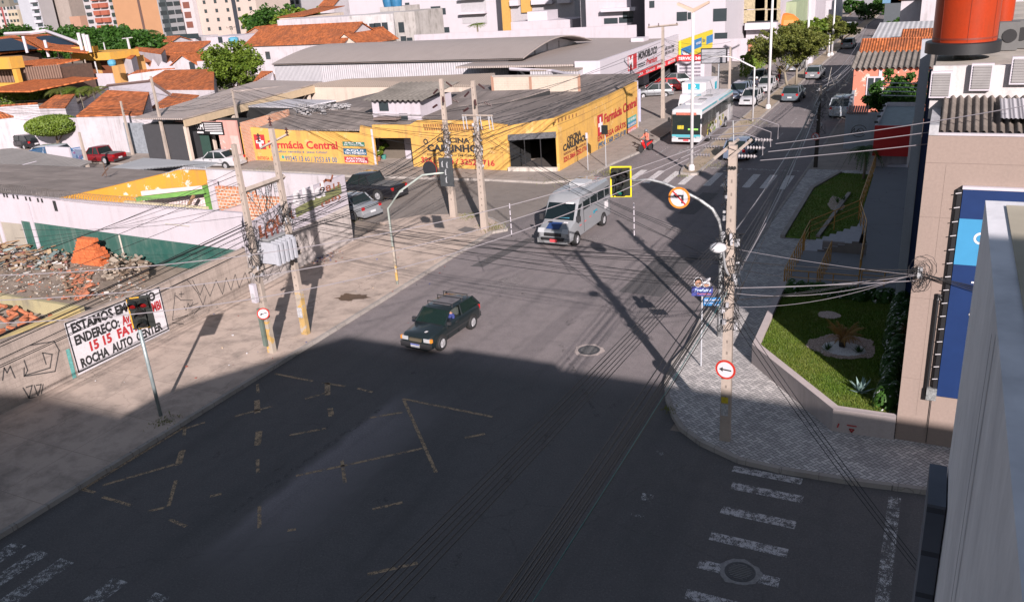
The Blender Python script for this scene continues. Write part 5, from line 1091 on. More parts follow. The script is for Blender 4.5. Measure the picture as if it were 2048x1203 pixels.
# white houses on the back street
h1=empty('white_house',(-70,60,0),'white walled house with old clay tile roof and blank gate on the back street','house')
fy=56.2; A=WY(158,232,fy); B=WY(250,234,fy)
MB().bx(A.x-.3,B.x+.6,fy,fy+.2,0,3.55).build('front_wall',wh,h1)
P=poly((152,231,3.6),(285,228,3.7),(298,184,5.0),(215,180,5.3)); MB().slab(P,.15).build('roof',orange_tile_y,h1); MB().prism([(p.x,p.y,p.z-.2) for p in P],0,None).build('wall',wh2,h1)
p=WY(222,305,fy); q_=WY(240,306,fy); MB().bx(p.x,q_.x,fy-.06,fy-.01,0,2.3).build('gate',M_plain('grey_gate',(.36,.37,.36),.6),h1)
p=WY(196,250,fy); q_=WY(240,252,fy); MB().bx(p.x,q_.x,fy-.05,fy-.01,2.6,3.5).build('recess',M_plain('recess_grey',(.2,.22,.21),.8,var=.5,scale=3),h1)
h2=empty('white_house',(-85,62,0),'white house with clay tile roof behind the clipped tree at far left','house')
P=poly((-40,240,3.4),(60,228,3.4),(75,205,4.6),(-30,212,4.6)); MB().slab(P,.15).build('roof',orange_tile_y,h2)
MB().bx(-100,A.x-.5,fy+.3,fy+.5,0,3.2).build('front_wall',wh,h2); MB().prism([(p.x,p.y,p.z-.2) for p in P],0,None).build('wall',wh2,h2)
p=WY(30,300,fy+.3); MB().bx(p.x-1.2,p.x+.8,fy+.2,fy+.29,0,2.3).build('garage_door',M_plain('dark_gate',(.10,.11,.13),.6),h2)
e=hall('tiled_house','tiled roof between the hedge and the old white house','house',poly((75,215,3.6),(110,190,4.6),(150,188,4.6),(130,215,3.6)),orange_tile_x,wh2)
e=hall('tiled_house','old tiled roof with mossy patches left of the round bright tree','house',poly((265,178,3.6),(330,140,5.2),(428,138,5.2),(428,178,3.6)),orange_tile_x,wh2)
e=hall('tiled_house','low tiled roof behind the white gabled wall near the leaning poles','house',poly((300,215,3.4),(345,186,4.3),(398,190,4.2),(350,214,3.4)),orange_tile_x,wh2)
e=hall('tiled_house','tiled roof right below the round bright tree','house',poly((505,165,4.2),(522,142,5.2),(545,142,5.2),(552,158,4.2)),orange_tile_y,wh2)
e=hall('tiled_house','dusty tiled strip roof above the mossy roofs at left centre','house',poly((255,150,4.2),(275,140,4.8),(350,136,4.8),(330,146,4.2)),orange_tile_x,wh2)
e=empty('boundary_wall',W(230,185,2),'white wall with dark tile coping stepping behind the old tiled roof','wall')
A,B,C=W(128,222,3.2),W(215,172,4.2),W(340,190,4.2); D=W(300,163,5.0)
MB().plate([A,Vector((A.x,A.y,0)),Vector((B.x,B.y,0)),B],(0.4,-1,0),.2).build('wall_run',wh,e); MB().plate([B,Vector((B.x,B.y,0)),Vector((C.x,C.y,0)),C,D],(0,-1,0),.2).build('wall_run',wh,e)
MB().tube([B+Vector((0,0,.05)),D+Vector((0,0,.05)),C+Vector((0,0,.05))],.16,5).build('tile_coping',M_plain('dark_tile',(.13,.08,.07),.9),e); MB().tube([A,B],.14,5).build('tile_coping',M_plain('dark_tile',(.13,.08,.07)),e)
# ================================================================ MIDDLE DISTANCE
# arched hangar
hg=empty('arched_warehouse',(-50,85,0),'long warehouse with curved grey metal roof and pale ribbed side wall','warehouse')
a=W(548,137,5.5); b=W(1018,113,5.5); ys=(a.y+b.y)/2+1.5; x0=WY(549,137,ys).x; x1=WY(1018,113,ys).x; zt0=WY(549,137,ys).z; zt1=WY(1018,113,ys).z; zf=(zt0+zt1)/2
x1+=.2; ye=ys+19
pr=[(ys,0),(ye,0),(ye,zf)]; na=14
arcp=[(ye-(ye-ys)*i/na, zf+1.25*math.sin(math.pi*i/na)) for i in range(1,na)]
pr=pr+arcp+[(ys,zf)]
n=len(pr); vs=[(x0,p,q) for p,q in pr]+[(x1-.4,p,q) for p,q in pr]
MB().add(vs,[tuple(range(n-1,-1,-1)),tuple(range(n,2*n))]+[(i,(i+1)%n,n+(i+1)%n,n+i) for i in range(n)]).build('wall',lightcorr,hg)
ro=[(ye+.4-(ye-ys+.8)*i/na, zf+.08+1.3*math.sin(math.pi*i/na)) for i in range(na+1)]
mb=MB(); vs=[(x0-.1,p,q) for p,q in ro]+[(x1+1.6,p,q) for p,q in ro]+[(x0-.1,p,q+.12) for p,q in ro]+[(x1+1.6,p,q+.12) for p,q in ro]; k=na+1
mb.add(vs,[(i,i+1,k+i+1,k+i) for i in range(na)]+[(2*k+i,3*k+i,3*k+i+1,2*k+i+1) for i in range(na)]+[(k+i,k+i+1,3*k+i+1,3*k+i) for i in range(na)]+[(0,k,3*k,2*k)]); mb.build('roof',metal_roof,hg)
MB().bx(x0,x1-.4,ys-.06,ys-.01,zf-2.6,zf-2.45).build('base_flashing',black_m,hg)
MB().bx(x0,x0+7,ys-.05,ys-.005,0,zf).build('bare_sheets',zinc,hg)
mb=MB()
for k_ in range(1,5): mb.bx(x1-.39,x1-.3,ys+k_*3.4-.08,ys+k_*3.4+.08,0,zf+.7)
mb.bx(x1-.39,x1-.3,ys,ye,zf-.9,zf-.8); mb.parts('gable_frame',M_plain('gable_post',(.25,.24,.25),.7),hg)
# low halls in front of it
e=hall('low_hall','broad low hall with dusty brown corrugated roof before the warehouse','warehouse',poly((602,172,4.0),(690,158,4.6),(990,146,4.8),(984,172,4.0)),tan_roof,cream)
p=poly((602,178,3.9),(984,172,3.9))
hall('low_hall','weathered fibre cement roof between the narrow white house and the cream wall','shed',poly((835,218,3.6),(905,184,4.2),(1100,178,4.3),(1010,205,3.7)),fibro_dark,darkm)
e=empty('cream_wall',W(1070,185,0),'cream block wall with brick topped edge in front of the hangar gable','wall')
A,B=W(984,153,4.9),W(1158,150,4.9); y_=(A.y+B.y)/2-3; A=WY(984,153,y_); B=WY(1158,153,y_)
MB().bx(A.x,B.x,y_,y_+.25,0,(A.z+B.z)/2).build('wall_run',M_wall('cream_block',(.47,.40,.335),amt=.4,block=True),e)
for k_ in (0,.45,1): x=A.x+(B.x-A.x)*k_; MB().bx(x-.12,x+.12,y_-.04,y_-.005,0,A.z+.05).build('column',M_plain('brick_column',(.30,.17,.12),.9),e)
MB().bx(A.x,B.x,y_-.05,y_+.3,A.z*.5+B.z*.5,A.z*.5+B.z*.5+.12).build('coping',M_plain('grey_coping',(.30,.27,.25),.9),e)
hall('low_hall','tan corrugated roof beside the white shop front','warehouse',poly((1060,140,4.9),(1180,95,5.2),(1262,92,5.2),(1155,140,4.9)),tan_roof,lightcorr)
hall('low_hall','grey metal roof with dark gutter behind the tan roof','warehouse',poly((1165,96,5.1),(1172,76,5.3),(1288,76,5.3),(1262,92,5.1),(1200,100,5.0)),metal_roof,lightcorr)
tag(MB().tube([W(1020,138,4.9),W(1105,142,4.8),W(1150,152,4.7)],.16,6).build('white_gutter',wh_clean),'long white gutter pipe between cream wall and hangar','gutter')
# Monobloco shop
mo=empty('auto_parts_shop',(-31,87,0),'white clad shop with red and black lettering above an open red edged front','shop')
xr=-29.4; c0=WX(1200,123,xr); c1=WX(1357,78,xr); zlo=3.0
print('mono',c0,c1)
MB().plate([(xr,c0.y,zlo),(xr,c1.y,zlo),(xr,c1.y,5.6),(xr,c0.y,5.5)],(1,0,0),.3).build('fascia',wh_clean,mo)
MB().bx(xr-2.6,xr-.31,c0.y,c0.y+.3,0,5.5).build('end_panel',wh_clean,mo); MB().bx(xr-16,xr-.31,c0.y+.31,c1.y,5.0,5.2).build('roof',metal_roof,mo)
MB().bx(xr-9,xr-8.8,c0.y+.4,c1.y-.2,0,4.9).build('rear_wall',M_plain('shop_dark',(.03,.03,.035),.8),mo); MB().bx(xr-9,xr-.4,c1.y-.2,c1.y,0,5).build('side_wall',M_plain('shop_dark',(.03,.03,.035),.8),mo); MB().bx(xr-8.8,xr-.4,c0.y+.4,c1.y-.3,.15,.16).build('floor',M_plain('shop_floor',(.09,.085,.085),.8),mo)
MB().bx(xr+.01,xr+.12,c0.y+.5,c1.y-.3,2.55,3.1).build('red_band',M_plain('sign_red',(.55,.015,.02),.5,var=.03),mo)
def mt(body,a,b,h,m,z=None,**k):
    A=WX(a[0],a[1],xr+.02); B=WX(b[0],b[1],xr+.02); zz=(A.z+B.z)/2; return text(body,(xr+.02,A.y,zz),(xr+.02,B.y,zz),h,m,mo,nrm=(1,0,0),**k)
A=WX(1256,147,xr); B=WX(1272,139,xr); MB().bx(xr+.005,xr+.03,A.y,B.y+.2,zlo+.55,5.1).build('logo_block',txt_red,mo); text('M',(xr+.03,A.y+.1,zlo+.75),(xr+.03,A.y+(B.y-A.y)*.6,zlo+.75),1.2,txt_white,mo,nrm=(1,0,0),bold=.04,off=.01)
text('MONOBLOCO',(xr+.02,WX(1276,120,xr).y,4.35),(xr+.02,WX(1314,112,xr).y,4.35),.75,txt_black,mo,nrm=(1,0,0),bold=.05,slant=.2)
text('Premium',(xr+.02,WX(1292,120,xr).y,3.5),(xr+.02,WX(1314,112,xr).y,3.5),.62,txt_red,mo,nrm=(1,0,0),bold=.03,slant=.3)
MB().bx(xr+.01,xr+.03,WX(1275,120,xr).y,WX(1290,120,xr).y,3.55,3.65).bx(xr+.01,xr+.03,WX(1275,120,xr).y,WX(1290,120,xr).y,3.75,3.85).build('double_line',txt_black,mo)
for i,t in enumerate(('(85) 3231.9944','(85) 3231.1100')): text(t,(xr+.02,WX(1330,112,xr).y,4.3-.5*i),(xr+.02,WX(1348,106,xr).y,4.3-.5*i),.32,txt_black,mo,nrm=(1,0,0),bold=.03)
for i,t in enumerate(('LATARIA','MECÂNICA','PINTURA','SOM AUTO','PNEUS','SERVIÇOS')):
    yy=c0.y+1.2+i*(c1.y-c0.y-2)/6; text(t,(xr+.13,yy,2.68),(xr+.13,yy+(c1.y-c0.y)/8.5,2.68),.28,txt_white,mo,nrm=(1,0,0),bold=.04)
e=empty('hanging_banner',W(1277,200,0),'tall pale banner hanging at the end of the yellow pharmacy wall','banner'); p=W(1279,206,0)
MB().bx(-25.9,-24.9,75.4,75.46,.1,3.1).build('cloth',M_plain('banner_lilac',(.40,.40,.52),.7,var=.15),e); MB().bx(-25.7,-25.2,75.36,75.39,.5,1.8).build('dark_print',M_plain('banner_print',(.05,.04,.07),.7,var=.6,scale=6),e)
tag(MB().bx(WY(1262,85,100).x,WY(1287,85,100).x,100,102,0,WY(1262,77,100).z).build('water_tank_house',wh_clean),'small white box tower behind the white shop fascia','tower')
# service board pavilion with price sheets
e=empty('service_kiosk',(-26.5,103,0),'white kiosk with red header and price sheets beyond the white shop','kiosk')
p0=WX(1352,170,-26.6) ; 
kx0=WY(1352,150,101).x; kx1=WY(1404,150,101).x; MB().bx(kx0,kx1,101.5,101.8,0,3.0).build('front_board',wh_clean,e); MB().bx(kx0,kx1+.1,101.4,101.49,2.7,3.4).build('red_header',M_plain('sign_red',(.5,.02,.03),.6),e); MB().bx(kx1,kx1+.15,101.5,105,0,3.0).build('side_board',wh_clean,e)
mb=MB()
for k_ in range(5): mb.bx(kx0+.3,kx1-.3,101.46,101.49,.5+k_*.42,.72+k_*.42)
mb.build('printed_lines',M_plain('print_grey',(.2,.18,.22),.7,var=.6,scale=8),e); text('SERVICE 24H',(kx0+.2,101.4,2.85),(kx1-.1,101.4,2.85),.34,txt_white,e,nrm=(0,-1,0),bold=.03)
e=empty('strut_banner',W(1380,150,3),'diagonal banner with black lettering slung from the shop corner','banner')
A=Vector((-29.3,c1.y+.3,3.2)); B=Vector((-25.2,c1.y+1.5,.7)); MB().plate([A,B,B+Vector((0,0,.75)),A+Vector((0,0,.75))],(.2,-1,0),.04).build('cloth',txt_black,e); text('PAINEL DE AUTO CENTER',A+Vector((0.1,0,.15)),B+Vector((-.1,0,.15)),.42,txt_white,e,nrm=(.2,-1,0),off=.02)
# yellow blue shop board
e=empty('billboard',(-26,104,0),'large yellow and blue shop board above the avenue, right of the white shop','billboard')
xb=-29.0; A=WX(1362,120,xb); B=WX(1425,96,xb); z0=(A.z+B.z)/2; zt1_=WX(1362,82,xb).z; yb0,yb1=A.y,B.y
ylw=M_plain('board_yellow',(.58,.46,.02),.5,var=.05); blu=M_plain('board_blue',(.02,.16,.38),.5,var=.05)
MB().bx(xb-.3,xb,yb0,yb1,z0,zt1_).build('panel',ylw,e); h_=zt1_-z0
MB().bx(xb+.002,xb+.02,yb0,yb0+(yb1-yb0)*.3,z0+h_*.2,z0+h_*.6).build('blue_panel',blu,e); MB().bx(xb+.002,xb+.02,yb0+(yb1-yb0)*.38,yb0+(yb1-yb0)*.62,z0+h_*.3,z0+h_*.8).build('blue_panel',blu,e); MB().bx(xb+.002,xb+.02,yb0+(yb1-yb0)*.78,yb1,z0+h_*.3,z0+h_*.75).build('blue_panel',blu,e)
text('KEISER',(xb+.02,yb0+(yb1-yb0)*.44,z0+h_*.5),(xb+.02,yb0+(yb1-yb0)*.6,z0+h_*.5),h_*.12,txt_white,e,nrm=(1,0,0),off=.01,bold=.03); text('Rio',(xb+.02,yb0+(yb1-yb0)*.65,z0+h_*.5),(xb+.02,yb0+(yb1-yb0)*.74,z0+h_*.5),h_*.2,M_plain('board_text',(.12,.15,.2),.6),e,nrm=(1,0,0),off=.01)
MB().bx(xb-.25,xb-.05,yb0+.5,yb0+.8,0,z0).bx(xb-.25,xb-.05,yb1-.8,yb1-.5,0,z0).build('posts',steel,e)
MB().bx(-36,xb-.4,yb0+.6,yb1,0,z0+h_*.4).build('shop_block',wh2,e)
e=empty('blank_billboard',(-20,95,0),'grey blank billboard with black frame seen from behind its pole','billboard')
xq=WY(1403,130,88); xq2=WY(1452,130,88); MB().bx(xq.x,xq2.x,88,88.15,WY(1403,126,88).z,WY(1403,99,88).z).build('panel',M_plain('blank_grey',(.30,.30,.33),.7,var=.3,scale=1),e)
x0_,x1_,z0_,z1_=xq.x,xq2.x,WY(1403,126,88).z,WY(1403,99,88).z
MB().bx(x0_-.08,x0_,87.95,88.2,z0_-.08,z1_+.08).bx(x1_,x1_+.08,87.95,88.2,z0_-.08,z1_+.08).bx(x0_,x1_,87.95,88.2,z1_,z1_+.08).bx(x0_,x1_,87.95,88.2,z0_-.08,z0_).build('frame',black_m,e)
g=W(1452,190,0); MB().tube([((x0_+x1_)/2+.5,88.1,z0_),((x0_+x1_)/2+.5,88.1,0)],.1,6).build('post',steel,e)
# ---------------- houses and blocks
def blk(name,label,cat,pxL,pxR,y,pyref,ztop,depth,m,group=None,roof=None,z0=0):
    a=WY(pxL,pyref,y); b=WY(pxR,pyref,y); e=empty(name,((a.x+b.x)/2,y,0),label,cat,group)
    MB().bx(a.x,b.x,y,y+depth,z0,ztop).build('wall',m,e)
    if roof: MB().bx(a.x-.2,b.x+.2,y-.2,y+depth+.2,ztop+.01,ztop+.25).build('roof',roof,e)
    return e
def pwin(e,y,L_,m=None,fr=winframe):
    for px,py,w,h in L_:
        p=WY(px,py,y); k=p.y*1.0; MB().bx(p.x-w/2,p.x+w/2,y-.07,y-.01,p.z-h/2,p.z+h/2).build('window',m or winm,e)
# long white boundary wall
e=empty('boundary_wall',(-70,128,0),'long white boundary wall running behind the warehouse','wall')
y_=122; A=WY(828,70,y_); B=WY(1272,50,y_); MB().prism([(A.x,y_,A.z),(B.x,y_,B.z),(B.x,y_+.3,B.z),(A.x,y_+.3,A.z)],0,None).build('wall_run',wh,e)
# white house with tiled roof
y_=119; A=WY(490,92,y_); B=WY(650,90,y_)
e=gable('white_house','white two storey house with clay tile roof and exposed gable left of the hangar','house',A.x,B.x+4,y_,y_+11,A.z,A.z+2.6,wh2,orange_tile_x)
pwin(e,y_,[(502,112,1.0,1.3),(536,111,1.0,1.3),(610,102,1.6,.4),(633,103,.9,.7)])
A=WY(655,92,y_); B=WY(712,92,y_)
e=gable('tiled_house','open gabled annex with clay tiles next to the white house','house',A.x+.5,B.x,y_+1,y_+12,WY(655,92,y_).z,WY(655,70,y_).z,cream,orange_tile_x,'y')
# brick gable house
y_=150; A=WY(490,90,y_); B=WY(546,90,y_); e=gable('brick_house','raw brick gabled house with clay tiles under the cream tower','house',A.x,B.x,y_,y_+10,WY(490,72,y_).z,WY(517,56,y_).z,M_brick('far_brick',(.36,.19,.14),(.3,.25,.22),.5,.25,.03),orange_tile_y,'y')
pwin(e,y_,[(505,77,1.2,1.6),(520,79,.9,1.2)])
# weathered white long building
y_=150; e=blk('white_building','weathered long white building with stained parapet','building',557,708,y_,60,WY(640,36,y_).z,8,wh2)
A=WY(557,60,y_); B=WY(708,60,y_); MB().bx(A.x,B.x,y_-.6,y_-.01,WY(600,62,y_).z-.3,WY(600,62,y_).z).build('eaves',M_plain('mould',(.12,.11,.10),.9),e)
pwin(e,y_,[(600,66,2.2,1.0),(625,64,2.2,.8),(655,62,2.2,.8)],M_plain('shut_cream',(.42,.33,.27),.8))
y_=138; e=blk('white_building','stained white two storey building with shuttered windows above the hangar roof','building',702,790,y_,70,WY(740,30,y_).z,12,M_wall('mouldy_white',(.47,.45,.46),amt=1.0))
pwin(e,y_,[(729,56,1.5,1.4),(745,55,1.3,1.4),(756,55,1.5,1.6),(770,53,1.3,1.4),(733,88,1.5,1.5),(747,88,1.3,1.3),(774,86,1.4,1.6),(696,60,1,1)])
e=blk('white_tower','narrow weathered stair tower at the right end of the stained white building','building',791,832,136,60,WY(810,24,136).z,10,M_wall('grey_mould',(.36,.34,.33),amt=1.0)); pwin(e,136,[(803,55,1.2,1.8),(808,85,1.2,2.2),(820,84,1.2,1.5)])
# large white blocks
y_=176; e=blk('white_building','large plain white block with few small windows at top centre','building',702,1008,y_,40,26,30,M_wall('plain_white',(.41,.385,.42),amt=.1)); 
pwin(e,y_,[(815,12,1.2,1.4),(887,23,1.2,1.4),(893,60,1.6,1.2),(872,23,2.6,2.2)]); p=WY(948,20,y_)
MB().bx(p.x-3.2,p.x+3.2,y_-.1,y_-.01,4,26).build('recessed_bay',M_plain('bay_grey',(.33,.32,.34),.7),e)
for k_ in range(6): MB().bx(p.x-3.4,p.x+3.4,y_-1.4,y_-.11,6+k_*3.1,6.5+k_*3.1).build('balcony',wh_clean,e)
e=blk('water_tank_building','white block with two blue water tanks on its ledge','building',760,810,160,20,WY(780,14,160).z,6,M_wall('grey_mould',(.4,.38,.38)))
for px in (772,788): p=WY(px,8,160); tag(MB().lathe((p.x,161,WY(780,14,160).z+.02),[(1.1,0),(1.25,1.0),(1.3,1.8),(.8,2.1)],16).build('water_tank',M_plain('tank_blue',(.02,.12,.24),.5)),('left' if px<780 else 'right')+' blue water tank on the white block ledge','water tank','blue rooftop water tanks')
g=W(955,70,0); palm((WY(955,60,170).x,170,0),WY(955,48,170).z,'small palm in front of the large white block',14,3,leaf_b,r=.2,wd=.8,seed=44)
y_=170; e=blk('apartment_building','white and ochre apartment building with balconies right of the white block','building',1010,1150,y_,30,26,20,M_plain('ap_grey',(.33,.31,.33),.8))
p0=WY(1008,30,y_); p1=WY(1030,30,y_)
MB().bx(WY(1006,30,y_).x,WY(1022,30,y_).x,y_-.5,y_-.01,0,26).build('ochre_pier',M_plain('ap_ochre',(.42,.24,.06),.7),e); MB().bx(WY(1045,30,y_).x,WY(1065,30,y_).x,y_-.5,y_-.01,6,26).build('ochre_pier',M_plain('ap_ochre',(.42,.24,.06)),e)
for k_ in range(5):
    for (a_,b_) in ((1025,1043),(1068,1110),(1120,1145)):
        p=WY(a_,30,y_); q_=WY(b_,30,y_); MB().bx(p.x,q_.x,y_-1.2,y_-.02,7.5+k_*3.1,8.6+k_*3.1).build('balcony',wh_clean,e); MB().bx(p.x+.3,q_.x-.3,y_-.06,y_-.015,8.7+k_*3.1,10.2+k_*3.1).build('window',winm,e)
y_=150; e=blk('white_annex','stepped white annex with roof terrace before the apartment building','building',1022,1145,y_,50,WY(1080,42,y_).z,8,wh); MB().bx(WY(1050,30,y_).x,WY(1090,30,y_).x,y_+1,y_+6,WY(1080,42,y_).z,WY(1070,24,y_).z).build('upper_storey',wh_clean,e)
y_=140; e=blk('white_building','white four storey building with balcony and two black window units','building',1172,1262,y_,30,22,22,wh)
pwin(e,y_,[(1251,28,.9,1.5),(1262,27,.9,1.5),(1222,42,2.4,.9),(1252,40,2.4,.9)]); p=WY(1245,10,y_); MB().bx(p.x-3.4,p.x+2.6,y_-1.3,y_-.01,WY(1245,22,y_).z,WY(1245,15,y_).z).build('balcony',wh_clean,e); MB().bx(WY(1148,30,y_).x,WY(1172,30,y_).x-.02,y_+3,y_+20,0,22).build('side_wing',M_plain('ap_grey',(.33,.31,.33)),e)
y_=132; e=blk('white_building','very large plain white building beside the avenue with small square windows','building',1290,1450,y_,60,24,26,M_wall('plain_white',(.41,.385,.42)))
pwin(e,y_,[(1304,9,.8,1.0),(1440,30,2,1.8),(1379,32,.5,1.0),(1442,72,1.9,.9),(1364,33,1.6,1.3)])
xs=WY(1450,60,y_).x
for j in range(3): MB().bx(xs+.01,xs+.08,y_+3+j*3,y_+4.2+j*3,8.5,9.6).build('window',winm,e)
e=blk('garden_wall','white wall with garden gate at the foot of the large white building','wall',1395,1500,124,110,WY(1450,78,124).z,.3,wh)
MB().bx(WY(1497,100,124).x,WY(1501,100,124).x+.3,123.8,124.4,0,WY(1497,86,124).z).build('terracotta_pier',M_plain('terracotta',(.36,.15,.09),.8),e)
y_=145; e=blk('office_building','white three storey building with rows of beige blinds on the avenue','building',1493,1556,y_,40,WY(1530,-10,y_).z,18,wh)
for py in (5,33,): 
    for px,w in ((1507,3.6),(1532,3.4),(1548,2)): p=WY(px,py,y_); MB().bx(p.x-w/2,p.x+w/2,y_-.08,y_-.01,p.z-1.0,p.z+1.0).build('window',M_plain('beige_blinds',(.36,.30,.19),.7,var=.4,scale=6),e)
p=WY(1493,60,y_); MB().bx(p.x,WY(1556,60,y_).x,y_-1.5,y_-.1,WY(1520,58,y_).z,WY(1520,45,y_).z).build('canopy',wh_clean,e); MB().bx(p.x,WY(1556,60,y_).x,y_-.1,y_-.02,WY(1520,46,y_).z,WY(1520,42,y_).z).build('dark_band',black_m,e)
e=blk('green_building','pale green narrow building with grey window bays','building',1558,1592,152,30,WY(1575,5,152).z,14,M_wall('pale_green',(.26,.31,.20),amt=.4)); MB().bx(WY(1558,30,152).x,WY(1572,30,152).x,151.2,151.99,5,WY(1575,22,152).z).build('window_bay',winm,e)
e=blk('blue_white_building','blue and white shop building beyond the green one','building',1594,1630,165,30,WY(1610,-12,165).z,14,wh); MB().bx(WY(1598,30,165).x,WY(1612,30,165).x,164.8,164.99,6,WY(1605,12,165).z).build('blue_panel',blu,e)
e=blk('distant_block','tall grey white block behind the avenue trees','building',1632,1665,185,20,20,18,M_plain('far_white',(.42,.40,.43),.8)); windows(e,185,WY(1634,20,185).x,WY(1663,20,185).x,4,19,3,5,1.4,1.3)
e=blk('distant_block','dark shopfront row at the far end of the avenue','building',1668,1765,240,10,12,15,M_plain('far_grey',(.20,.20,.22),.8)); windows(e,240,WY(1668,10,240).x,WY(1765,10,240).x,2,11,9,3,2.4,1.6,M_plain('far_panel',(.45,.44,.5),.6))
e=blk('distant_block','glassy dark building right of the avenue end','building',1770,1860,170,10,13,15,M_plain('far_dark',(.06,.07,.08),.5)); windows(e,170,WY(1775,10,170).x,WY(1840,10,170).x,4,12,4,3,3,1.6,M_plain('far_blue',(.10,.20,.30),.4))
e=gable('tiled_house','tiled house behind the beige building roof at upper right','house',-6,6,122,134,7.5,9.6,wh2,orange_tile_x)
e=blk('white_annex','white walled terrace behind the roof at upper right','building',1838,2300,118,60,8.0,3,wh2)
# orange awning
g=W(1633,62,3); tag(MB().lathe((-24.5,150,3.0),[(2.2,0),(2.0,.8),(1.2,1.5),(.2,1.8)],16).build('orange_awning',M_plain('awning_orange',(.6,.15,.02),.6)),'round orange awning among the avenue trees','awning')
# ---------------- houses on the upper left
y_=150
for (pl,pr,y_,pyt,pyr,lab) in ((288,338,150,86,77,'small tiled house at the foot of the orange tower'),):
    A=WY(pl,90,y_); B=WY(pr,90,y_); gable('tiled_house',lab,'house',A.x,B.x,y_,y_+7,WY(pl+20,88,y_).z,WY(pl+20,78,y_).z,wh2,orange_tile_x)
e=blk('white_building','low white building with long dark strip window under the orange tower','building',334,392,165,85,WY(360,76,165).z,8,wh2); pwin(e,165,[(372,73,9,1.2)])
A=WY(308,108,135); B=WY(388,108,135); gable('tiled_house','long bright tiled gable roof below the coconut palm','house',A.x,B.x,135,145,WY(340,108,135).z,WY(360,90,135).z,wh2,orange_tile_x)
e=blk('white_building','white flat roofed block with a single dark window below the cream tower','building',414,472,140,85,WY(440,74,140).z,8,wh); pwin(e,140,[(441,80,1.2,1.2)])
tag(MB().lathe((WY(468,85,132).x,132,WY(468,90,132).z),[(.8,0),(1.0,.5),(1.0,1.3),(.6,1.5)],14).build('water_tank',M_plain('tank_light_blue',(.07,.26,.38),.5)),'light blue water tank on a pole right of the white block','water tank')
e=blk('boundary_wall','mottled grey boundary wall across the gardens left of the round tree','wall',355,490,118,110,WY(420,106,118).z,.3,M_wall('mottled_wall',(.36,.32,.28),amt=1.0))
e=blk('boundary_wall','white low wall above the mossy tiled roof','wall',395,482,104,130,WY(430,122,104).z,.3,wh2)
A=WY(238,135,112); B=WY(330,130,112); gable('tiled_house','tiled house with scalloped white parapet left of the big pole','house',A.x,B.x,112,122,WY(280,132,112).z,WY(280,115,112).z,wh2,orange_tile_x)
e=empty('scalloped_parapet',WY(290,135,110),'ragged white parapet with stepped outline before a tiled roof','wall'); A=WY(238,150,110); B=WY(352,140,110); pts_=[(A.x,110,0),(B.x,110,0)]; k_=14
for i in range(k_,-1,-1):
    x=A.x+(B.x-A.x)*i/k_; z=WY(238+(352-238)*i/k_,140-8*i/k_,110).z+(.9 if i%2 else 0)+(.5 if i%3==0 else 0); pts_.append((x,110,z))
MB().plate(pts_,(0,-1,0),.2).build('wall_run',wh,e)
e=gable('tiled_house','small gabled white house with dark entrance beside the mossy roofs','house',WY(345,130,108).x,WY(395,130,108).x,108,116,WY(360,130,108).z,WY(360,112,108).z,wh2,orange_tile_y,'y'); pwin(e,108,[(385,133,1.2,1.5)])
hall('tiled_house','bright flat tiled roof right of the ochre house','house',poly((228,112,5),(260,104,5.5),(272,110,5),(262,118,4.6)),bright_tile,wh2)
hall('tiled_house','tiled roof strip with white gable between ochre house and big pole','house',poly((265,100,5),(272,94,5.6),(330,98,5.4),(322,108,4.8)),orange_tile_x,wh2)
# ochre villa with solar panels
vl=empty('villa',(-150,105,0),'large ochre villa with bright terracotta roofs and solar panels at upper left','house')
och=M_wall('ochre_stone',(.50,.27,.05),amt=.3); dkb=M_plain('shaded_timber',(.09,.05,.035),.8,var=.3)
P=poly((-60,82,7.5),(30,70,8.6),(90,97,6.8),(-60,112,6.5)); MB().slab(P,.25).build('roof',bright_tile,vl)
S=poly((-60,86,7.7),(22,76,8.5),(78,97,7.1),(-60,106,6.95)); MB().slab(S,.06).build('solar_array',M_plain('solar_cells',(.010,.022,.04),.6,spec=.2),vl)
P2_=poly((95,68,8.6),(160,92,7.0),(175,105,6.4),(88,98,7.2),(40,70,8.8)); MB().slab(P2_,.2).build('roof',bright_tile,vl)
S=poly((72,74,8.5),(100,71,8.7),(152,86,7.5),(100,91,7.3)); MB().slab(S,.3).build('solar_array',M_plain('solar_cells',(.012,.035,.07)),vl)
MB().tube([W(10,68,9.2),W(62,66,9.2),W(92,62,9.4),W(158,86,7.7)],.35,5).build('white_ridge',wh_clean,vl)
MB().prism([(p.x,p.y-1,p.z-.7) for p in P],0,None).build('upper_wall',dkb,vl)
P=poly((20,125,5.2),(85,118,5.4),(160,118,5.2),(75,136,4.6),(45,136,4.6)); MB().slab(P,.2).build('roof',bright_tile,vl)
yv=WY(60,160,92).y
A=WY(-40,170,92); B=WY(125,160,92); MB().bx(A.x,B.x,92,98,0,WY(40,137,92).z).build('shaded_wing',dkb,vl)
mb=MB()
for k_ in range(15): p=WY(50+k_*5,147-k_*.4,91.9); mb.bx(p.x-.12,p.x+.12,91.85,91.98,p.z-1.1,p.z+1.0)
for k_ in range(6): p=WY(2+k_*6,158,91.9); mb.bx(p.x-.15,p.x+.15,91.85,91.98,p.z-1.5,p.z+1.2)
mb.parts('baluster',M_plain('terracotta_bars',(.20,.13,.10),.8),vl)
A=WY(-40,140,90); B=WY(30,138,90); MB().bx(A.x,B.x,89.5,91.8,WY(0,138,90).z,WY(0,115,90).z).build('ochre_block',och,vl); A=WY(-40,140,90); B=WY(38,138,90); MB().bx(A.x,B.x,89.6,90.5,WY(0,175,90).z,WY(0,166,90).z).build('ochre_band',och,vl)
MB().bx(WY(30,150,90).x,WY(38,150,90).x,89.7,90.4,0,WY(34,138,90).z).build('ochre_pier',och,vl)
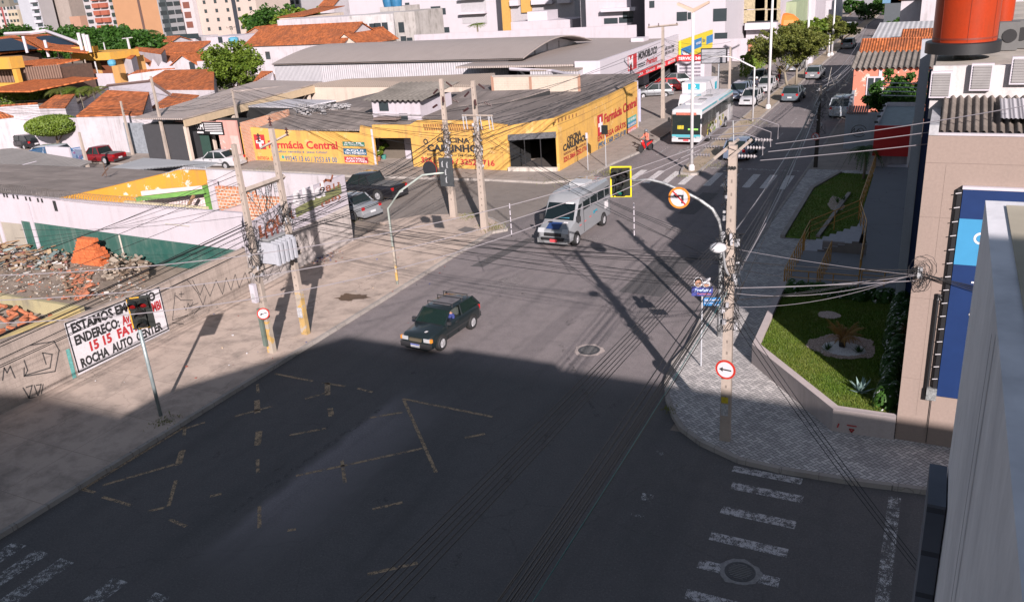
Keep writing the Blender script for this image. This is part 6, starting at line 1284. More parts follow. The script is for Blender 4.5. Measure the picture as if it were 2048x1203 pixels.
P=poly((-40,182,2.6),(100,152,3.0),(195,155,3.0),(60,182,2.4)); MB().slab(P,.2).build('terrace_roof',bright_tile,vl)
A=WY(150,100,103); B=WY(228,100,103); zz=WY(190,105,103).z; MB().bx(A.x,B.x,102,108,WY(190,120,103).z,zz).build('ochre_block',och,vl); MB().bx(WY(165,120,104).x,WY(232,120,104).x,104,110,0,WY(190,119,104).z).build('ochre_wall',M_wall('ochre_stone_b',(.45,.25,.09),amt=.3),vl)
for px in (180,213): p=WY(px,135,103.9); MB().bx(p.x-1.2,p.x+1.2,103.85,103.98,p.z-2.2,p.z+2).build('door',M_plain('mahogany',(.14,.045,.02),.6),vl)
p=WY(195,90,104); MB().bx(WY(158,96,103).x,WY(196,96,103).x,101.5,103,WY(190,104,103).z,WY(190,92,103).z).build('ochre_block',och,vl)
for px,py in ((50,88),(93,96),(160,82),(170,84),(177,86)): p=WY(px,py,100); MB().tube([(p.x,100,p.z-1.5),(p.x,100,p.z+1.3)],.25 if px<100 else .28,8).build('white_flue',wh_clean,vl)
MB().bx(WY(185,160,99).x,WY(228,155,99).x,98.8,99,0,WY(205,147,99).z).build('white_boundary',wh,vl)
p=WY(223,123,100); tag(MB().lathe((p.x,100,p.z-.7),[(.5,0),(.65,.3),(.65,.8),(.3,1.0)],14).build('water_tank',M_plain('tank_light_blue',(.07,.26,.38))),'light blue round tank right of the ochre villa','water tank')
# ---------------- towers on the horizon
def tower(label,pxL,pxC,pxR,py,y,top,mL,mR,group='apartment towers on the horizon',wl=None,wr=None,name='apartment_tower'):
    c=WY(pxC,py,y); l=WY(pxL,py,y); y1=WX(pxR,py,c.x).y if pxR>pxC else y+18
    e=empty(name,(c.x,y,0),label,'apartment tower',group)
    MB().bx(l.x,c.x,y,y1,0,top).build('body',mL,e)
    if pxR>pxC: MB().bx(c.x+.01,c.x+.3,y+.01,y1-.01,0,top).build('side_face',mR,e)
    if wl:
        nx,nz,w,h,m=wl; st=(c.x-l.x)/nx; sz=3.1
        for j in range(nz):
            for i in range(nx): x=l.x+st*(i+.5); MB().bx(x-w/2,x+w/2,y-.15,y-.02,2+sz*j,2+sz*j+h).build('window',m,e)
    if wr:
        nx,nz,w,h,m=wr; st=(y1-y)/nx; sz=3.1
        for j in range(nz):
            for i in range(nx): yy=y+st*(i+.5); MB().bx(c.x+.31,c.x+.5,yy-w/2,yy+w/2,2+sz*j,2+sz*j+h).build('window',m,e)
    return e
tg=lambda n,c:M_plain(n,dark(c,.74),.8,var=.06,scale=.3)
e=tower('plain orange brown tower with a white windowed side, left of the cream tower',240,328,372,72,247,45,tg('tw_orange',(.44,.235,.125)),tg('tw_white',(.36,.36,.38)),wr=(3,7,3.0,1.5,winm))
p=WY(285,40,247); MB().bx(p.x-.6,p.x+.6,246.8,246.98,0,45).build('stair_strip',tg('tw_dark',(.12,.07,.06)),e); c=WY(328,72,247); MB().bx(c.x+.31,c.x+.45,248,251,0,45).build('green_strip',tg('tw_teal',(.08,.10,.11)),e)
e=tower('wide cream apartment tower with brown balconies and dark vertical slot',388,522,522,68,240,48,tg('tw_cream',(.52,.43,.385)),None,wl=(6,8,1.2,1.2,winm))
p=WY(477,60,240); MB().bx(p.x-.9,p.x+.9,239.8,239.97,0,48).build('dark_slot',tg('tw_slot',(.03,.035,.05)),e); p=WY(392,60,240)
MB().bx(WY(382,68,240).x,WY(404,60,240).x,238,239.9,0,48).build('balcony_stack',tg('tw_pale',(.52,.48,.5)),e)
for k_ in range(9): MB().bx(WY(386,68,240).x,WY(398,66,240).x,237.8,237.98,3.5+k_*3.4,5.6+k_*3.4).build('balcony',tg('tw_brown',(.20,.07,.05)),e)
tower('slim pink brick tower glimpsed between the orange and cream towers',358,384,384,60,330,60,tg('tw_pink',(.45,.22,.16)),None,wl=(4,14,1.6,1.4,tg('tw_pale',(.5,.48,.5))))
e=tower('tower with brick red balconies and white slabs left of the orange tower',180,232,246,62,275,50,tg('tw_wgrey',(.46,.43,.45)),tg('tw_wgrey',(.46,.43,.45)),wr=(2,10,3,1.6,tg('tw_green',(.03,.06,.05))))
for k_ in range(13):
    for a_,b_ in ((200,212),(215,228)): MB().bx(WY(a_,60,275).x,WY(b_,60,275).x,273.6,274.9,3+k_*3.1,4.9+k_*3.1).build('balcony',tg('tw_brick',(.36,.10,.06)),e)
    for a_,b_ in ((183,192),): MB().bx(WY(a_,60,275).x,WY(b_,60,275).x,274.4,274.9,3+k_*3.1,4.4+k_*3.1).build('window',winm,e)
e=tower('broad plain concrete grey tower with a central column of small windows',108,150,188,60,300,60,M_wall('tw_concrete',(.27,.23,.21),amt=.5),M_wall('tw_concrete2',(.24,.20,.18),amt=.5)); c=WY(150,60,300)
for k_ in range(12): MB().bx(c.x+.31,c.x+.6,309,312,4+k_*4,5.6+k_*4).build('window',winm,e)
MB().bx(WY(142,50,285).x,WY(163,50,285).x,285,290,0,WY(150,33,285).z).build('terracotta_plant_room',tg('tw_terr',(.42,.24,.17)),e)
e=tower('white and grey tower with balconies on the far left horizon',50,90,118,58,290,52,tg('tw_w2',(.42,.43,.48)),tg('tw_g2',(.36,.34,.35)))
for k_ in range(12): MB().bx(WY(74,50,290).x,WY(88,50,290).x,288.9,289.9,4+k_*3.2,5.2+k_*3.2).build('balcony',tg('tw_w3',(.55,.54,.6)),e); MB().bx(WY(76,50,290).x,WY(86,50,290).x,289.91,289.96,5.4+k_*3.2,6.6+k_*3.2).build('window',winm,e)
tt=lambda px,py,y:WY(px,py,y).z
e=tower('cream low rise block with red brown stripe at the extreme left horizon',-60,24,24,55,300,tt(10,14,300),tg('tw_w4',(.5,.46,.46)),None,wl=(9,6,1.4,1.5,winm)); p=WY(10,40,300); MB().bx(p.x-.6,p.x+.6,299.7,299.9,0,tt(10,14,300)).build('red_stripe',tg('tw_rs',(.3,.06,.06)),e)
tower('cream block with dark panel just right of the striped block',22,42,42,50,292,tt(30,20,292),tg('tw_c5',(.48,.41,.31)),None,wl=(3,5,1.6,1.3,winm))
tower('slender white tower with blue grey windows before the pale tower',40,54,54,50,310,tt(47,10,310),tg('tw_w6',(.5,.49,.52)),None,wl=(3,8,1.6,1.6,tg('tw_bl',(.1,.14,.18))))
tower('distant grey brown tower top at the upper left corner',-40,22,22,20,480,60,tg('tw_gb',(.20,.18,.15)),None)
tower('red brick tower edge above the trees right of the cream tower',524,548,548,40,330,60,tg('tw_rb',(.34,.13,.10)),None)
tower('pale block with dark windows behind the trees right of the cream tower',556,605,605,40,300,tt(580,-20,300),tg('tw_w7',(.45,.43,.45)),None,wl=(5,6,1.6,1.6,winm))
tower('grey rendered tower behind the red roofed house near the top centre',670,702,702,40,230,tt(690,8,230),tg('tw_g8',(.36,.34,.36)),None,wl=(3,4,1.2,1.3,winm))
A=WY(640,20,215); B=WY(668,20,215); gable('tiled_house','high red tiled roof house between the trees at top centre','house',A.x,B.x,215,225,tt(650,12,215),tt(650,-6,215),wh2,orange_tile_x)
tower('pale distant block behind the hangar district, centre horizon',620,640,640,40,330,tt(630,-30,330),tg('tw_w7',(.45,.43,.45)),None)
# fill of city roofs reaching the horizon
rr=random.Random(77); mc=[wh2,wh,cream,orange_tile_x,tg('tw_g8',(.36,.34,.36))]
for i in range(70):
    x=rr.uniform(-520,-120); y=rr.uniform(170,520)
    if abs(x+60)<90 and y<200: continue
    if x>-330 and y<262 and x<-200: continue
    w,d,h=rr.uniform(8,22),rr.uniform(8,18),rr.uniform(3.5,8); e=empty('city_house',(x,y,0),'low distant city house among the roofs beyond the near streets','house','distant low houses'); MB().bx(x-w/2,x+w/2,y-d/2,y+d/2,0,h).build('wall',rr.choice(mc[:3]),e); MB().slab([(x-w/2-.4,y-d/2-.4,h+.3),(x+w/2+.4,y-d/2-.4,h+.3),(x+w/2+.4,y+d/2+.4,h+1.8),(x-w/2-.4,y+d/2+.4,h+1.8)],.2).build('roof',rr.choice((orange_tile_x,fibro_x,orange_tile_x)),e)
# ================================================================ VEHICLES (x forward, y left, z up)
def carpaint(name,c,rough=.28): return M_plain('paint_'+name,c,rough,.15,.03,1,True,.5,.6)
def loft(mb,stations,ring):
    """ring(x, ztop, halfwidth) -> closed list of points"""
    R_=[ring(*s) for s in stations]; n=len(R_[0]); vs=[p for r in R_ for p in r]
    fs=[(i*n+j,(i+1)*n+j,(i+1)*n+(j+1)%n,i*n+(j+1)%n) for i in range(len(R_)-1) for j in range(n)]
    fs+=[tuple(range(n)),tuple(range(len(vs)-1,len(vs)-n-1,-1))]
    return mb.add(vs,fs)
def bodyring(zb):
    def f(x,zt,w,zb=zb):
        h=zt-zb; half=[(w*.80,zb),(w*.95,zb+h*.12),(w,zb+h*.4),(w*.985,zb+h*.72),(w*.93,zt-h*.08),(w*.84,zt)]
        return [Vector((x,y,z)) for y,z in half]+[Vector((x,0,zt+.015))]+[Vector((x,-y,z)) for y,z in half[::-1]]
    return f
def wheel(e,x,y,r,w=.19,group=None,rim=None,name='wheel'):
    s=1 if y>0 else -1; Mx=Matrix.Rotation(R(-90)*s,3,'X')
    o=MB().lathe((x,y,r),[(r*.62,-w/2),(r*.93,-w/2),(r,-w*.32),(r,w*.32),(r*.93,w/2),(r*.64,w/2),(r*.62,w*.3)],20,Mx).build(name,rubber,e,smooth=True,local=True,autos=40)
    mb=MB().lathe((x,y,r),[(r*.63,w*.22),(r*.62,w*.34),(r*.5,w*.30),(r*.16,w*.36),(r*.14,w*.42)],20,Mx)
    for k in range(5):
        a=k*1.2566; mb.box((x+math.cos(a)*r*.36,y+s*w*.36,r+math.sin(a)*r*.36),(r*.5,.02,r*.13),0,Matrix.Rotation(-a,3,'Y'))
    mb.build('rim',rim or rimm,o,local=True)
def vehicle(name,label,pos_,head,paint,kind='hatch',Ln=4.0,Wd=1.7,Ht=1.48,group=None,cat='car',glass=None,hero=False,rack=False,plate=True,driver=None):
    e=empty(name,pos_,label,cat,group,head); hl=Ln/2; w=Wd/2; zb=.17 if kind=='uno' else .22
    P={ # (hood start h, cowl x, hood h, belt h, roof0, roof1, tail x at belt, deck h)
     'hatch':dict(hood=.60,cowl=.27,r0=.44,r1=.86,tail=.985,deck=.64,belt=.62),
     'suv':dict(hood=.62,cowl=.25,r0=.41,r1=.90,tail=.985,deck=.64,belt=.62),
     'sedan':dict(hood=.60,cowl=.28,r0=.42,r1=.70,tail=.84,deck=.68,belt=.62),
     'pickup':dict(hood=.60,cowl=.24,r0=.37,r1=.58,tail=.63,deck=.60,belt=.60),
     'uno':dict(hood=.60,cowl=.28,r0=.43,r1=.88,tail=.985,deck=.66,belt=.645)}[kind]
    X=lambda f:hl-f*Ln
    zbelt=Ht*P['belt']; zh=Ht*P['hood']; zd=Ht*P['deck']
    nose=.9 if kind=='uno' else .82
    st=[(X(0),zb+(zh-zb)*.50,w*.80),(X(.008),zb+(zh-zb)*(.78 if kind=='uno' else .66),w*.88),(X(.05),zb+(zh-zb)*(.93 if kind=='uno' else .84),w*.95),(X(.12),zb+(zh-zb)*.93,w*.985),(X(P['cowl']),zbelt*1.0,w),(X(.5),zbelt,w),(X(P['tail']-.04),zbelt*1.01 if kind!='sedan' else zd,w*.99)]
    if kind in('sedan',): st+=[(X(.95),zd*1.0,w*.96),(X(.985),zd*.94,w*.93),(X(1),zb+(zd-zb)*.6,w*.86)]
    elif kind=='pickup': st+=[(X(.985),zbelt*1.0,w*.97),(X(1.0),zbelt*.97,w*.95)]
    else: st+=[(X(.985),zbelt*.98,w*.95),(X(1),zb+(zbelt-zb)*.75,w*.9)]
    mb=loft(MB(),st,bodyring(zb)); mb.build('body',paint,e,smooth=True,local=True,autos=35)
    # cabin
    ins=.80 if kind!='uno' else .82
    a0,a1=X(P['cowl']),X(P['tail']); r0,r1=X(P['r0']),X(P['r1']); zr=Ht-.04; wb=w*.93; wr=w*ins
    def pt(x0,x1,f,s,k=1.0):  # corner on pillar line
        return Vector((x0+(x1-x0)*f,s*(wb+(wr-wb)*f)*k,zbelt+(zr-zbelt)*f))
    n=len(st)
    rf=MB(); loft(rf,[(r0+.02,Ht-.03,wr*.94),(r0-.12,Ht,wr),((r0+r1)/2,Ht+.015,wr),(r1+.1,Ht,wr*.99),(r1-.03,Ht-.035,wr*.93)],lambda x,zt,ww:[Vector((x,y,z)) for y,z in ((ww*.95,zt-.06),(ww,zt-.045),(ww*.9,zt-.01),(0,zt),(-ww*.9,zt-.01),(-ww,zt-.045),(-ww*.95,zt-.06))])
    rf.build('roof',paint,e,smooth=True,local=True,autos=40)
    pl=MB()
    for s in (1,-1):
        for (x0,x1,t) in ((a0,r0,.05),(a1,r1,.07)): pl.tube([pt(x0,x1,0,s),pt(x0,x1,1,s)],t*.7,6)
        xs=(a0+(a1-a0)*.48,r0+(r1-r0)*.42) if kind!='pickup' else (a0+(a1-a0)*.55,r0+(r1-r0)*.5)
        pl.tube([pt(xs[0],xs[1],0,s,1.0),pt(xs[0],xs[1],1,s)],.035,6)
        if kind in('suv',): pl.tube([pt(a0+(a1-a0)*.76,r0+(r1-r0)*.82,0,s),pt(a0+(a1-a0)*.76,r0+(r1-r0)*.82,1,s)],.03,6)
    pl.build('pillars',paint,e,local=True)
    g=glass or cglass; k=.985
    MB().plate([pt(a0,r0,0,1,k),pt(a0,r0,1,1,k),pt(a0,r0,1,-1,k),pt(a0,r0,0,-1,k)],(1,0,.6),.01).build('windscreen',g,e,local=True)
    MB().plate([pt(a1,r1,0,1,k),pt(a1,r1,1,1,k),pt(a1,r1,1,-1,k),pt(a1,r1,0,-1,k)],(-1,0,.6),.01).build('rear_window',g,e,local=True)
    for s in (1,-1):
        if hero and s==1:
            m0,m1=a0+(a1-a0)*.48,r0+(r1-r0)*.42; MB().plate([pt(m0,m1,0,s,k),pt(m0,m1,1,s,k),pt(a1,r1,1,s,k),pt(a1,r1,0,s,k)],(0,s,.3),.01).build('side_window',g,e,local=True)
        else: MB().plate([pt(a0,r0,0,s,k),pt(a0,r0,1,s,k),pt(a1,r1,1,s,k),pt(a1,r1,0,s,k)],(0,s,.3),.01).build('side_window',g,e,local=True)
    if hero: 
        inn=MB(); 
        for y in (.33,-.33): inn.box(((r0+r1)/2+.15,y,zbelt-.02),(.12,.42,.62)); inn.box(((r0+r1)/2+.15,y,zbelt+.35),(.1,.22,.18))
        inn.box((a0-.05,0,zbelt-.06),(.3,Wd*.75,.08)); inn.build('seats',M_plain('seat_cloth',(.05,.06,.055),.9,obj=True),e,local=True)
    r=.29 if kind in('uno','hatch') else (.37 if kind in('pickup','suv') else .31)
    fx,rx=X(.18),X(.80 if kind!='pickup' else .77)
    arch=MB()
    for x in (fx,rx):
        for s in (1,-1):
            arch.lathe((x,s*(w*.995-.02),r+.01),[(r*1.17,-.1),(r*1.17,.028)],20,Matrix.Rotation(R(-90)*s,3,'X'))
    arch.build('wheel_arches',M_plain('arch_black',(.012,.012,.012),.9,obj=True),e,local=True)
    for x in (fx,rx):
        for s in (1,-1): wheel(e,x,s*(w-.045),r)
    for s in (1,-1):
        for f_ in ((P['cowl']+.03,.52) if kind in('uno','pickup') else (P['cowl']+.03,.49,.72)):
            MB().box((X(f_),s*(w*.988),(zb+zbelt)/2+.03),(.012,.03,(zbelt-zb)*.78)).build('door_gap',black_m,e,local=True)
        for f_ in ((.48,) if kind in('uno','pickup') else (.46,.69)): MB().box((X(f_),s*(w+.008),zbelt-.10),(.15,.02,.03)).build('door_handle',chrome,e,local=True)
    MB().box((a0+.02,.0,zbelt-.0),(.05,Wd*.72,.02)).build('wiper_cowl',black_m,e,local=True)
    zl=zb+(zh-zb)*.66
    for s in (1,-1):
        MB().box((X(.012)+.0,s*w*.66,zl),(.09,w*.36,.13 if kind!='uno' else .15)).build('headlight',headl,e,local=True)
        MB().box((X(.994),s*w*.80,zb+(zd-zb)*.78),(.07,w*.24,.2)).build('taillight',taill,e,local=True)
        MB().box((a0-.12,s*(w+.07),zbelt+.07),(.10,.16,.11)).build('mirror',paint if kind!='uno' else chrome,e,local=True)
        if kind=='uno': MB().box((X(.016),s*w*.90,zl),(.10,w*.11,.14)).build('indicator',ambl,e,local=True)
    bm=chrome if kind in('uno','pickup') else paint
    MB().box((X(0)+.01,0,.36),(.12,Wd*.92,.2)).build('front_bumper',bm,e,local=True); MB().box((X(1)-.01,0,.38),(.12,Wd*.9,.2)).build('rear_bumper',bm,e,local=True)
    MB().box((X(.0)+.02,0,zl-.01),(.08,Wd*.36,.12)).build('grille',black_m if kind!='uno' else M_plain('uno_grille',(.09,.075,.05),.6,obj=True),e,local=True)
    if plate:
        MB().box((X(0)+.08,0,.36),(.02,.42,.14)).build('number_plate',platem,e,local=True); MB().box((X(1)-.08,0,.55),(.02,.42,.14)).build('number_plate',platem,e,local=True)
        if kind=='uno': MB().box((X(0)+.095,0,.415),(.005,.42,.035)).build('plate_band',M_plain('plate_blue',(.02,.05,.35),.5),e,local=True)
    sk=MB()
    for s in (1,-1): sk.box((0,s*(w+.002),.5),(Ln*.46,.012,.05))
    if kind!='pickup': sk.build('side_moulding',chrome,e,local=True)
    if kind=='pickup':
        MB().box(((X(P['tail'])+X(.985))/2,0,zbelt+.02),(X(P['tail'])-X(.985)-.16,Wd*.72,.03)).build('load_bed',M_plain('bed_liner',(.10,.10,.10),.8,obj=True),e,local=True)
    if rack:
        mb=MB()
        for x in (r0-.25,r0-.95,r1+.25):
            mb.tube([(x,-w*.78,Ht+.13),(x,w*.78,Ht+.13)],.02,6)
            for s in (1,-1): mb.tube([(x,s*w*.76,Ht-.03),(x,s*w*.76,Ht+.13)],.022,5)
        mb.build('roof_bars',chrome,e,local=True); MB().box(((r0+r1)/2,0,Ht+.02),(1.0,Wd*.55,.012)).build('faded_roof_patch',M_plain('faded_paint',(.13,.12,.13),.5,obj=True,var=.3),e,local=True)
        MB().box((X(.10),.28,zh*.96+.035),(.14,.1,.008)).build('bonnet_mark',txt_white,e,local=True)
    return e
def from_wheels(fpx,rpx,side,Ln,Wd,wb_c=.49):
    """ground position and heading from the two visible tyre contacts; side=+1 when those are on the vehicle's left"""
    f=W(*fpx); r=W(*rpx); d=(f-r).normalized(); left=Vector((-d.y,d.x,0)); c=(f+r)/2-left*side*(Wd/2-.05); return c,math.atan2(d.y,d.x)
# --- people: one continuous skinned figure
def person(name,label,joints,edges,radii,loc,head,mats,skin_top,cat='person',hair=None):
    e=empty(name,loc,label,cat,None,head)
    me=bpy.data.meshes.new('body'); me.from_pydata(joints,edges,[]); o=bpy.data.objects.new('body',me); col.objects.link(o)
    sk=o.modifiers.new('s','SKIN'); sk.use_smooth_shade=True
    for i,rr_ in enumerate(radii): me.skin_vertices[0].data[i].radius=rr_
    me.skin_vertices[0].data[0].use_root=True
    sb_=o.modifiers.new('u','SUBSURF'); sb_.levels=2; sb_.render_levels=2
    dg=bpy.context.evaluated_depsgraph_get(); nm=bpy.data.meshes.new_from_object(o.evaluated_get(dg)); bpy.data.objects.remove(o)
    nm.materials.clear()
    for m in mats: nm.materials.append(m)
    for p in nm.polygons: p.material_index=skin_top(p.center); p.use_smooth=True
    o=bpy.data.objects.new('body',nm); col.objects.link(o); o.parent=e; return e
cloth_blue=M_plain('blue_shirt',(.02,.03,.14),.8,obj=True); cloth_dark=M_plain('dark_trousers',(.03,.03,.05),.8,obj=True); cloth_pink=M_plain('coral_shirt',(.55,.16,.11),.8,obj=True)
hairm=M_plain('dark_hair',(.01,.008,.007),.8,obj=True)
def rider(label,loc,head,shirt,helmet,name='person'):
    J=[(0,0,.80),(.02,0,1.0),(.08,0,1.25),(.10,0,1.42),(.12,0,1.50),(.13,0,1.62),
       (.07,.19,1.36),(.16,.26,1.12),(.45,.28,1.04),(.56,.27,1.04),(.07,-.19,1.36),(.16,-.26,1.12),(.45,-.28,1.04),(.56,-.27,1.04),
       (.0,.11,.78),(.38,.17,.72),(.28,.18,.34),(.40,.18,.28),(.0,-.11,.78),(.38,-.17,.72),(.28,-.18,.34),(.40,-.18,.28)]
    E_=[(0,1),(1,2),(2,3),(3,4),(4,5),(2,6),(6,7),(7,8),(8,9),(2,10),(10,11),(11,12),(12,13),(0,14),(14,15),(15,16),(16,17),(0,18),(18,19),(19,20),(20,21)]
    Rr=[(.15,.13),(.14,.12),(.16,.12),(.06,.06),(.09,.1),(.1,.11),(.07,.07),(.05,.05),(.04,.04),(.035,.035),(.07,.07),(.05,.05),(.04,.04),(.035,.035),(.1,.1),(.075,.075),(.055,.055),(.045,.05),(.1,.1),(.075,.075),(.055,.055),(.045,.05)]
    def sel(c):
        if c.z>1.43: return 0
        if c.z<.86 and c.x<.5: return 2 if c.z>.5 or True else 0
        if c.x>.36 and c.z>.95: return 0
        return 1
    e=person(name,label,J,E_,Rr,loc,head,[skin,shirt,cloth_dark],sel)
    MB().lathe((.12,0,1.53),[(.14,0),(.155,.08),(.13,.17),(.05,.215)],16).build('helmet',helmet,e,smooth=True,local=True)
    return e
def motorbike(label,loc,head,paint,group='motorbikes on the avenue'):
    e=empty('motorbike',loc,label,'motorbike',group,head); s=MB()
    for x in (.62,-.58):
        o=MB().lathe((x,0,.3),[(.21,-.05),(.28,-.045),(.30,0),(.28,.045),(.21,.05)],20,Matrix.Rotation(R(90),3,'X')).build('wheel',rubber,e,smooth=True,local=True)
        mb=MB()
        for k in range(6): a=k*math.pi/3; mb.tube([(x,0,.3),(x+math.cos(a)*.22,0,.3+math.sin(a)*.22)],.012,4)
        mb.build('rim',rimm,o,local=True)
    mb=MB(); mb.tube([(.62,.0,.3),(.5,0,.62),(.42,0,.98)],[.035,.035,.03],6); mb.tube([(-.58,0,.3),(-.35,0,.5),(.0,0,.42)],.035,6); mb.build('frame',black_m,e,local=True)
    mb=MB(); loft(mb,[(.50,.92,.10),(.44,1.0,.14),(.36,.9,.15),(.25,.62,.12),(.05,.55,.12),(-.25,.72,.13),(-.7,.82,.09),(-.8,.84,.05)],lambda x,zt,w:[Vector((x,w*.7,zt-.38 if x>.2 else zt-.22)),Vector((x,w,zt-.15)),Vector((x,w*.6,zt)),Vector((x,-w*.6,zt)),Vector((x,-w,zt-.15)),Vector((x,-w*.7,zt-.38 if x>.2 else zt-.22))]); mb.build('fairing',paint,e,smooth=True,local=True)
    mb=MB(); loft(mb,[(.1,.76,.11),(-.2,.80,.14),(-.65,.86,.11)],lambda x,zt,w:[Vector((x,w,zt-.08)),Vector((x,w*.8,zt)),Vector((x,-w*.8,zt)),Vector((x,-w,zt-.08))]); mb.build('seat',black_m,e,local=True)
    mb=MB(); mb.tube([(.40,.34,1.06),(.44,.1,1.0),(.44,-.1,1.0),(.40,-.34,1.06)],.018,5); 
    for y in (.3,-.3): mb.tube([(.42,y,1.05),(.44,y*1.15,1.22)],.01,4); mb.box((.44,y*1.17,1.24),(.02,.1,.07))
    mb.build('handlebar',black_m,e,local=True); MB().lathe((.52,0,.90),[(.07,0),(.06,.04)],12,Matrix.Rotation(R(90),3,'Y')).build('headlight',headl,e,local=True)
    MB().box((-.82,0,.78),(.05,.14,.08)).build('taillight',taill,e,local=True); return e
# ---------------- hero car
hg_=M_glass('tinted_glass',(.010,.022,.019),.05,.62)
c,h=from_wheels((884,698),(946,655),1,3.65,1.55)
uno=vehicle('hatchback_car','dark boxy hatchback with roof bars driving half in shade at the centre of the junction',c,h,carpaint('dark_green',(.009,.015,.017),.38),'uno',3.64,1.56,1.35,glass=hg_,hero=True,rack=True)
J=[(0,0,.62),(-.04,0,.85),(-.06,0,1.0),(-.03,0,1.09),(0,0,1.2),(-.05,.2,.96),(.08,.26,.76),(.36,.16,.84),(-.05,-.2,.96),(.1,-.24,.78),(.36,-.1,.86),(.3,.1,.6),(.3,-.1,.6)]
E_=[(0,1),(1,2),(2,3),(3,4),(2,5),(5,6),(6,7),(2,8),(8,9),(9,10),(0,11),(0,12)]
Rr=[(.15,.12),(.16,.11),(.15,.1),(.055,.055),(.085,.1),(.07,.07),(.05,.05),(.035,.035),(.07,.07),(.05,.05),(.035,.035),(.08,.08),(.08,.08)]
lv=Matrix.Rotation(h,3,'Z')@Vector((-.02,.36,0))
d=person('person','driver in a blue shirt seen through the open window of the dark hatchback',J,E_,Rr,c+lv,h,[skin,cloth_blue,cloth_dark],lambda q:0 if (q.z>1.04 or (q.x>.15 and q.z>.75)) else (1 if q.z>.66 else 2))
MB().lathe((-.015,0,1.2),[(.09,0),(.1,.05),(.075,.1),(.02,.12)],14).build('hair',hairm,d,smooth=True,local=True)
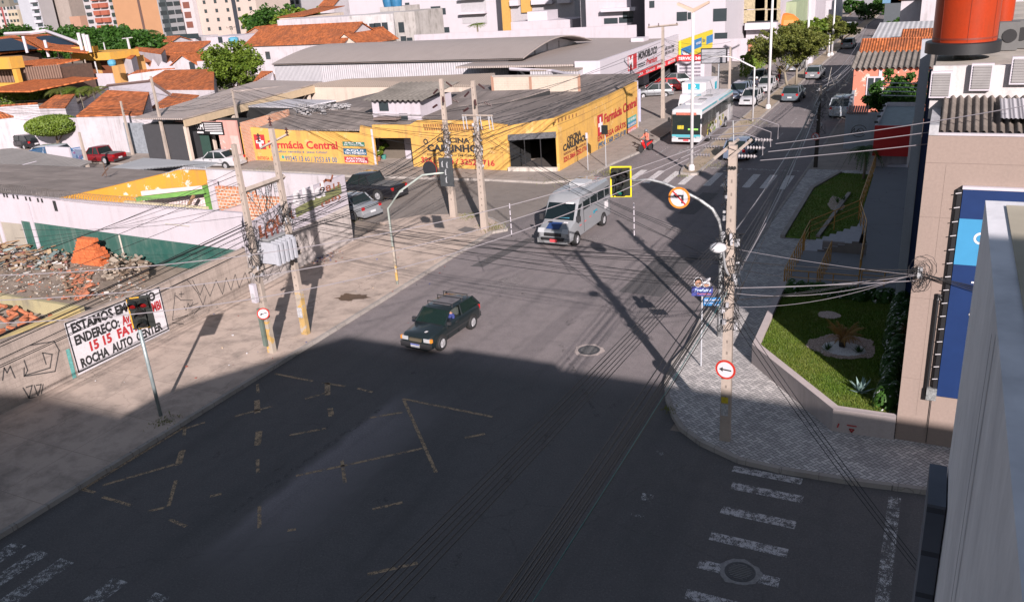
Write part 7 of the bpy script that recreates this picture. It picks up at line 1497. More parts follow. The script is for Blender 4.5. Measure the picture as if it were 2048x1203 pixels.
# ---------------- van
def van(label,c,h,paint):
    Ln,Wd,Ht=5.9,1.93,2.58; e=empty('minibus_van',c,label,'van',None,h); hl=Ln/2; w=Wd/2
    X=lambda f:hl-f*Ln
    def ring(x,zt,ww,zb=.28):
        h_=zt-zb; half=[(ww*.88,zb),(ww,zb+.12),(ww,zb+h_*.42),(ww*.97,zb+h_*.70),(ww*.93,zt-h_*.07),(ww*.80,zt-h_*.015),(ww*.45,zt)]
        return [Vector((x,y,z)) for y,z in half]+[Vector((x,-y,z)) for y,z in half[::-1]]
    st=[(X(0),.78,w*.84),(X(.012),.95,w*.90),(X(.06),1.10,w*.97),(X(.145),1.30,w),(X(.17),1.42,w),(X(.245),2.22,w),(X(.285),2.50,w),(X(.33),Ht,w),(X(.6),Ht,w),(X(.96),Ht-.02,w),(X(.995),Ht-.12,w*.97),(X(1),1.6,w*.96)]
    loft(MB(),st,ring).build('body',paint,e,smooth=True,local=True,autos=38)
    g=cglass
    MB().plate([(X(.150)+.02,w*.86,1.36),(X(.150)+.02,-w*.86,1.36),(X(.243)+.05,-w*.80,2.13),(X(.243)+.05,w*.80,2.13)],(1,0,.75),.012).build('windscreen',M_glass('van_screen',(.004,.008,.009),.03),e,local=True)
    MB().plate([(X(.165)+.07,w*.6,1.44),(X(.165)+.05,-w*.3,1.44),(X(.2)+.05,-w*.3,1.66),(X(.2)+.05,w*.6,1.66)],(1,0,.75),.006).build('sun_shade',M_plain('shade_blue',(.05,.20,.28),.6,obj=True,var=.4,scale=6),e,local=True)
    MB().box((X(.243)+.075,w*.46,2.15),(.02,.45,.09),0,Matrix.Rotation(R(-40),3,'Y')).build('route_sticker',txt_white,e,local=True)
    for s in (1,-1):
        yy=s*(w*.985)
        MB().plate([(X(.18),yy,1.38),(X(.245),yy*.975,2.05),(X(.31),yy*.975,2.05),(X(.31),yy,1.38)],(0,s,.05),.02).build('side_window',g,e,local=True)
        for (a,b) in ((.335,.49),(.51,.665),(.685,.84),(.86,.97)): MB().plate([(X(a),yy*1.003,1.42),(X(a),yy*.985,2.08),(X(b),yy*.985,2.08),(X(b),yy*1.003,1.42)],(0,s,.05),.025).build('side_window',g,e,local=True)
        MB().box((X(.17),s*(w+.12),1.42),(.10,.2,.3)).build('mirror',chrome,e,local=True)
        MB().box((X(.02),s*w*.72,.92),(.16,.36,.26),0,Matrix.Rotation(R(-35),3,'Y')).build('headlight',headl,e,local=True); MB().box((X(.998),s*w*.85,1.0),(.06,.15,.4)).build('taillight',taill,e,local=True)
        mb=MB(); 
        for k,(f,z) in enumerate(((.25,.95),(.36,1.0),(.48,1.05),(.62,1.1))): mb.box((X(f),s*(w+.012),z),(.22,.01,.06))
        mb.build('reflective_marks',M_plain('reflect_rw',(.5,.12,.12),.5,obj=True),e,local=True)
        MB().box((X(.88),s*(w+.012),1.12),(.5,.01,.42)).build('white_notice',txt_white,e,local=True); MB().box((X(.60),s*(w+.012),1.16),(.55,.01,.16)).build('blue_logo',M_plain('van_cyan',(.04,.28,.38),.5,obj=True,var=.5,scale=9),e,local=True)
        MB().box((X(.33),s*(w+.006),1.3),(.015,.012,1.7)).build('door_gap',black_m,e,local=True)
    MB().box((X(-.004),0,.78),(.08,.95,.16)).build('grille',black_m,e,local=True); MB().box((X(-.004),0,.45),(.14,Wd*.9,.24)).build('bumper',M_plain('van_bumper',(.17,.175,.18),.5,obj=True),e,local=True); MB().box((X(-.004)+.04,0,.55),(.10,1.3,.14)).build('lower_grille',black_m,e,local=True)
    MB().box((X(-.004)+.09,.08,.48),(.02,.42,.15)).build('number_plate',M_plain('red_plate',(.55,.06,.07),.5,obj=True),e,local=True)
    mb=MB(); mb.plate([(X(.03)+.03,.3,1.04),(X(.03)+.03,-.45,1.04),(X(.12)+.02,-.45,1.26),(X(.12)+.02,.3,1.26)],(1,0,3),.008); mb.build('blue_bonnet_print',M_plain('bonnet_blue',(.02,.045,.14),.4,obj=True),e,local=True)
    # bonnet lettering
    for t,y0_,y1_,m in (('ATZ',-.28,-.52,txt_black),('aze',.62,.38,txt_white)):
        A=Vector((X(.11)+.02,y0_,1.25)); B=Vector((X(.11)+.02,y1_,1.25)); MB().box(((A.x+B.x)/2,(A.y+B.y)/2,1.275),(.12,abs(y1_-y0_),.01),0,Matrix.Rotation(R(20),3,'Y')).build('bonnet_lettering',m,e,local=True)
    MB().box((X(.66),0,Ht+.07),(1.0,.95,.16)).build('roof_unit',M_plain('roof_unit_grey',(.38,.39,.41),.5,obj=True),e,local=True)
    mb=MB()
    for k in range(9): mb.box((X(.34+.07*k),0,Ht+.008),(.05,Wd*.74,.02))
    mb.build('roof_ribs',paint,e,local=True); MB().tube([(X(.34),.15,Ht),(X(.345),.15,Ht+.35)],.012,4).build('aerial',black_m,e,local=True)
    r=.34; arch=MB()
    for f in (.155,.80):
        for s in (1,-1): arch.lathe((X(f),s*(w-.03),r+.03),[(r*1.2,-.1),(r*1.2,.04)],20,Matrix.Rotation(R(-90)*s,3,'X'))
    arch.build('wheel_arches',M_plain('arch_black',(.012,.012,.012)),e,local=True)
    for f in (.155,.80):
        for s in (1,-1): wheel(e,X(f),s*(w-.03),r,.22)
    return e
c,h=from_wheels((1152,490),(1206,450),1,5.9,1.93)
dirv=Vector((math.cos(h),math.sin(h),0)); mid=c-dirv*.0
fw=W(1152,490); van('silver minibus van with high roof and tinted windows driving out of the avenue',c+dirv*(-.13),h,carpaint('silver',(.24,.25,.265),.32))
# ---------------- bus
def bus():
    Ln,Wd,Ht=11.0,2.45,2.95; x0,y0=-17.93,65.6; h=R(-90); e=empty('city_bus',(x0,y0+Ln/2,0),'white and turquoise city bus with painted flower side in the oncoming lane','bus',None,h); hl=Ln/2; w=Wd/2; X=lambda f:hl-f*Ln
    wp=carpaint('bus_white',(.50,.49,.51),.35); tq=carpaint('bus_turquoise',(.09,.36,.42),.35)
    def ring(x,zt,ww,zb=.32):
        half=[(ww*.94,zb),(ww,zb+.15),(ww,1.2),(ww*.99,zt-.35),(ww*.95,zt-.10),(ww*.80,zt)]
        return [Vector((x,y,z)) for y,z in half]+[Vector((x,-y,z)) for y,z in half[::-1]]
    loft(MB(),[(X(0),Ht-.28,w*.93),(X(.006),Ht-.08,w*.98),(X(.02),Ht,w),(X(.98),Ht,w),(X(.995),Ht-.06,w*.98),(X(1),Ht-.2,w*.95)],ring).build('body',wp,e,smooth=True,local=True,autos=40)
    MB().box((X(0)+.015,0,1.72),(.05,Wd*.92,1.55)).build('front_glass',cglass,e,local=True); MB().box((X(0)+.045,.0,2.55),(.03,Wd*.66,.2)).build('route_display',M_plain('display_red',(.45,.14,.10),.5,obj=True,var=.4,scale=12),e,local=True)
    MB().box((X(0)+.05,.55,1.35),(.02,.8,.13)).build('green_dash',M_plain('dash_green',(.25,.6,.12),.5,obj=True),e,local=True); MB().box((X(0)+.05,-.45,1.5),(.02,.5,.3)).build('yellow_mat',M_plain('dash_yellow',(.5,.4,.03),.6,obj=True,var=.5,scale=7),e,local=True)
    MB().box((X(0)+.03,0,.83),(.09,Wd*.93,.2)).build('turquoise_band',tq,e,local=True); MB().box((X(0)+.04,0,.5),(.12,Wd*.93,.28)).build('bumper',wp,e,local=True); MB().box((X(0)+.1,0,.62),(.04,Wd*.5,.12)).build('grille',black_m,e,local=True)
    MB().box((X(0)+.115,0,.5),(.02,.42,.14)).build('number_plate',M_plain('red_plate',(.55,.06,.07)),e,local=True)
    for s in (1,-1):
        MB().box((X(0)+.08,s*w*.78,.72),(.06,.28,.14)).build('headlight',headl,e,local=True); MB().box((X(0)+.2,s*(w+.12),2.1),(.12,.16,.36)).build('mirror',black_m,e,local=True)
        for a,b in ((.01,.20),(.21,.40),(.41,.60),(.61,.80),(.81,.985)): MB().box(((X(a)+X(b))/2,s*(w+.004),2.0),(X(a)-X(b),.02,.95)).build('side_window',cglass,e,local=True)
        MB().box(((X(.02)+X(.45))/2,s*(w*.965+.012),Ht-.2),(X(.02)-X(.45),.03,.14)).build('turquoise_stripe',tq,e,local=True); MB().box(((X(.52)+X(.99))/2,s*(w*.965+.012),Ht-.2),(X(.52)-X(.99),.03,.14)).build('turquoise_stripe',tq,e,local=True)
        pm_=MB().mat(0); pm_.plate([(X(.0),s*(w+.013),1.55),(X(.0),s*(w+.013),.95),(X(.10),s*(w+.013),.5),(X(.30),s*(w+.013),1.2),(X(.45),s*(w+.013),1.52)],(0,s,0),.006); pm_.build('dark_print',M_plain('bus_print_dark',(.09,.07,.06),.5,obj=True,var=.8,scale=2.5),e,local=True)
        fl=MB(); rr=random.Random(5)
        for k in range(46):
            x=X(rr.uniform(.16,.66)); z=rr.uniform(.55,1.35); fl.mat(k%3); a=rr.uniform(0,3); q=.07+.08*rr.random()
            fl.add([(x+math.cos(a+t)*q*(1+.5*(i%2)),s*(w+.022),z+math.sin(a+t)*q*(1+.5*(i%2))) for i,t in enumerate([j*math.pi/4 for j in range(8)])],[tuple(range(8)) if s<0 else tuple(range(7,-1,-1))])
        fl.build('flower_print',[M_plain('fl_green',(.17,.26,.05),.5,obj=True),M_plain('fl_yellow',(.5,.42,.08),.5,obj=True),M_plain('fl_grey',(.3,.27,.22),.5,obj=True)],e,local=True)
        for f in (.47,.86): MB().box((X(f),s*(w+.016),1.15),(.75,.02,1.35)).build('door',M_plain('door_gasket',(.40,.40,.42),.4,obj=True),e,local=True); MB().box((X(f),s*(w+.03),1.2),(.03,.012,1.3)).build('door_seam',black_m,e,local=True)
    MB().box((X(1),0,2.0),(.03,Wd*.8,.9)).build('rear_window',cglass,e,local=True)
    for f in (.42,.60): MB().box((X(f),.1,Ht+.03),(.6,.6,.08)).build('roof_hatch',M_plain('hatch_grey',(.18,.18,.19),.6,obj=True),e,local=True)
    MB().box((X(.25),0,Ht+.05),(1.4,1.3,.12)).build('roof_unit',wp,e,local=True)
    arch=MB(); r=.45
    for f in (.21,.73):
        for s in (1,-1): arch.lathe((X(f),s*(w-.02),r+.03),[(r*1.18,-.1),(r*1.18,.035)],22,Matrix.Rotation(R(-90)*s,3,'X'))
    arch.build('wheel_arches',M_plain('arch_black',(.012,.012,.012)),e,local=True)
    for f in (.21,.73):
        for s in (1,-1): wheel(e,X(f),s*(w-.04),r,.26)
bus()
# ---------------- box truck behind the bus
def truck(loc,h):
    e=empty('box_truck',loc,'white box truck with turquoise emblem on its cargo body behind the bus','truck',None,h); wp=carpaint('truck_white',(.50,.49,.52),.4)
    loft(MB(),[(3.0,1.3,1.0),(2.95,1.9,1.02),(2.65,2.25,1.0),(1.6,2.3,1.0),(1.4,2.25,.98)],lambda x,zt,w:[Vector((x,y,z)) for y,z in ((w,.5),(w,1.4),(w*.9,zt),(-w*.9,zt),(-w,1.4),(-w,.5))]).build('cab',wp,e,local=True)
    MB().plate([(3.03,.88,1.35),(3.03,-.88,1.35),(2.78,-.82,2.08),(2.78,.82,2.08)],(1,0,.4),.02).build('windscreen',cglass,e,local=True)
    MB().box((-1.0,0,1.95),(4.6,2.2,2.4)).build('cargo_body',M_plain('box_white',(.50,.49,.52),.5,obj=True,var=.04),e,local=True)
    MB().box((1.32,0,2.8),(.02,1.1,.55)).build('blue_emblem',M_plain('truck_teal',(.02,.28,.36),.5,obj=True),e,local=True); MB().lathe((1.335,0,2.85),[(.17,0),(.17,.008)],16,Matrix.Rotation(R(90),3,'Y')).build('emblem_disc',txt_white,e,local=True); MB().box((1.34,0,2.6),(.006,.6,.05)).build('emblem_line',txt_white,e,local=True)
    for s in (1,-1): MB().box((-2.6,s*1.105,2.4),(.8,.02,.7)).build('blue_emblem',M_plain('truck_teal',(.02,.28,.36)),e,local=True); MB().box((3.02,s*.75,.75),(.06,.3,.2)).build('headlight',headl,e,local=True); MB().plate([(2.6,s*1.0,1.4),(1.8,s*1.0,1.4),(1.8,s*.95,1.95),(2.5,s*.95,1.95)],(0,s,.1),.02).build('side_window',cglass,e,local=True)
    MB().box((3.02,0,.55),(.12,1.95,.3)).build('bumper',chrome,e,local=True); MB().box((3.05,0,1.0),(.04,1.1,.2)).build('grille',black_m,e,local=True)
    MB().box((0,0,.62),(5.4,.8,.22)).build('chassis',black_m,e,local=True)
    for x in (2.2,-1.9):
        for s in (1,-1): wheel(e,x,s*.95,.4,.25)
truck((-20.9,80.3,0),R(-90))
# ---------------- other cars
white_p=carpaint('white',(.42,.42,.44)); silver_p=carpaint('silver_car',(.20,.21,.225)); black_p=carpaint('black',(.012,.012,.015),.2); red_p=carpaint('red',(.40,.012,.015)); grey_p=carpaint('grey',(.10,.12,.14)); dred=carpaint('dark_red',(.16,.008,.012)); blue_p=carpaint('blue_grey',(.12,.15,.21))
def place(name,label,px,head,paint,kind,L_,W_,H_,group=None,cat='car',z=0,shift=(0,0)):
    c=W(px[0],px[1],z); return vehicle(name,label,(c.x+shift[0],c.y+shift[1],z),R(head),paint,kind,L_,W_,H_,group,cat)
GA='cars on the avenue'
place('pickup_truck','black double cab pickup parked on the back street beside the painted wall',(742,393),176,black_p,'pickup',5.2,1.85,1.72,cat='pickup truck')
place('parked_car','silver saloon half hidden behind the painted wall corner, tail lights lit',(700,430),168,silver_p,'sedan',4.4,1.75,1.46)
place('pickup_truck','dark red small pickup parked beyond the metal fence at left',(207,325),184,dred,'pickup',4.4,1.68,1.55,cat='pickup truck')
place('parked_car','white saloon car parked on the back street before the pink workshop',(440,334),186,white_p,'sedan',4.4,1.74,1.46)
place('parked_car','black car with a lit tail lamp parked under the clipped tree',(52,296),176,black_p,'hatch',4.2,1.75,1.5)
v=place('passenger_van','white van behind the blue banner gate at far left',(96,334),200,white_p,'suv',4.9,1.9,2.0,cat='van')
place('moving_car','dark grey SUV behind the bus in the oncoming lanes',(1480,196),-92,blue_p,'suv',4.4,1.78,1.62,GA)
place('moving_car','white hatchback just left of the bright post, nearest of two',(1503,208),-92,white_p,'hatch',3.9,1.68,1.5,GA)
place('moving_car','white hatchback behind the tall post, second of the two white cars',(1534,182),-92,white_p,'hatch',3.9,1.68,1.5,GA)
place('moving_car','silver car following in the far oncoming lane behind the motorbike',(1516,166),-92,silver_p,'hatch',4.1,1.7,1.5,GA)
place('moving_car','dark hatchback driving away in the outbound lane casting a shadow',(1593,200),88,grey_p,'hatch',4.0,1.7,1.5,GA,shift=(-.3,0))
place('moving_car','grey car in the outbound lane behind the corner pole near the median tip',(1482,312),88,blue_p,'hatch',4.1,1.72,1.5,GA)
place('moving_car','grey hatchback outbound beside the bare branches',(1630,156),88,silver_p,'hatch',3.9,1.68,1.48,GA)
place('moving_car','pale grey car outbound beyond the second lamp post',(1697,96),88,silver_p,'hatch',4.0,1.7,1.5,GA)
place('parked_car','silver SUV parked under the median trees on the left carriageway',(1590,140),-92,silver_p,'suv',4.5,1.8,1.7,GA)
place('parked_car','white car parked beyond the orange stall',(1640,100),-92,white_p,'hatch',4.0,1.7,1.5,GA)
place('moving_car','blue white car far up the oncoming lane',(1673,76),-92,blue_p,'hatch',4.0,1.7,1.5,GA)
place('moving_car','distant white car at the top of the avenue',(1700,62),-92,white_p,'hatch',4.0,1.7,1.5,GA)
place('pickup_truck','silver double cab pickup with canopy parked in front of the pink house',(1686,228),88,carpaint('pale_blue_grey',(.30,.33,.37)),'suv',5.1,1.8,1.75,cat='pickup truck')
place('parked_car','grey hatchback parked at the white shop, nearest the banner',(1309,194),200,silver_p,'hatch',3.9,1.7,1.5,'cars parked at the white shop')
place('parked_car','bright red hatchback parked at the white shop',(1325,184),200,carpaint('bright_red',(.6,.015,.015)),'hatch',4.0,1.7,1.5,'cars parked at the white shop')
place('parked_car','pale grey car parked deepest inside the white shop forecourt',(1345,172),200,silver_p,'hatch',4.0,1.7,1.5,'cars parked at the white shop')
g=W(1612,128,0); e=empty('street_stall',(g.x,g.y,0),'orange topped street stall between the median trees','stall'); MB().bx(g.x-.8,g.x+.8,g.y-.7,g.y+.7,0,1.2).build('counter',wh_clean,e); MB().bx(g.x-1,g.x+1,g.y-.9,g.y+.9,1.9,2.1).build('orange_top',M_plain('awning_orange',(.6,.15,.02)),e); MB().tube([(g.x-.8,g.y-.7,1.2),(g.x-.8,g.y-.7,1.9)],.04,5).build('post',steel,e)
# motorbikes and riders
g=W(1292,303,0); h=R(-112); motorbike('red motorbike ridden past the yellow pharmacy corner',(g.x,g.y,0),h,carpaint('bright_red',(.6,.015,.015)))
d_=Vector((math.cos(h),math.sin(h),0)); rider('motorcyclist in coral shirt and helmet on the red motorbike',(g.x-d_.x*.14,g.y-d_.y*.14,0.02),h,cloth_pink,M_plain('helmet_grey',(.12,.13,.15),.3,obj=True))
g=W(1558,163,0); h=R(-90); motorbike('red motorbike farther up the avenue under the trees',(g.x,g.y,0),h,carpaint('bright_red',(.6,.015,.015))); rider('motorcyclist in yellow under the avenue trees',(g.x,g.y+.14,.02),h,M_plain('yellow_shirt',(.5,.38,.03),.8,obj=True),M_plain('helmet_yellow',(.5,.35,.03),.3,obj=True))
g=W(1512,187,0); motorbike('dark motorbike between the white cars on the avenue',(g.x,g.y,0),h,black_p); rider('motorcyclist in dark clothes between the white cars',(g.x,g.y+.14,.02),h,cloth_dark,M_plain('helmet_white',(.5,.5,.5),.3,obj=True))
# ================================================================ POLES, LAMPS, SIGNALS
ylp=M_wall('yellow_pole_paint',(.42,.27,.09),grime=(.2,.17,.13),amt=1.3,patch=(.30,.26,.22),pamt=.5); white_pole=M_plain('white_pole_paint',(.50,.49,.50),.5,var=.1); insm=M_plain('dark_insulator',(.05,.02,.02),.3); insw=M_plain('grey_insulator',(.36,.36,.38),.3)
def conc_pole(label,b,t,wb=.36,wt=.2,lower=None,name='utility_pole',group='concrete utility poles',h=None,holes=True,m=None,z0=.1):
    c=W(b[0],b[1],z0); h=h or HZ(b,t,z0)-z0; e=empty(name,(c.x,c.y,0),label,'utility pole',group)
    def sec(z,k=1): w=(wb+(wt-wb)*(z/h))*k; return w
    mb=MB()
    def pr(z0_,z1_,k=1):
        a,b_=sec(z0_,k)/2,sec(z1_,k)/2; d0,d1=a*.72,b_*.72
        vs=[(c.x+sx*a,c.y+sy*d0,z0_) for sx,sy in((-1,-1),(1,-1),(1,1),(-1,1))]+[(c.x+sx*b_,c.y+sy*d1,z1_) for sx,sy in((-1,-1),(1,-1),(1,1),(-1,1))]
        return vs,[(3,2,1,0),(4,5,6,7),(0,1,5,4),(1,2,6,5),(2,3,7,6),(3,0,4,7)]
    mb.add(*pr(0,h))
    if lower: q=MB(); q.add(*pr(.02,lower,1.03)); q.build('painted_base',ylp,e)
    if holes:
        q=mb; q.mat(1); z=1.2
        while z<h-.4: w=sec(z); q.bx(c.x-w*.10,c.x+w*.10,c.y-w*.365,c.y-w*.362,z,z+.09); z+=.36
        for k in (-1,1): q.prism([(c.x+k*sec(0)*.33-.02,c.y-sec(0)*.37),(c.x+k*sec(0)*.33+.02,c.y-sec(0)*.37),(c.x+k*sec(h)*.33+.02,c.y-sec(h)*.366),(c.x+k*sec(h)*.33-.02,c.y-sec(h)*.366)],.1,.11)
    mb.build('shaft',[m or pole_m,M_plain('recess_shadow',(.17,.14,.12),.9)],e)
    return e,c,h
def insulator(mb,p,d,n=5,r=.07,l=.09):
    p=Vector(p); d=Vector(d).normalized(); pts=[]; rs=[]
    for i in range(n): q=p+d*l*i; pts+=[q,q+d*l*.45,q+d*l*.5,q+d*l*.95]; rs+=[r,r*.6,r*.3,r*.3]
    mb.tube(pts,rs,8)
def clutter(e,c,z0,z1,n,seed,r=.35):
    """tangle of service cable loops, clamps and splice boxes strapped to a pole"""
    rr=random.Random(seed); mb=MB(); 
    for i in range(n):
        z=rr.uniform(z0,z1); a=rr.uniform(0,6.28); p=[Vector((c.x+math.cos(a)*.15,c.y+math.sin(a)*.15,z))]
        for k in range(5): a+=rr.uniform(.3,1.1); rad=rr.uniform(.14,r); p.append(Vector((c.x+math.cos(a)*rad,c.y+math.sin(a)*rad,z+rr.uniform(-.35,.35))))
        mb.tube(p,.012,3)
    mb.build('cable_tangle',cable_m,e)
    mb=MB()
    for i in range(n//2): z=rr.uniform(z0,z1); a=rr.uniform(0,6.28); mb.box((c.x+math.cos(a)*.2,c.y+math.sin(a)*.18,z),(.1,.07,rr.uniform(.05,.22)),a)
    mb.build('clamps',M_plain('clamp_grey',(.33,.33,.35),.5),e)
P={}
e,c,h=conc_pole('tall concrete pole on the right hand corner pavement carrying lamp, round sign and crossed wires',(1450,880),(1467,283),.30,.2); P['R1']=(e,c,h); print('R1',c,h)
clutter(e,c,3.6,6.6,46,1,.42)
for i,(xo,z) in enumerate(((-.2,h-.2),(.16,h-.2))): MB().tube([c+Vector((xo,-1.15,z)),c+Vector((xo+.05,1.25,z))],.055,4).build('crossarm',pole_m,e)
mb=MB()
for s in (-1,1):
    for k in range(3):
        p=c+Vector((s*.22,-1.05+k*1.05,h-.15)); insulator(mb,p+Vector((s*.15,0,.0)),(s,0,0),6,.055,.075)
mb.parts('insulator',M_plain('grey_brown_insulator',(.24,.22,.23),.35),e)
mb=MB()
for k in range(3): a=c+Vector((.95,-1.05+k*1.05,h-.12)); mb.tube([a,a+Vector((.0,0,.38)),a+Vector((-.5,0,.55)),a+Vector((-1.4,0,.45)),a+Vector((-1.9,0,.0))],.013,4)
mb.parts('jumper_wire',cable_w,e); MB().tube([c+Vector((0,0,h)),c+Vector((-.03,0,h+.55))],.015,4).build('lightning_rod',steel,e)
# stickers
w_=.2
MB().bx(c.x-.12,c.x+.08,c.y-.112,c.y-.108,1.42,1.62).build('yellow_sticker',M_plain('sticker_yellow',(.5,.38,.02),.6,var=.3,scale=20),e); MB().bx(c.x-.12,c.x+.09,c.y-.114,c.y-.109,1.0,1.38).build('paper_notice',M_plain('paper',(.42,.42,.44),.7,var=.5,scale=25),e)
e,c,h=conc_pole('slimmer concrete pole standing right behind the corner pole',(1453,642),(0,0),.24,.17,h=7.3); P['R1b']=(e,c,h); clutter(e,c,3.2,6.5,26,2)
e,c,h=conc_pole('left concrete pole of the transformer pair, round arrow sign on its foot',(545,705),(465,283),.29,.18,lower=1.5); P['L1']=(e,c,h); clutter(e,c,3.4,5.4,34,3)
e,c,h=conc_pole('right concrete pole of the transformer pair with yellow painted foot',(612,668),(556,250),.30,.19,lower=2.0); P['L2']=(e,c,h); clutter(e,c,3.8,5.6,30,4)
MB().bx(c.x-.16,c.x+.1,c.y-.125,c.y-.12,.9,1.35).build('paper_notice',M_plain('paper',(.42,.42,.44)),e)
mb=MB(); mb.tube([c+Vector((-.15,-.6,h-.75)),c+Vector((.15,.7,h-.45))],.05,4); mb.build('crossarm',pole_m,e); mb=MB()
for dy in (-.6,.05,.65): insulator(mb,c+Vector((dy*.25,dy,h-.5)),(0,0,1),3,.08,.11)
insulator(mb,c+Vector((0,0,h)),(0,0,1),3,.08,.11); mb.parts('insulator',insm,e)
e,c,h=conc_pole('left concrete pole of the pair on the far island tip',(908,434),(870,155),.40,.2); P['C1']=(e,c,h); clutter(e,c,3.6,5.6,34,5)
e,c,h=conc_pole('right concrete pole of the pair on the far island tip',(970,460),(937,158),.40,.2); P['C2']=(e,c,h); clutter(e,c,3.8,6.2,40,6)
for k in('C1','C2'):
    e,c,h=P[k]; mb=MB(); rr=random.Random(hash(k)%7+3)
    for dx,dy,z in ((.35,0,-.3),(-.3,0,-.7),(.5,.2,-1.3),(.2,-.3,-1.1),(-.5,.1,-1.6)): insulator(mb,c+Vector((dx,dy,h+z)),(dx,dy,-.25),5,.07,.085)
    mb.parts('insulator',insm,e)
e,c,h=P['C2']; mb=MB()
for dx in (-.7,.2,.9): insulator(mb,c+Vector((dx,-.1,h-2.0)),(0,0,-1),1,.05,.2); mb.tube([c+Vector((dx-.08,-.1,h-1.9)),c+Vector((dx-.02,-.1,h-2.7))],.03,5); mb.tube([c+Vector((dx+.12,-.1,h-1.9)),c+Vector((dx+.18,-.1,h-2.7))],.03,5)
mb.parts('insulator',insw,e); MB().tube([c+Vector((-.8,-.1,h-1.95)),c+Vector((1.1,-.1,h-1.95))],.05,4).build('crossarm',pole_m,e)
for k,(l,b,t,wb,mm) in enumerate((('wooden looking dark pole on the right pavement with a small no parking sign',(1631,335),(1640,168),.26,M_plain('dark_pole',(.045,.035,.03),.9)),('concrete pole with crossarm before the white shop',(1326,237),(1317,52),.36,None),('concrete pole behind the blank billboard',(1458,208),(1457,92),.28,None),
    ('leaning concrete pole in front of the open hall',(338,322),(302,150),.3,None),('concrete pole before the old tiled white house',(266,310),(242,200),.26,None),('concrete pole at the corner of the pharmacy wall and the pink workshop',(486,300),(467,176),.28,None),('pale concrete pole with double crossarm before the dark trees',(272,155),(258,76),.5,white_pole),
    ('left pole of the far transformer pair by the villa',(134,178),(119,98),.3,None),('right pole of the far transformer pair by the villa',(158,178),(143,104),.3,None),('third grey pole beside the villa hedge',(184,180),(170,118),.3,None),('fourth grey pole beside the villa hedge',(203,180),(188,122),.3,white_pole),('leaning pole at the blue gate',(180,352),(157,262),.3,None),('thin white pole right of the round light blue tank',(222,150),(210,84),.3,white_pole),('small pole with crossarm beside the light blue tank',(472,112),(462,55),.3,None))):
    e,c,h=conc_pole(l,b,t,wb,wb*.6,m=mm,holes=False); P['x%d'%k]=(e,c,h)
    if k in (1,6,13): MB().tube([c+Vector((-1.4,0,h-.1)),c+Vector((1.4,0,h+.05))],.09,4).build('crossarm',mm or pole_m,e); mb=MB(); [insulator(mb,c+Vector((x,0,h)),(0,0,1),2,.08,.12) for x in (-1.3,-.4,1.3)]; mb.parts('insulator',insm,e)
c=P['x0'][1]; clutter(P['x0'][0],c,2.5,5.4,30,9,.7)
mb=MB(); rr=random.Random(4)
for i in range(46): # bare tangled cables and twigs round the right hand pole
    a=Vector((c.x+rr.uniform(-.2,1.2),c.y+rr.uniform(0,7),rr.uniform(3,5.6))); mb.tube([a,a+Vector((rr.uniform(-.8,.8),rr.uniform(0,2.5),rr.uniform(-.3,.9)))],.018,3)
mb.build('dangling_wires',M_plain('faded_wire',(.25,.23,.21),.8),P['x0'][0])
# transformer
e=empty('transformer',((P['L1'][1].x+P['L2'][1].x)/2,(P['L1'][1].y+P['L2'][1].y)/2,4.0),'pale grey finned transformer on a beam between the two left poles','transformer')
c=(P['L1'][1]+P['L2'][1])/2; c.z=0; trm=M_plain('transformer_grey',(.36,.37,.41),.45,var=.12,scale=6)
zb=3.65; MB().box((c.x+.1,c.y,zb+.55),(.42,.95,.95)).build('tank',M_plain('transformer_dark',(.12,.125,.13),.6),e); MB().box((c.x+.1,c.y,zb+1.06),(.46,1.0,.06)).build('lid',M_plain('transformer_lid',(.25,.25,.26),.6),e)
for k in range(6): 
    y=c.y-.55+k*.22
    MB().prism([(c.x-.35,y-.03),(c.x+.62,y-.03),(c.x+.62,y+.03),(c.x-.35,y+.03)],zb+.12,zb+.98).build('cooling_fin',trm,e)
for k in range(5): y=c.y-.5+k*.25; MB().box((c.x+.66,y,zb+.5),(.16,.11,.85)).build('cooling_fin',trm,e)
mb=MB(); [insulator(mb,(c.x+.1,c.y-.32+.32*k,zb+1.08),(0,0,1),4,.06,.09) for k in range(3)]; mb.parts('insulator',M_plain('brown_porcelain',(.12,.03,.02),.3),e)
e=empty('pole_platform',(c.x,c.y,3.5),'concrete beam platform carrying the transformer between the poles','beam'); MB().tube([P['L1'][1]+Vector((.12,-.3,3.55)),P['L2'][1]+Vector((.12,.35,3.55))],.1,4).build('beam',pole_m,e); MB().tube([P['L1'][1]+Vector((-.22,-.3,3.55)),P['L2'][1]+Vector((-.22,.35,3.55))],.1,4).build('beam',pole_m,e)
e=empty('pole_crossbeam',(c.x,c.y,7.2),'upper concrete crossbeam with hanging insulators between the two left poles','beam')
a=P['L1'][1].copy(); b=P['L2'][1].copy(); za=HZ((545,705),(487,380)); zb_=HZ((612,668),(573,352)); a.z=za; b.z=zb_; d=(b-a); MB().tube([a-d*.05,b+d*.12],.11,4).build('beam',pole_m,e)
mb=MB()
for k in (.2,.42,.62,.85): p=a+d*k; insulator(mb,p-Vector((0,0,.12)),(0,0,-1),4,.07,.1); None
mb.parts('insulator',insw,e)
mb=MB(); rr=random.Random(6)
for k in range(16): p=a+d*rr.random(); q=Vector((c.x+rr.uniform(-.3,.4),c.y+rr.uniform(-.8,.8),4.9+rr.uniform(-.2,.4))); m_=p.lerp(q,.5)+Vector((rr.uniform(-.4,.4),rr.uniform(-.4,.4),-.2)); mb.tube([p,m_,q],.012,3)
mb.build('drop_leads',cable_m,e)
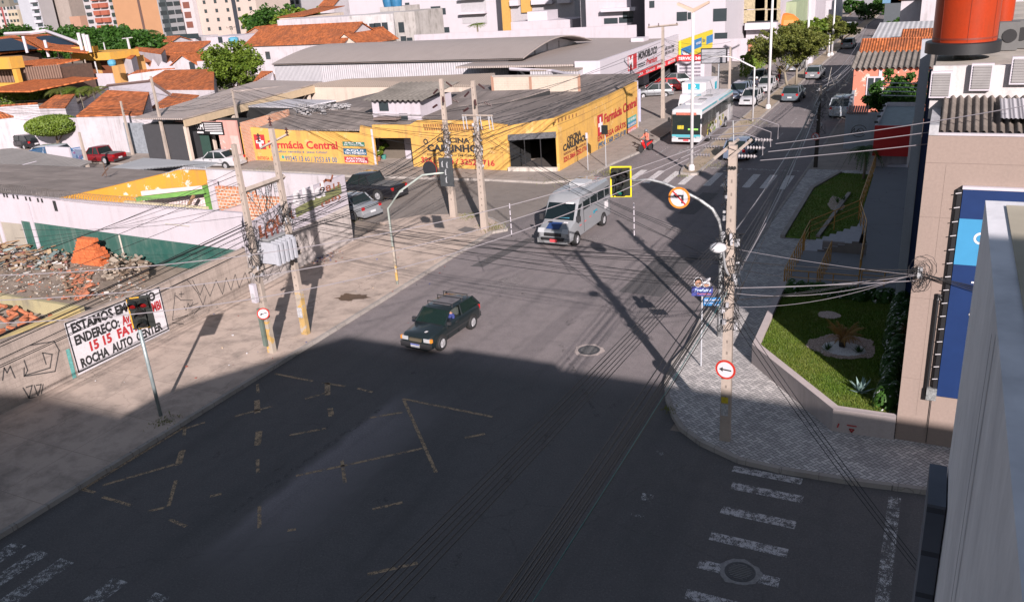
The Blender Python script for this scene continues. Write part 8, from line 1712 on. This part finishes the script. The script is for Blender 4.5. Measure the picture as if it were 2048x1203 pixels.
# meter box on left pole
c=P['L1'][1]; e=empty('equipment_box',(c.x,c.y-.3,2.2),'narrow pale equipment cabinet strapped on the left transformer pole','cabinet'); MB().box((c.x-.12,c.y-.26,2.75),(.24,.16,.75)).build('cabinet',wh_clean,e); MB().bx(c.x-.20,c.x-.04,c.y-.345,c.y-.341,2.5,2.75).build('label_plate',M_plain('paper',(.42,.42,.44)),e); MB().box((c.x-.05,c.y-.24,1.3),(.16,.1,1.6)).build('conduit',M_plain('greenish_pole',(.10,.13,.11),.6),e)
# round signs
RX90=Matrix.Rotation(R(90),3,'X')
def round_sign(label,p,r,facing,ring,face,arrow,name='traffic_sign',group=None):
    e=empty(name,p,label,'traffic sign',group); M_=Matrix.Rotation(facing,3,'Z')@RX90; n=M_@Vector((0,0,1))
    MB().lathe(p,[(r,0),(r,.02)],36,M_).build('ring',ring,e); MB().lathe(Vector(p)+n*.022,[(r*.80,0),(r*.80,.004)],36,M_).build('face',face,e)
    X_=M_@Vector((1,0,0)); Y_=M_@Vector((0,1,0)); o=Vector(p)+n*.030
    def f(x,y): return o+X_*x*r-Y_*(-y)*r if False else o+X_*x*r+Y_*y*r
    mb=MB()
    for pl,mi in arrow: mb.mat(mi); mb.plate([f(x,y)+n*(.004*mi) for x,y in pl],n,.003)
    mb.build('symbol',[txt_black,txt_red],e); MB().lathe(Vector(p)-n*.012,[(r*.98,0),(r*.98,.008)],36,M_).build('back',M_plain('sign_back_black',(.015,.016,.02),.6),e)
    return e
redring=M_plain('ring_red',(.42,.03,.02),.4); orring=M_plain('ring_orange',(.62,.20,.03),.4); face_w=M_plain('sign_face_white',(.50,.49,.52),.4,var=.03)
larrow=[([(-.62,0),(-.25,.24),(-.25,.07),(.6,.07),(.6,-.07),(-.25,-.07),(-.25,-.24)],0)]
c=P['R1'][1]; zz=HZ((1450,880),(1453,730),.1); round_sign('round white arrow sign with red rim on the corner pole',(c.x+.02,c.y-.28,zz),.30,R(-8),redring,face_w,larrow,group=None)
c=P['L1'][1]; zz=HZ((545,705),(535,621),.1); round_sign('small round arrow sign with red rim on the left transformer pole',(c.x+.12,c.y-.22,zz),.24,R(38),redring,face_w,[([(-.62,-.12),(-.2,.24),(-.2,.07),(.6,.2),(.6,.05),(-.2,-.08),(-.15,-.24)],0)])
c=P['x0'][1]; zz=HZ((1631,335),(1635,272),.1); round_sign('small no parking sign with red rim on the dark pole',(c.x-.1,c.y-.2,zz),.25,R(0),redring,face_w,[([(-.25,-.45),(.3,-.45),(.3,-.3),(-.08,-.3),(-.08,-.07),(.2,-.07),(.2,.07),(-.08,.07),(-.08,.3),(.3,.3),(.3,.45),(-.25,.45)],0),([(-.62,.5),(-.5,.62),(.62,-.5),(.5,-.62)],1)])
# traffic light bodies
sigm=M_plain('signal_black',(.012,.014,.013),.45); sigy=M_plain('signal_yellow',(.60,.50,.02),.4); lens_off=M_plain('lens_dark',(.02,.018,.018),.2); 
def signal(label,p,facing,w=.72,h=1.15,lenses=((-.18,.34),(.16,.34),(0,.02),(.0,-.32)),frame='full',green=None,lr=.15,reds=(),cat='traffic light',name='traffic_light',e=None):
    M_=Matrix.Rotation(facing,3,'Z'); p=Vector(p); e=e or empty(name,p,label,cat,'traffic lights at the junction')
    def T(v): return M_@Vector(v)+p
    def B(mb,c,s): return mb.box(T(c),s,facing)
    B(MB(),(0,0,0),(w,.05,h)).build('backboard',sigm,e)
    mb=MB(); t=.055
    if frame=='full': B(mb,(0,-.03,h/2-t/2),(w,.02,t)); B(mb,(0,-.03,-h/2+t/2),(w,.02,t)); B(mb,(-w/2+t/2,-.03,0),(t,.02,h-2*t)); B(mb,(w/2-t/2,-.03,0),(t,.02,h-2*t))
    else: B(mb,(-w*.5+t/2,-.03,0),(t*.7,.02,h*.9)); B(mb,(-.1,-.03,h/2-t/2),(w*.4,.02,t*.7)); B(mb,(.0,-.03,-h/2+t/2),(w*.5,.02,t*.6))
    mb.build('reflective_border',sigy if frame=='full' else M_plain('signal_amber_border',(.5,.27,.02),.5),e)
    B(MB(),(0,-.08,-.02),(w*.42,.12,h*.85)).build('housing',sigm,e); B(MB(),(0,-.08,.33),(w*.86,.12,h*.3)).build('housing',sigm,e)
    for i,(x,z) in enumerate(lenses):
        Mx=M_@Matrix.Rotation(R(90),3,'X'); hd=MB(); n=14; vs=[];
        for k in range(n+1):
            a=math.pi*(-.15+1.3*k/n); vs+=[T((x+math.cos(a)*lr*1.05,-.14,z+math.sin(a)*lr*1.05)),T((x+math.cos(a)*lr*.98,-.42,z+math.sin(a)*lr*.9-.03))]
        hd.add(vs,[(2*k,2*k+1,2*k+3,2*k+2) for k in range(n)]); l=MB().lathe(T((x,-.14,z)),[(lr,0),(lr*.9,.02),(lr*.4,.045)],20,Mx).build('lens',green if (green and i==len(lenses)-1) else (reds[i] if i<len(reds) and reds[i] else lens_off),e,smooth=True)
        hd.build('hood',sigm,l)
    return e
# arm pole at the right corner
b=W(1438,673,.1); e=empty('signal_mast',(b.x,b.y,0),'galvanised curved mast arm reaching over the carriageway from the right corner','signal mast')
tip=WY(1262,362,b.y-.35); pts=[b]; zz=HZ((1438,673),(1441,470),.1)
pts+=[Vector((b.x,b.y,zz*.5)),Vector((b.x,b.y,zz))]; 
for px,py,f in ((1438,440,.02),(1425,418,.08),(1400,400,.2),(1370,384,.38),(1330,367,.6),(1300,359,.8),(1262,362,1)): pts.append(WY(px,py,b.y-.35*f))
rs=[.085,.08,.075]+[.065,.062,.058,.055,.05,.047,.045]
MB().tube(pts,rs,10).build('mast',M_plain('mast_dappled',(.36,.37,.38),.45,.3,var=.5,scale=7),e,smooth=True)
grn=M_plain('lens_green',(.01,.14,.09),.15)
p=WY(1242,363,b.y-.5); signal('large hanging traffic light with bright yellow border over the silver van',p,R(12),.80,1.18,green=grn,lr=.16)
MB().box((p.x+.35,p.y-.08,p.z-.55),(.34,.08,.07)).build('border_patch',M_plain('pale_patch_w',(.5,.5,.52),.5),scene.objects[-1] if False else None) if False else None
p=WY(1360,394,b.y-.35); round_sign('round no left turn sign with orange rim on the curved mast arm',(p.x,p.y-.1,p.z),.40,R(0),orring,face_w,[([(-.58,.22),(-.22,.46),(-.22,.3),(.42,.3),(.42,-.5),(.2,-.5),(.2,.12),(-.22,.12),(-.22,-.02)],0),([(-.66,.58),(-.56,.68),(.66,-.55),(.56,-.66)],1)])
# left signal
b=W(322,832,.1); e=empty('signal_post',(b.x,b.y,0),'galvanised slanting looking post carrying the left traffic light','post'); hz_=HZ((322,832),(279,640),.1)
MB().tube([b,Vector((b.x,b.y,hz_))],.065,10).build('post',M_plain('greenish_galvanised',(.27,.32,.33),.4,.3,var=.3),e,smooth=True)
redl=M_plain('lens_red',(.16,.006,.007),.2); c2=WY(282,624,b.y-.12)
signal('traffic light with thin yellow border on the left pavement before the painted notice',c2,R(40),.72,1.12,frame='thin',reds=(redl,redl,None),lr=.15)
# pedestrian mast on the island seen from behind
b=W(795,568,.13); z1_=HZ((795,568),(784,405),.13); e=empty('signal_mast',(b.x,b.y,0),'thin grey mast with yellow foot and short arm on the left pavement','signal mast')
aend=WY(890,345,b.y+.2); ab=WY(800,382,b.y); a2=WY(845,350,b.y+.1)
MB().tube([b,Vector((b.x,b.y,z1_-.25)),ab,a2,aend],[.06,.055,.05,.045,.045],9).build('mast',M_plain('pale_green_pole',(.34,.38,.35),.5,var=.2),e,smooth=True)
MB().tube([b+Vector((0,0,.2)),b+Vector((0,0,1.9))],.064,9).build('painted_base',ylp,e)
p=WY(891,345,b.y+.1); q=empty('traffic_light',p,'traffic light seen from behind on the island mast','traffic light','traffic lights at the junction'); MB().box(p+Vector((0,.08,0)),(.68,.05,1.28)).build('backboard',M_plain('signal_back',(.045,.05,.055),.6,var=.3,scale=9),q)
for x,z in ((-.14,.35),(.1,.32),(0,0),(0,-.35)): MB().tube([p+Vector((x,.06,z+.12)),p+Vector((x,.0,z+.1)),p+Vector((x,.0,z-.1)),p+Vector((x,.06,z-.12))],.03,5).build('bracket',steel,q)
p=WY(857,339,b.y+.1); MB_=round_sign('black back of a round sign on the island mast',(p.x,p.y+.1,p.z),.36,R(180),redring,face_w,larrow)
# street name sign and poster
b=W(1402,731,.14); e=empty('street_name_sign',(b.x,b.y,0),'blue street name plate on a thin grey post at the right corner','street sign'); zt_=HZ((1402,731),(1405,592),.14)
MB().tube([b,Vector((b.x,b.y,zt_))],.028,8).build('post',M_plain('post_grey',(.36,.37,.40),.5),e); bl=M_plain('plate_street_blue',(.02,.14,.34),.4,var=.05)
d=Matrix.Rotation(R(18),3,'Z')@Vector((1,0,0)); nrm=Vector((d.y,-d.x,0)); o=Vector((b.x,b.y,zt_-.34))+nrm*.04+d*.05
MB().plate([o,o+d*.58,o+d*.58+Vector((0,0,.30)),o+Vector((0,0,.30))],nrm,.015).build('plate',bl,e)
text('João Cordeiro',o+d*.03+Vector((0,0,.16)),o+d*.55+Vector((0,0,.16)),.10,txt_white,e,nrm=nrm,off=.004,bold=.02); text('Praia de Iracema',o+d*.03+Vector((0,0,.08)),o+d*.36+Vector((0,0,.08)),.04,txt_white,e,nrm=nrm,off=.004); text('60110-300',o+d*.3+Vector((0,0,.02)),o+d*.55+Vector((0,0,.02)),.035,txt_white,e,nrm=nrm,off=.004)
e=empty('cutout_poster',(b.x,b.y,zt_),'cut out face and raised hand poster with purple strip above the street sign','poster')
o=Vector((b.x,b.y,zt_+.02))+nrm*.02-d*.36; up=Vector((0,0,1))
MB().plate([o,o+d*.72,o+d*.72+up*.34,o+up*.34],nrm,.015).build('strip',M_plain('poster_purple',(.04,.05,.22),.5,var=.4,scale=5),e)
text('Prefeito',o+d*.1+up*.16,o+d*.66+up*.16,.11,M_plain('poster_letter',(.35,.45,.6),.5),e,nrm=nrm,off=.004,bold=.03,slant=.2); text('Fortaleza',o+d*.2+up*.05,o+d*.66+up*.05,.055,M_plain('poster_orange',(.5,.15,.1),.5),e,nrm=nrm,off=.004)
def disc(cx,cz,rx,rz,m,nm,dn,n=20): MB().plate([o+d*(cx+rx*math.cos(6.283*i/n))+up*(cz+rz*math.sin(6.283*i/n))+nrm*dn for i in range(n)],nrm,.006).build(nm,m,e)
disc(.22,.50,.155,.19,face_w,'outline',.004); disc(.22,.52,.125,.155,hairm,'printed_hair',.010); disc(.22,.485,.105,.13,skin,'printed_face',.014); disc(.22,.43,.04,.015,txt_white,'printed_smile',.018); disc(.18,.51,.012,.009,hairm,'printed_eye',.018); disc(.26,.51,.012,.009,hairm,'printed_eye',.018)
disc(.50,.42,.13,.12,face_w,'outline',.004); disc(.50,.41,.085,.08,skin,'printed_palm',.012)
for k,(ax,lz) in enumerate(((-.07,.14),(-.025,.19),(.02,.23),(.06,.26),(-.11,.06))): a_=o+d*(.5+ax*.8)+up*.45+nrm*.016; MB().tube([a_,a_+d*(ax*.5+.03)+up*lz*.75],.022,6).build('printed_finger',skin,e); MB().tube([a_-nrm*.012,a_-nrm*.012+d*(ax*.5+.03)+up*(lz*.75+.02)],.036,6).build('finger_outline',face_w,e)
# street lamp on corner pole
c=P['R1'][1]; zl=HZ((1450,880),(1459,548),.1); e=empty('street_lamp',(c.x,c.y-.15,zl),'white oval street lamp on a short arm of the corner pole','street lamp','street lamps'); hp=WY(1436,496,c.y-.9)
MB().tube([Vector((c.x,c.y-.15,zl)),Vector((c.x-.05,c.y-.4,zl+.35)),hp+Vector((.1,.12,-.05))],.035,7).build('arm',steel,e)
MB().lathe(hp,[(.04,-.11),(.15,-.08),(.2,0),(.17,.08),(.08,.13),(.01,.14)],18,Matrix.Diagonal((1.15,1.3,1))).build('lamp_head',M_plain('lamp_white',(.50,.50,.52),.4),e,smooth=True)
# tall avenue lamps
def tall_lamp(label,b,t,heads=True,r=.13,hl=None):
    c=W(b[0],b[1],.13); h=HZ(b,t,.13); h=hl or h; e=empty('street_lamp',(c.x,c.y,0),label,'street lamp','tall street lamps on the median')
    MB().tube([c,Vector((c.x,c.y,h))],[r,r*.6],10).build('post',white_pole,e,smooth=True); MB().lathe((c.x,c.y,.13),[(r*1.7,0),(r*1.7,.25),(r*1.2,.4)],12).build('foot',white_pole,e)
    if heads:
        for s in (-1,1):
            o=Vector((c.x,c.y,h)); MB().prism([(o.x+s*.02,o.y-.12),(o.x+s*1.0,o.y-.18),(o.x+s*1.0,o.y+.18),(o.x+s*.02,o.y+.12)],0,.01).mat(0)
            vs=[o+Vector((0,-.1,-.25)),o+Vector((0,.1,-.25)),o+Vector((s*1.05,.2,.28)),o+Vector((s*1.05,-.2,.28)),o+Vector((0,-.1,0)),o+Vector((0,.1,0)),o+Vector((s*1.0,.2,.42)),o+Vector((s*1.0,-.2,.42))]
            MB().add(vs,[(3,2,1,0),(4,5,6,7),(0,1,5,4),(1,2,6,5),(2,3,7,6),(3,0,4,7)]).build('lamp_head',M_plain('lamp_tan',(.45,.33,.26),.5),e)
    return e
tall_lamp('tall white street lamp with twin raised heads at the median tip',(1383,340),(1379,18))
tall_lamp('second tall white street lamp post on the median beside the parked white cars',(1536,217),(1538,-60),True,.15)
tall_lamp('third tall white lamp post on the median beyond the nearest tree',(1611,154),(1612,-60),True,.16)
tall_lamp('fourth tall white lamp post on the median',(1663,111),(1668,-30),True,.16)
tall_lamp('slender white post beyond the fourth lamp',(1657,113),(1659,70),False,.12)
c=P['x2'][1] if False else W(1505,243,.13); e=empty('signal_mast',(c.x,c.y,0),'white mast with long arm reaching left over the oncoming lanes','signal mast'); hh_=HZ((1505,243),(1506,135),.13)
pts=[c,Vector((c.x,c.y,hh_))]+[WY(px,py,c.y) for px,py in ((1500,131),(1480,121),(1460,114),(1412,112))]; MB().tube(pts,[.09,.08,.07,.06,.055,.05],8).build('mast',white_pole,e,smooth=True)
for (lab,b,t,hd) in (('thin post with black pedestrian signal before the yellow wing',(1212,333),(1209,252),True),('thin post with small white sign before the yellow wing',(1176,340),(1177,268),False)):
    c=W(*b,.13); h=HZ(b,t,.13); e=empty('signal_post',(c.x,c.y,0),lab,'post'); MB().tube([c,Vector((c.x,c.y,h))],.035,6).build('post',steel,e)
    if hd: MB().box((c.x,c.y-.1,h-.25),(.42,.2,.62)).build('signal_box',sigm,e)
    else: MB().box((c.x,c.y-.05,h-.1),(.16,.02,.4)).build('plate',wh_clean,e)
# aerial striped cable markers
for lab,(px,py) in (('striped white hanging cable marker above the back street mouth',(1021,437)),('striped white hanging cable marker above the avenue right of the van',(1268,437))):
    p=W(px,py,5.6); mb=MB(); mk=MB(); 
    for k in range(5): z=.55-k*.24; mb.tube([p+Vector((0,0,z)),p+Vector((0,0,z-.19))],.018,5); mk.tube([p+Vector((0,0,z-.19)),p+Vector((0,0,z-.24))],.018,5)
    e=empty('cable_marker',p,lab,'cable marker','hanging cable markers'); mb.build('white_segments',wh_clean,e); mk.build('black_segments',black_m,e)
# gully / vent on street corner
# ================================================================ CABLES
def cable(label,a,b,sag,r,m,group,n=14,name='overhead_cable'):
    a=Vector(a); b=Vector(b); r*=.85; pts=[a.lerp(b,i/n)-Vector((0,0,4*sag*(i/n)*(1-i/n))) for i in range(n+1)]
    return tag(MB().tube(pts,r,3,False).build(name,m),label,'cable',group)
rr=random.Random(17)
R1,R1b,L1,L2,C1,C2,R2=[P[k][1] for k in('R1','R1b','L1','L2','C1','C2','x0')]; hR1=P['R1'][2]
V=lambda c,dx,dy,z:Vector((c.x+dx,c.y+dy,z))
# a) avenue bundles on the right side: pole R1 towards and under the viewpoint
for i in range(9):
    z=5.1+rr.uniform(-.25,.45)+(.25 if i>5 else 0); x=R1.x+rr.uniform(-.18,.05); k=Vector((x-rr.uniform(.1,.22),-8,z+rr.uniform(-.1,.2)))
    cable('black cable of the dense lower bundle running from the corner pole towards the viewer',V(R1,rr.uniform(-.15,.1),-.1,z),k,.35,.008+.010*rr.random(),cable_m,'lower cable bundle along the right of the avenue')
ra=W(650,1160,0).x/13.6
for i in range(6):
    z=CAMH+ (R1.x-.35)/ra; z=min(z,7.2)+rr.uniform(-.2,.2); zz_=6.1+.1*i; X2=(CAMH-zz_)*ra*(1+.02*i)
    cable('black cable of the looser upper bundle running from the corner pole towards the viewer',V(R1,-.1,-.1,zz_+.15),(X2,-8,zz_-.1),.3,.008+.006*rr.random(),cable_m,'upper cable bundle along the right of the avenue')
cable('blue green cable in the lower bundle towards the viewer',V(R1,0,-.1,5.0),(R1.x-.02,-8,4.95),.35,.012,M_plain('teal_cable',(.02,.13,.12),.5),None)
# b) from R1 north to the dark pole
for i in range(12):
    cable('cable running up the avenue from the corner pole to the dark pole',V(R1,rr.uniform(-.2,.2),.1,rr.uniform(4.4,6.8)),V(R2,rr.uniform(-.2,.2),0,rr.uniform(4.2,5.7)),rr.uniform(.3,.7),.012+.01*rr.random(),cable_m if i%3 else cable_w,'cables between corner pole and dark pole')
for i in range(10):
    cable('cable running up the avenue beyond the dark pole',V(R2,rr.uniform(-.2,.2),.1,rr.uniform(4.2,5.8)),(R2.x+rr.uniform(-1,.6),R2.y+42,rr.uniform(4.8,6.2)),rr.uniform(.4,1),.014,cable_w if i%2 else cable_m,'cables beyond the dark pole')
# c) across the avenue: L pair to R1
for i in range(11):
    cable('black cable crossing the avenue between transformer poles and corner pole',V(L2,.1,rr.uniform(-.2,.3),rr.uniform(4.7,5.9)),V(R1,-.1,rr.uniform(-.2,.2),rr.uniform(4.9,6.1)),rr.uniform(.15,.5),.008+.009*rr.random(),cable_m,'cables crossing the avenue')
# d) three bare medium voltage lines
for i,(py0,py1,pe) in enumerate(((302,293,242),(315,306,262),(332,318,285))):
    a=V(R1,.9,1.05-1.05*i,hR1-.15); e_=WY(1852,pe,24.0+i*.3); e2=a+(e_-a)*1.6
    cable('pale bare high line running right to the beige building, %s of three'%('top','middle','bottom')[i],a,e2,.05,.017,cable_w,None)
    b=V(R1,-.9,1.05-1.05*i,hR1-.15); far=W(-250,(555,605,650)[i],8.3)
    cable('pale bare high line crossing the avenue to the far left, %s of three'%('top','middle','bottom')[i],b,far,(1.0,1.1,1.2)[i],.014,cable_w,None,30)
# e) left side bundle from L1 towards viewer left
for i in range(12):
    z=rr.uniform(4.2,5.7) if i<9 else rr.uniform(6.4,7.8)
    cable('black cable along the left pavement running from the transformer poles out of frame',V(L1,rr.uniform(-.15,.15),-.1,z),(L1.x+rr.uniform(-.3,.3),-12,z+rr.uniform(-.2,.2)),rr.uniform(.3,.6),.009+.011*rr.random(),cable_m,'cables along the left pavement')
for i in range(14):
    cable('cable between the two transformer poles',V(L1,rr.uniform(-.15,.15),.1,rr.uniform(4.1,5.8)),V(L2,rr.uniform(-.15,.15),-.1,rr.uniform(4.1,5.9)),rr.uniform(.05,.3),.014,cable_m,'short cables between the transformer poles')
# f) L2 to island poles
for i in range(16):
    t=C1 if i%2 else C2
    cable('black cable rising from the transformer poles to the island poles',V(L2,rr.uniform(-.1,.15),.1,rr.uniform(4.4,6.0)),V(t,rr.uniform(-.2,.2),-.1,rr.uniform(4.2,6.0)),rr.uniform(.2,.6),.010+.012*rr.random(),cable_m,'cables from transformer poles to island poles')
for i in range(5): cable('service line from the left pole top along the lot wall',V(L1,0,0,7.6-.45*i),W(330+5*i,530-18*i,3.2+.2*i)+Vector((-8,-2,0)),.2,.01,cable_m,'thin service lines over the lot')
# g) island poles: north along avenue & west along back street
N1=P['x1'][1]
for i in range(16):
    t=C2 if i%2 else C1
    cable('cable from the island poles up the avenue over the yellow wing',V(t,rr.uniform(-.2,.2),.1,rr.uniform(4.3,6.6)),V(N1,rr.uniform(-.2,.2),-.1,rr.uniform(4.6,7.2)),rr.uniform(.2,.8),.010+.012*rr.random(),cable_m,'cables over the yellow wing')
for i in range(12):
    t=C2 if i%2 else C1
    cable('cable from the island poles westwards in front of the pharmacy wall',V(t,-.1,rr.uniform(-.2,.2),rr.uniform(4.2,6.4)),V(P['x5'][1],.1,rr.uniform(-.3,.3),rr.uniform(4.4,6.3)),rr.uniform(.3,.8),.010+.012*rr.random(),cable_m,'cables before the pharmacy wall')
for i in range(9):
    cable('cable along the back street in front of the pink workshop',V(P['x5'][1],0,0,rr.uniform(4.2,6.2)),V(P['x3'][1],0,0,rr.uniform(4.2,6.2)),rr.uniform(.2,.5),.014,cable_m,'cables before the pink workshop'); cable('cable along the back street before the white houses',V(P['x3'][1],0,0,rr.uniform(4.2,6.2)),V(P['x4'][1],0,0,rr.uniform(4,5.6)),rr.uniform(.1,.3),.014,cable_m,'cables before the white houses')
    cable('cable along the back street at the far left',V(P['x4'][1],0,0,rr.uniform(4.,5.6)),(-125,P['x4'][1].y,rr.uniform(4.2,5.8)),rr.uniform(.5,.9),.014,cable_m,'cables at the far left of the back street')
for i in range(9): cable('cable over the avenue pavement beyond the white shop',V(N1,0,0,rr.uniform(5,7.4)),V(P['x2'][1],0,0,rr.uniform(4.4,6.2)),rr.uniform(.3,.8),.014,cable_m,'cables beyond the white shop')
for i in range(5): cable('cable crossing from the island poles to the corner pole',V(C2,.1,0,rr.uniform(5,6.4)),V(R1,-.1,.1,rr.uniform(5.2,6.8)),rr.uniform(.2,.6),.012,cable_m,'cables crossing between island and right corner')
# h) R1 to beige building with knot
kn=WY(1840,545,23.8)
for i in range(9):
    a=V(R1,.15,0,rr.uniform(4.4,6.3)); cable('service cable from the corner pole to the beige wall',a,kn+Vector((rr.uniform(-.1,.1),0,rr.uniform(-.25,.25))),rr.uniform(.02,.3),.008+.012*rr.random(),cable_w if i%2==0 else cable_m,'service cables to the beige wall')
for i,(py,dz) in enumerate(((530,0),(565,0),(590,0),(610,0))): cable('dark service cable continuing along the beige wall to the right',kn,kn+Vector((4,-.1,-.3-.15*i)),.15,.012,cable_m,'service cables along the beige wall')
for i in range(3): cable('dark drop cable slanting down from the beige wall base to the lower right',V(R1,.1,0,4.6-.25*i),WX(1900+6*i,925+8*i,.12+.02*i) if False else (1.1,14.5,2.2-.1*i),.2,.012,cable_m,'drop cables to the lower right')
e=empty('cable_knot',kn,'tangled knot of service cables fixed on the beige wall','cable knot'); mb=MB()
for i in range(22):
    a=rr.uniform(0,6.28); r_=rr.uniform(.08,.42); c0_=kn+Vector((rr.uniform(-.1,.15),rr.uniform(-.12,.05),rr.uniform(-.45,.15))); mb.tube([c0_+Vector((math.cos(a+t*.6)*r_*.7,math.sin(a+t)*.04,math.sin(a+t*.6)*r_)) for t in range(9)],.007,3)
mb.build('loops',cable_m,e); MB().box(kn,(.12,.12,.3)).build('bracket',steel,e)

for i,(px,py,t,n) in enumerate(((757,322,.0,'bushy potted plant at the left jamb of the yellow gateway'),(768,318,.0,'taller leafy potted plant inside the yellow gateway'),(778,312,.0,'reddish green potted plant deeper in the yellow gateway'),(772,300,.0,'dark shrub behind the pots in the yellow gateway'))):
    g=W(px,py,.06); rr=random.Random(i); e=empty('potted_plant',(g.x,max(g.y,55.2),.06),n,'potted plant','potted plants in the yellow gateway'); c=Vector((g.x,max(g.y,55.2),.06))
    leafmb([(c.x,c.y,.9+.2*i,.45+.12*i,1.0)],500,.16,rr).build('foliage',(leaf_b,leaf_b,leaf_o,leaf_d)[i],e); MB().lathe((c.x,c.y,.06),[(.16,0),(.22,.35),(.2,.36)],12).build('pot',M_plain('pot_teal',(.05,.2,.17),.6) if i==1 else M_plain('pot_clay',(.3,.12,.06),.8),e)
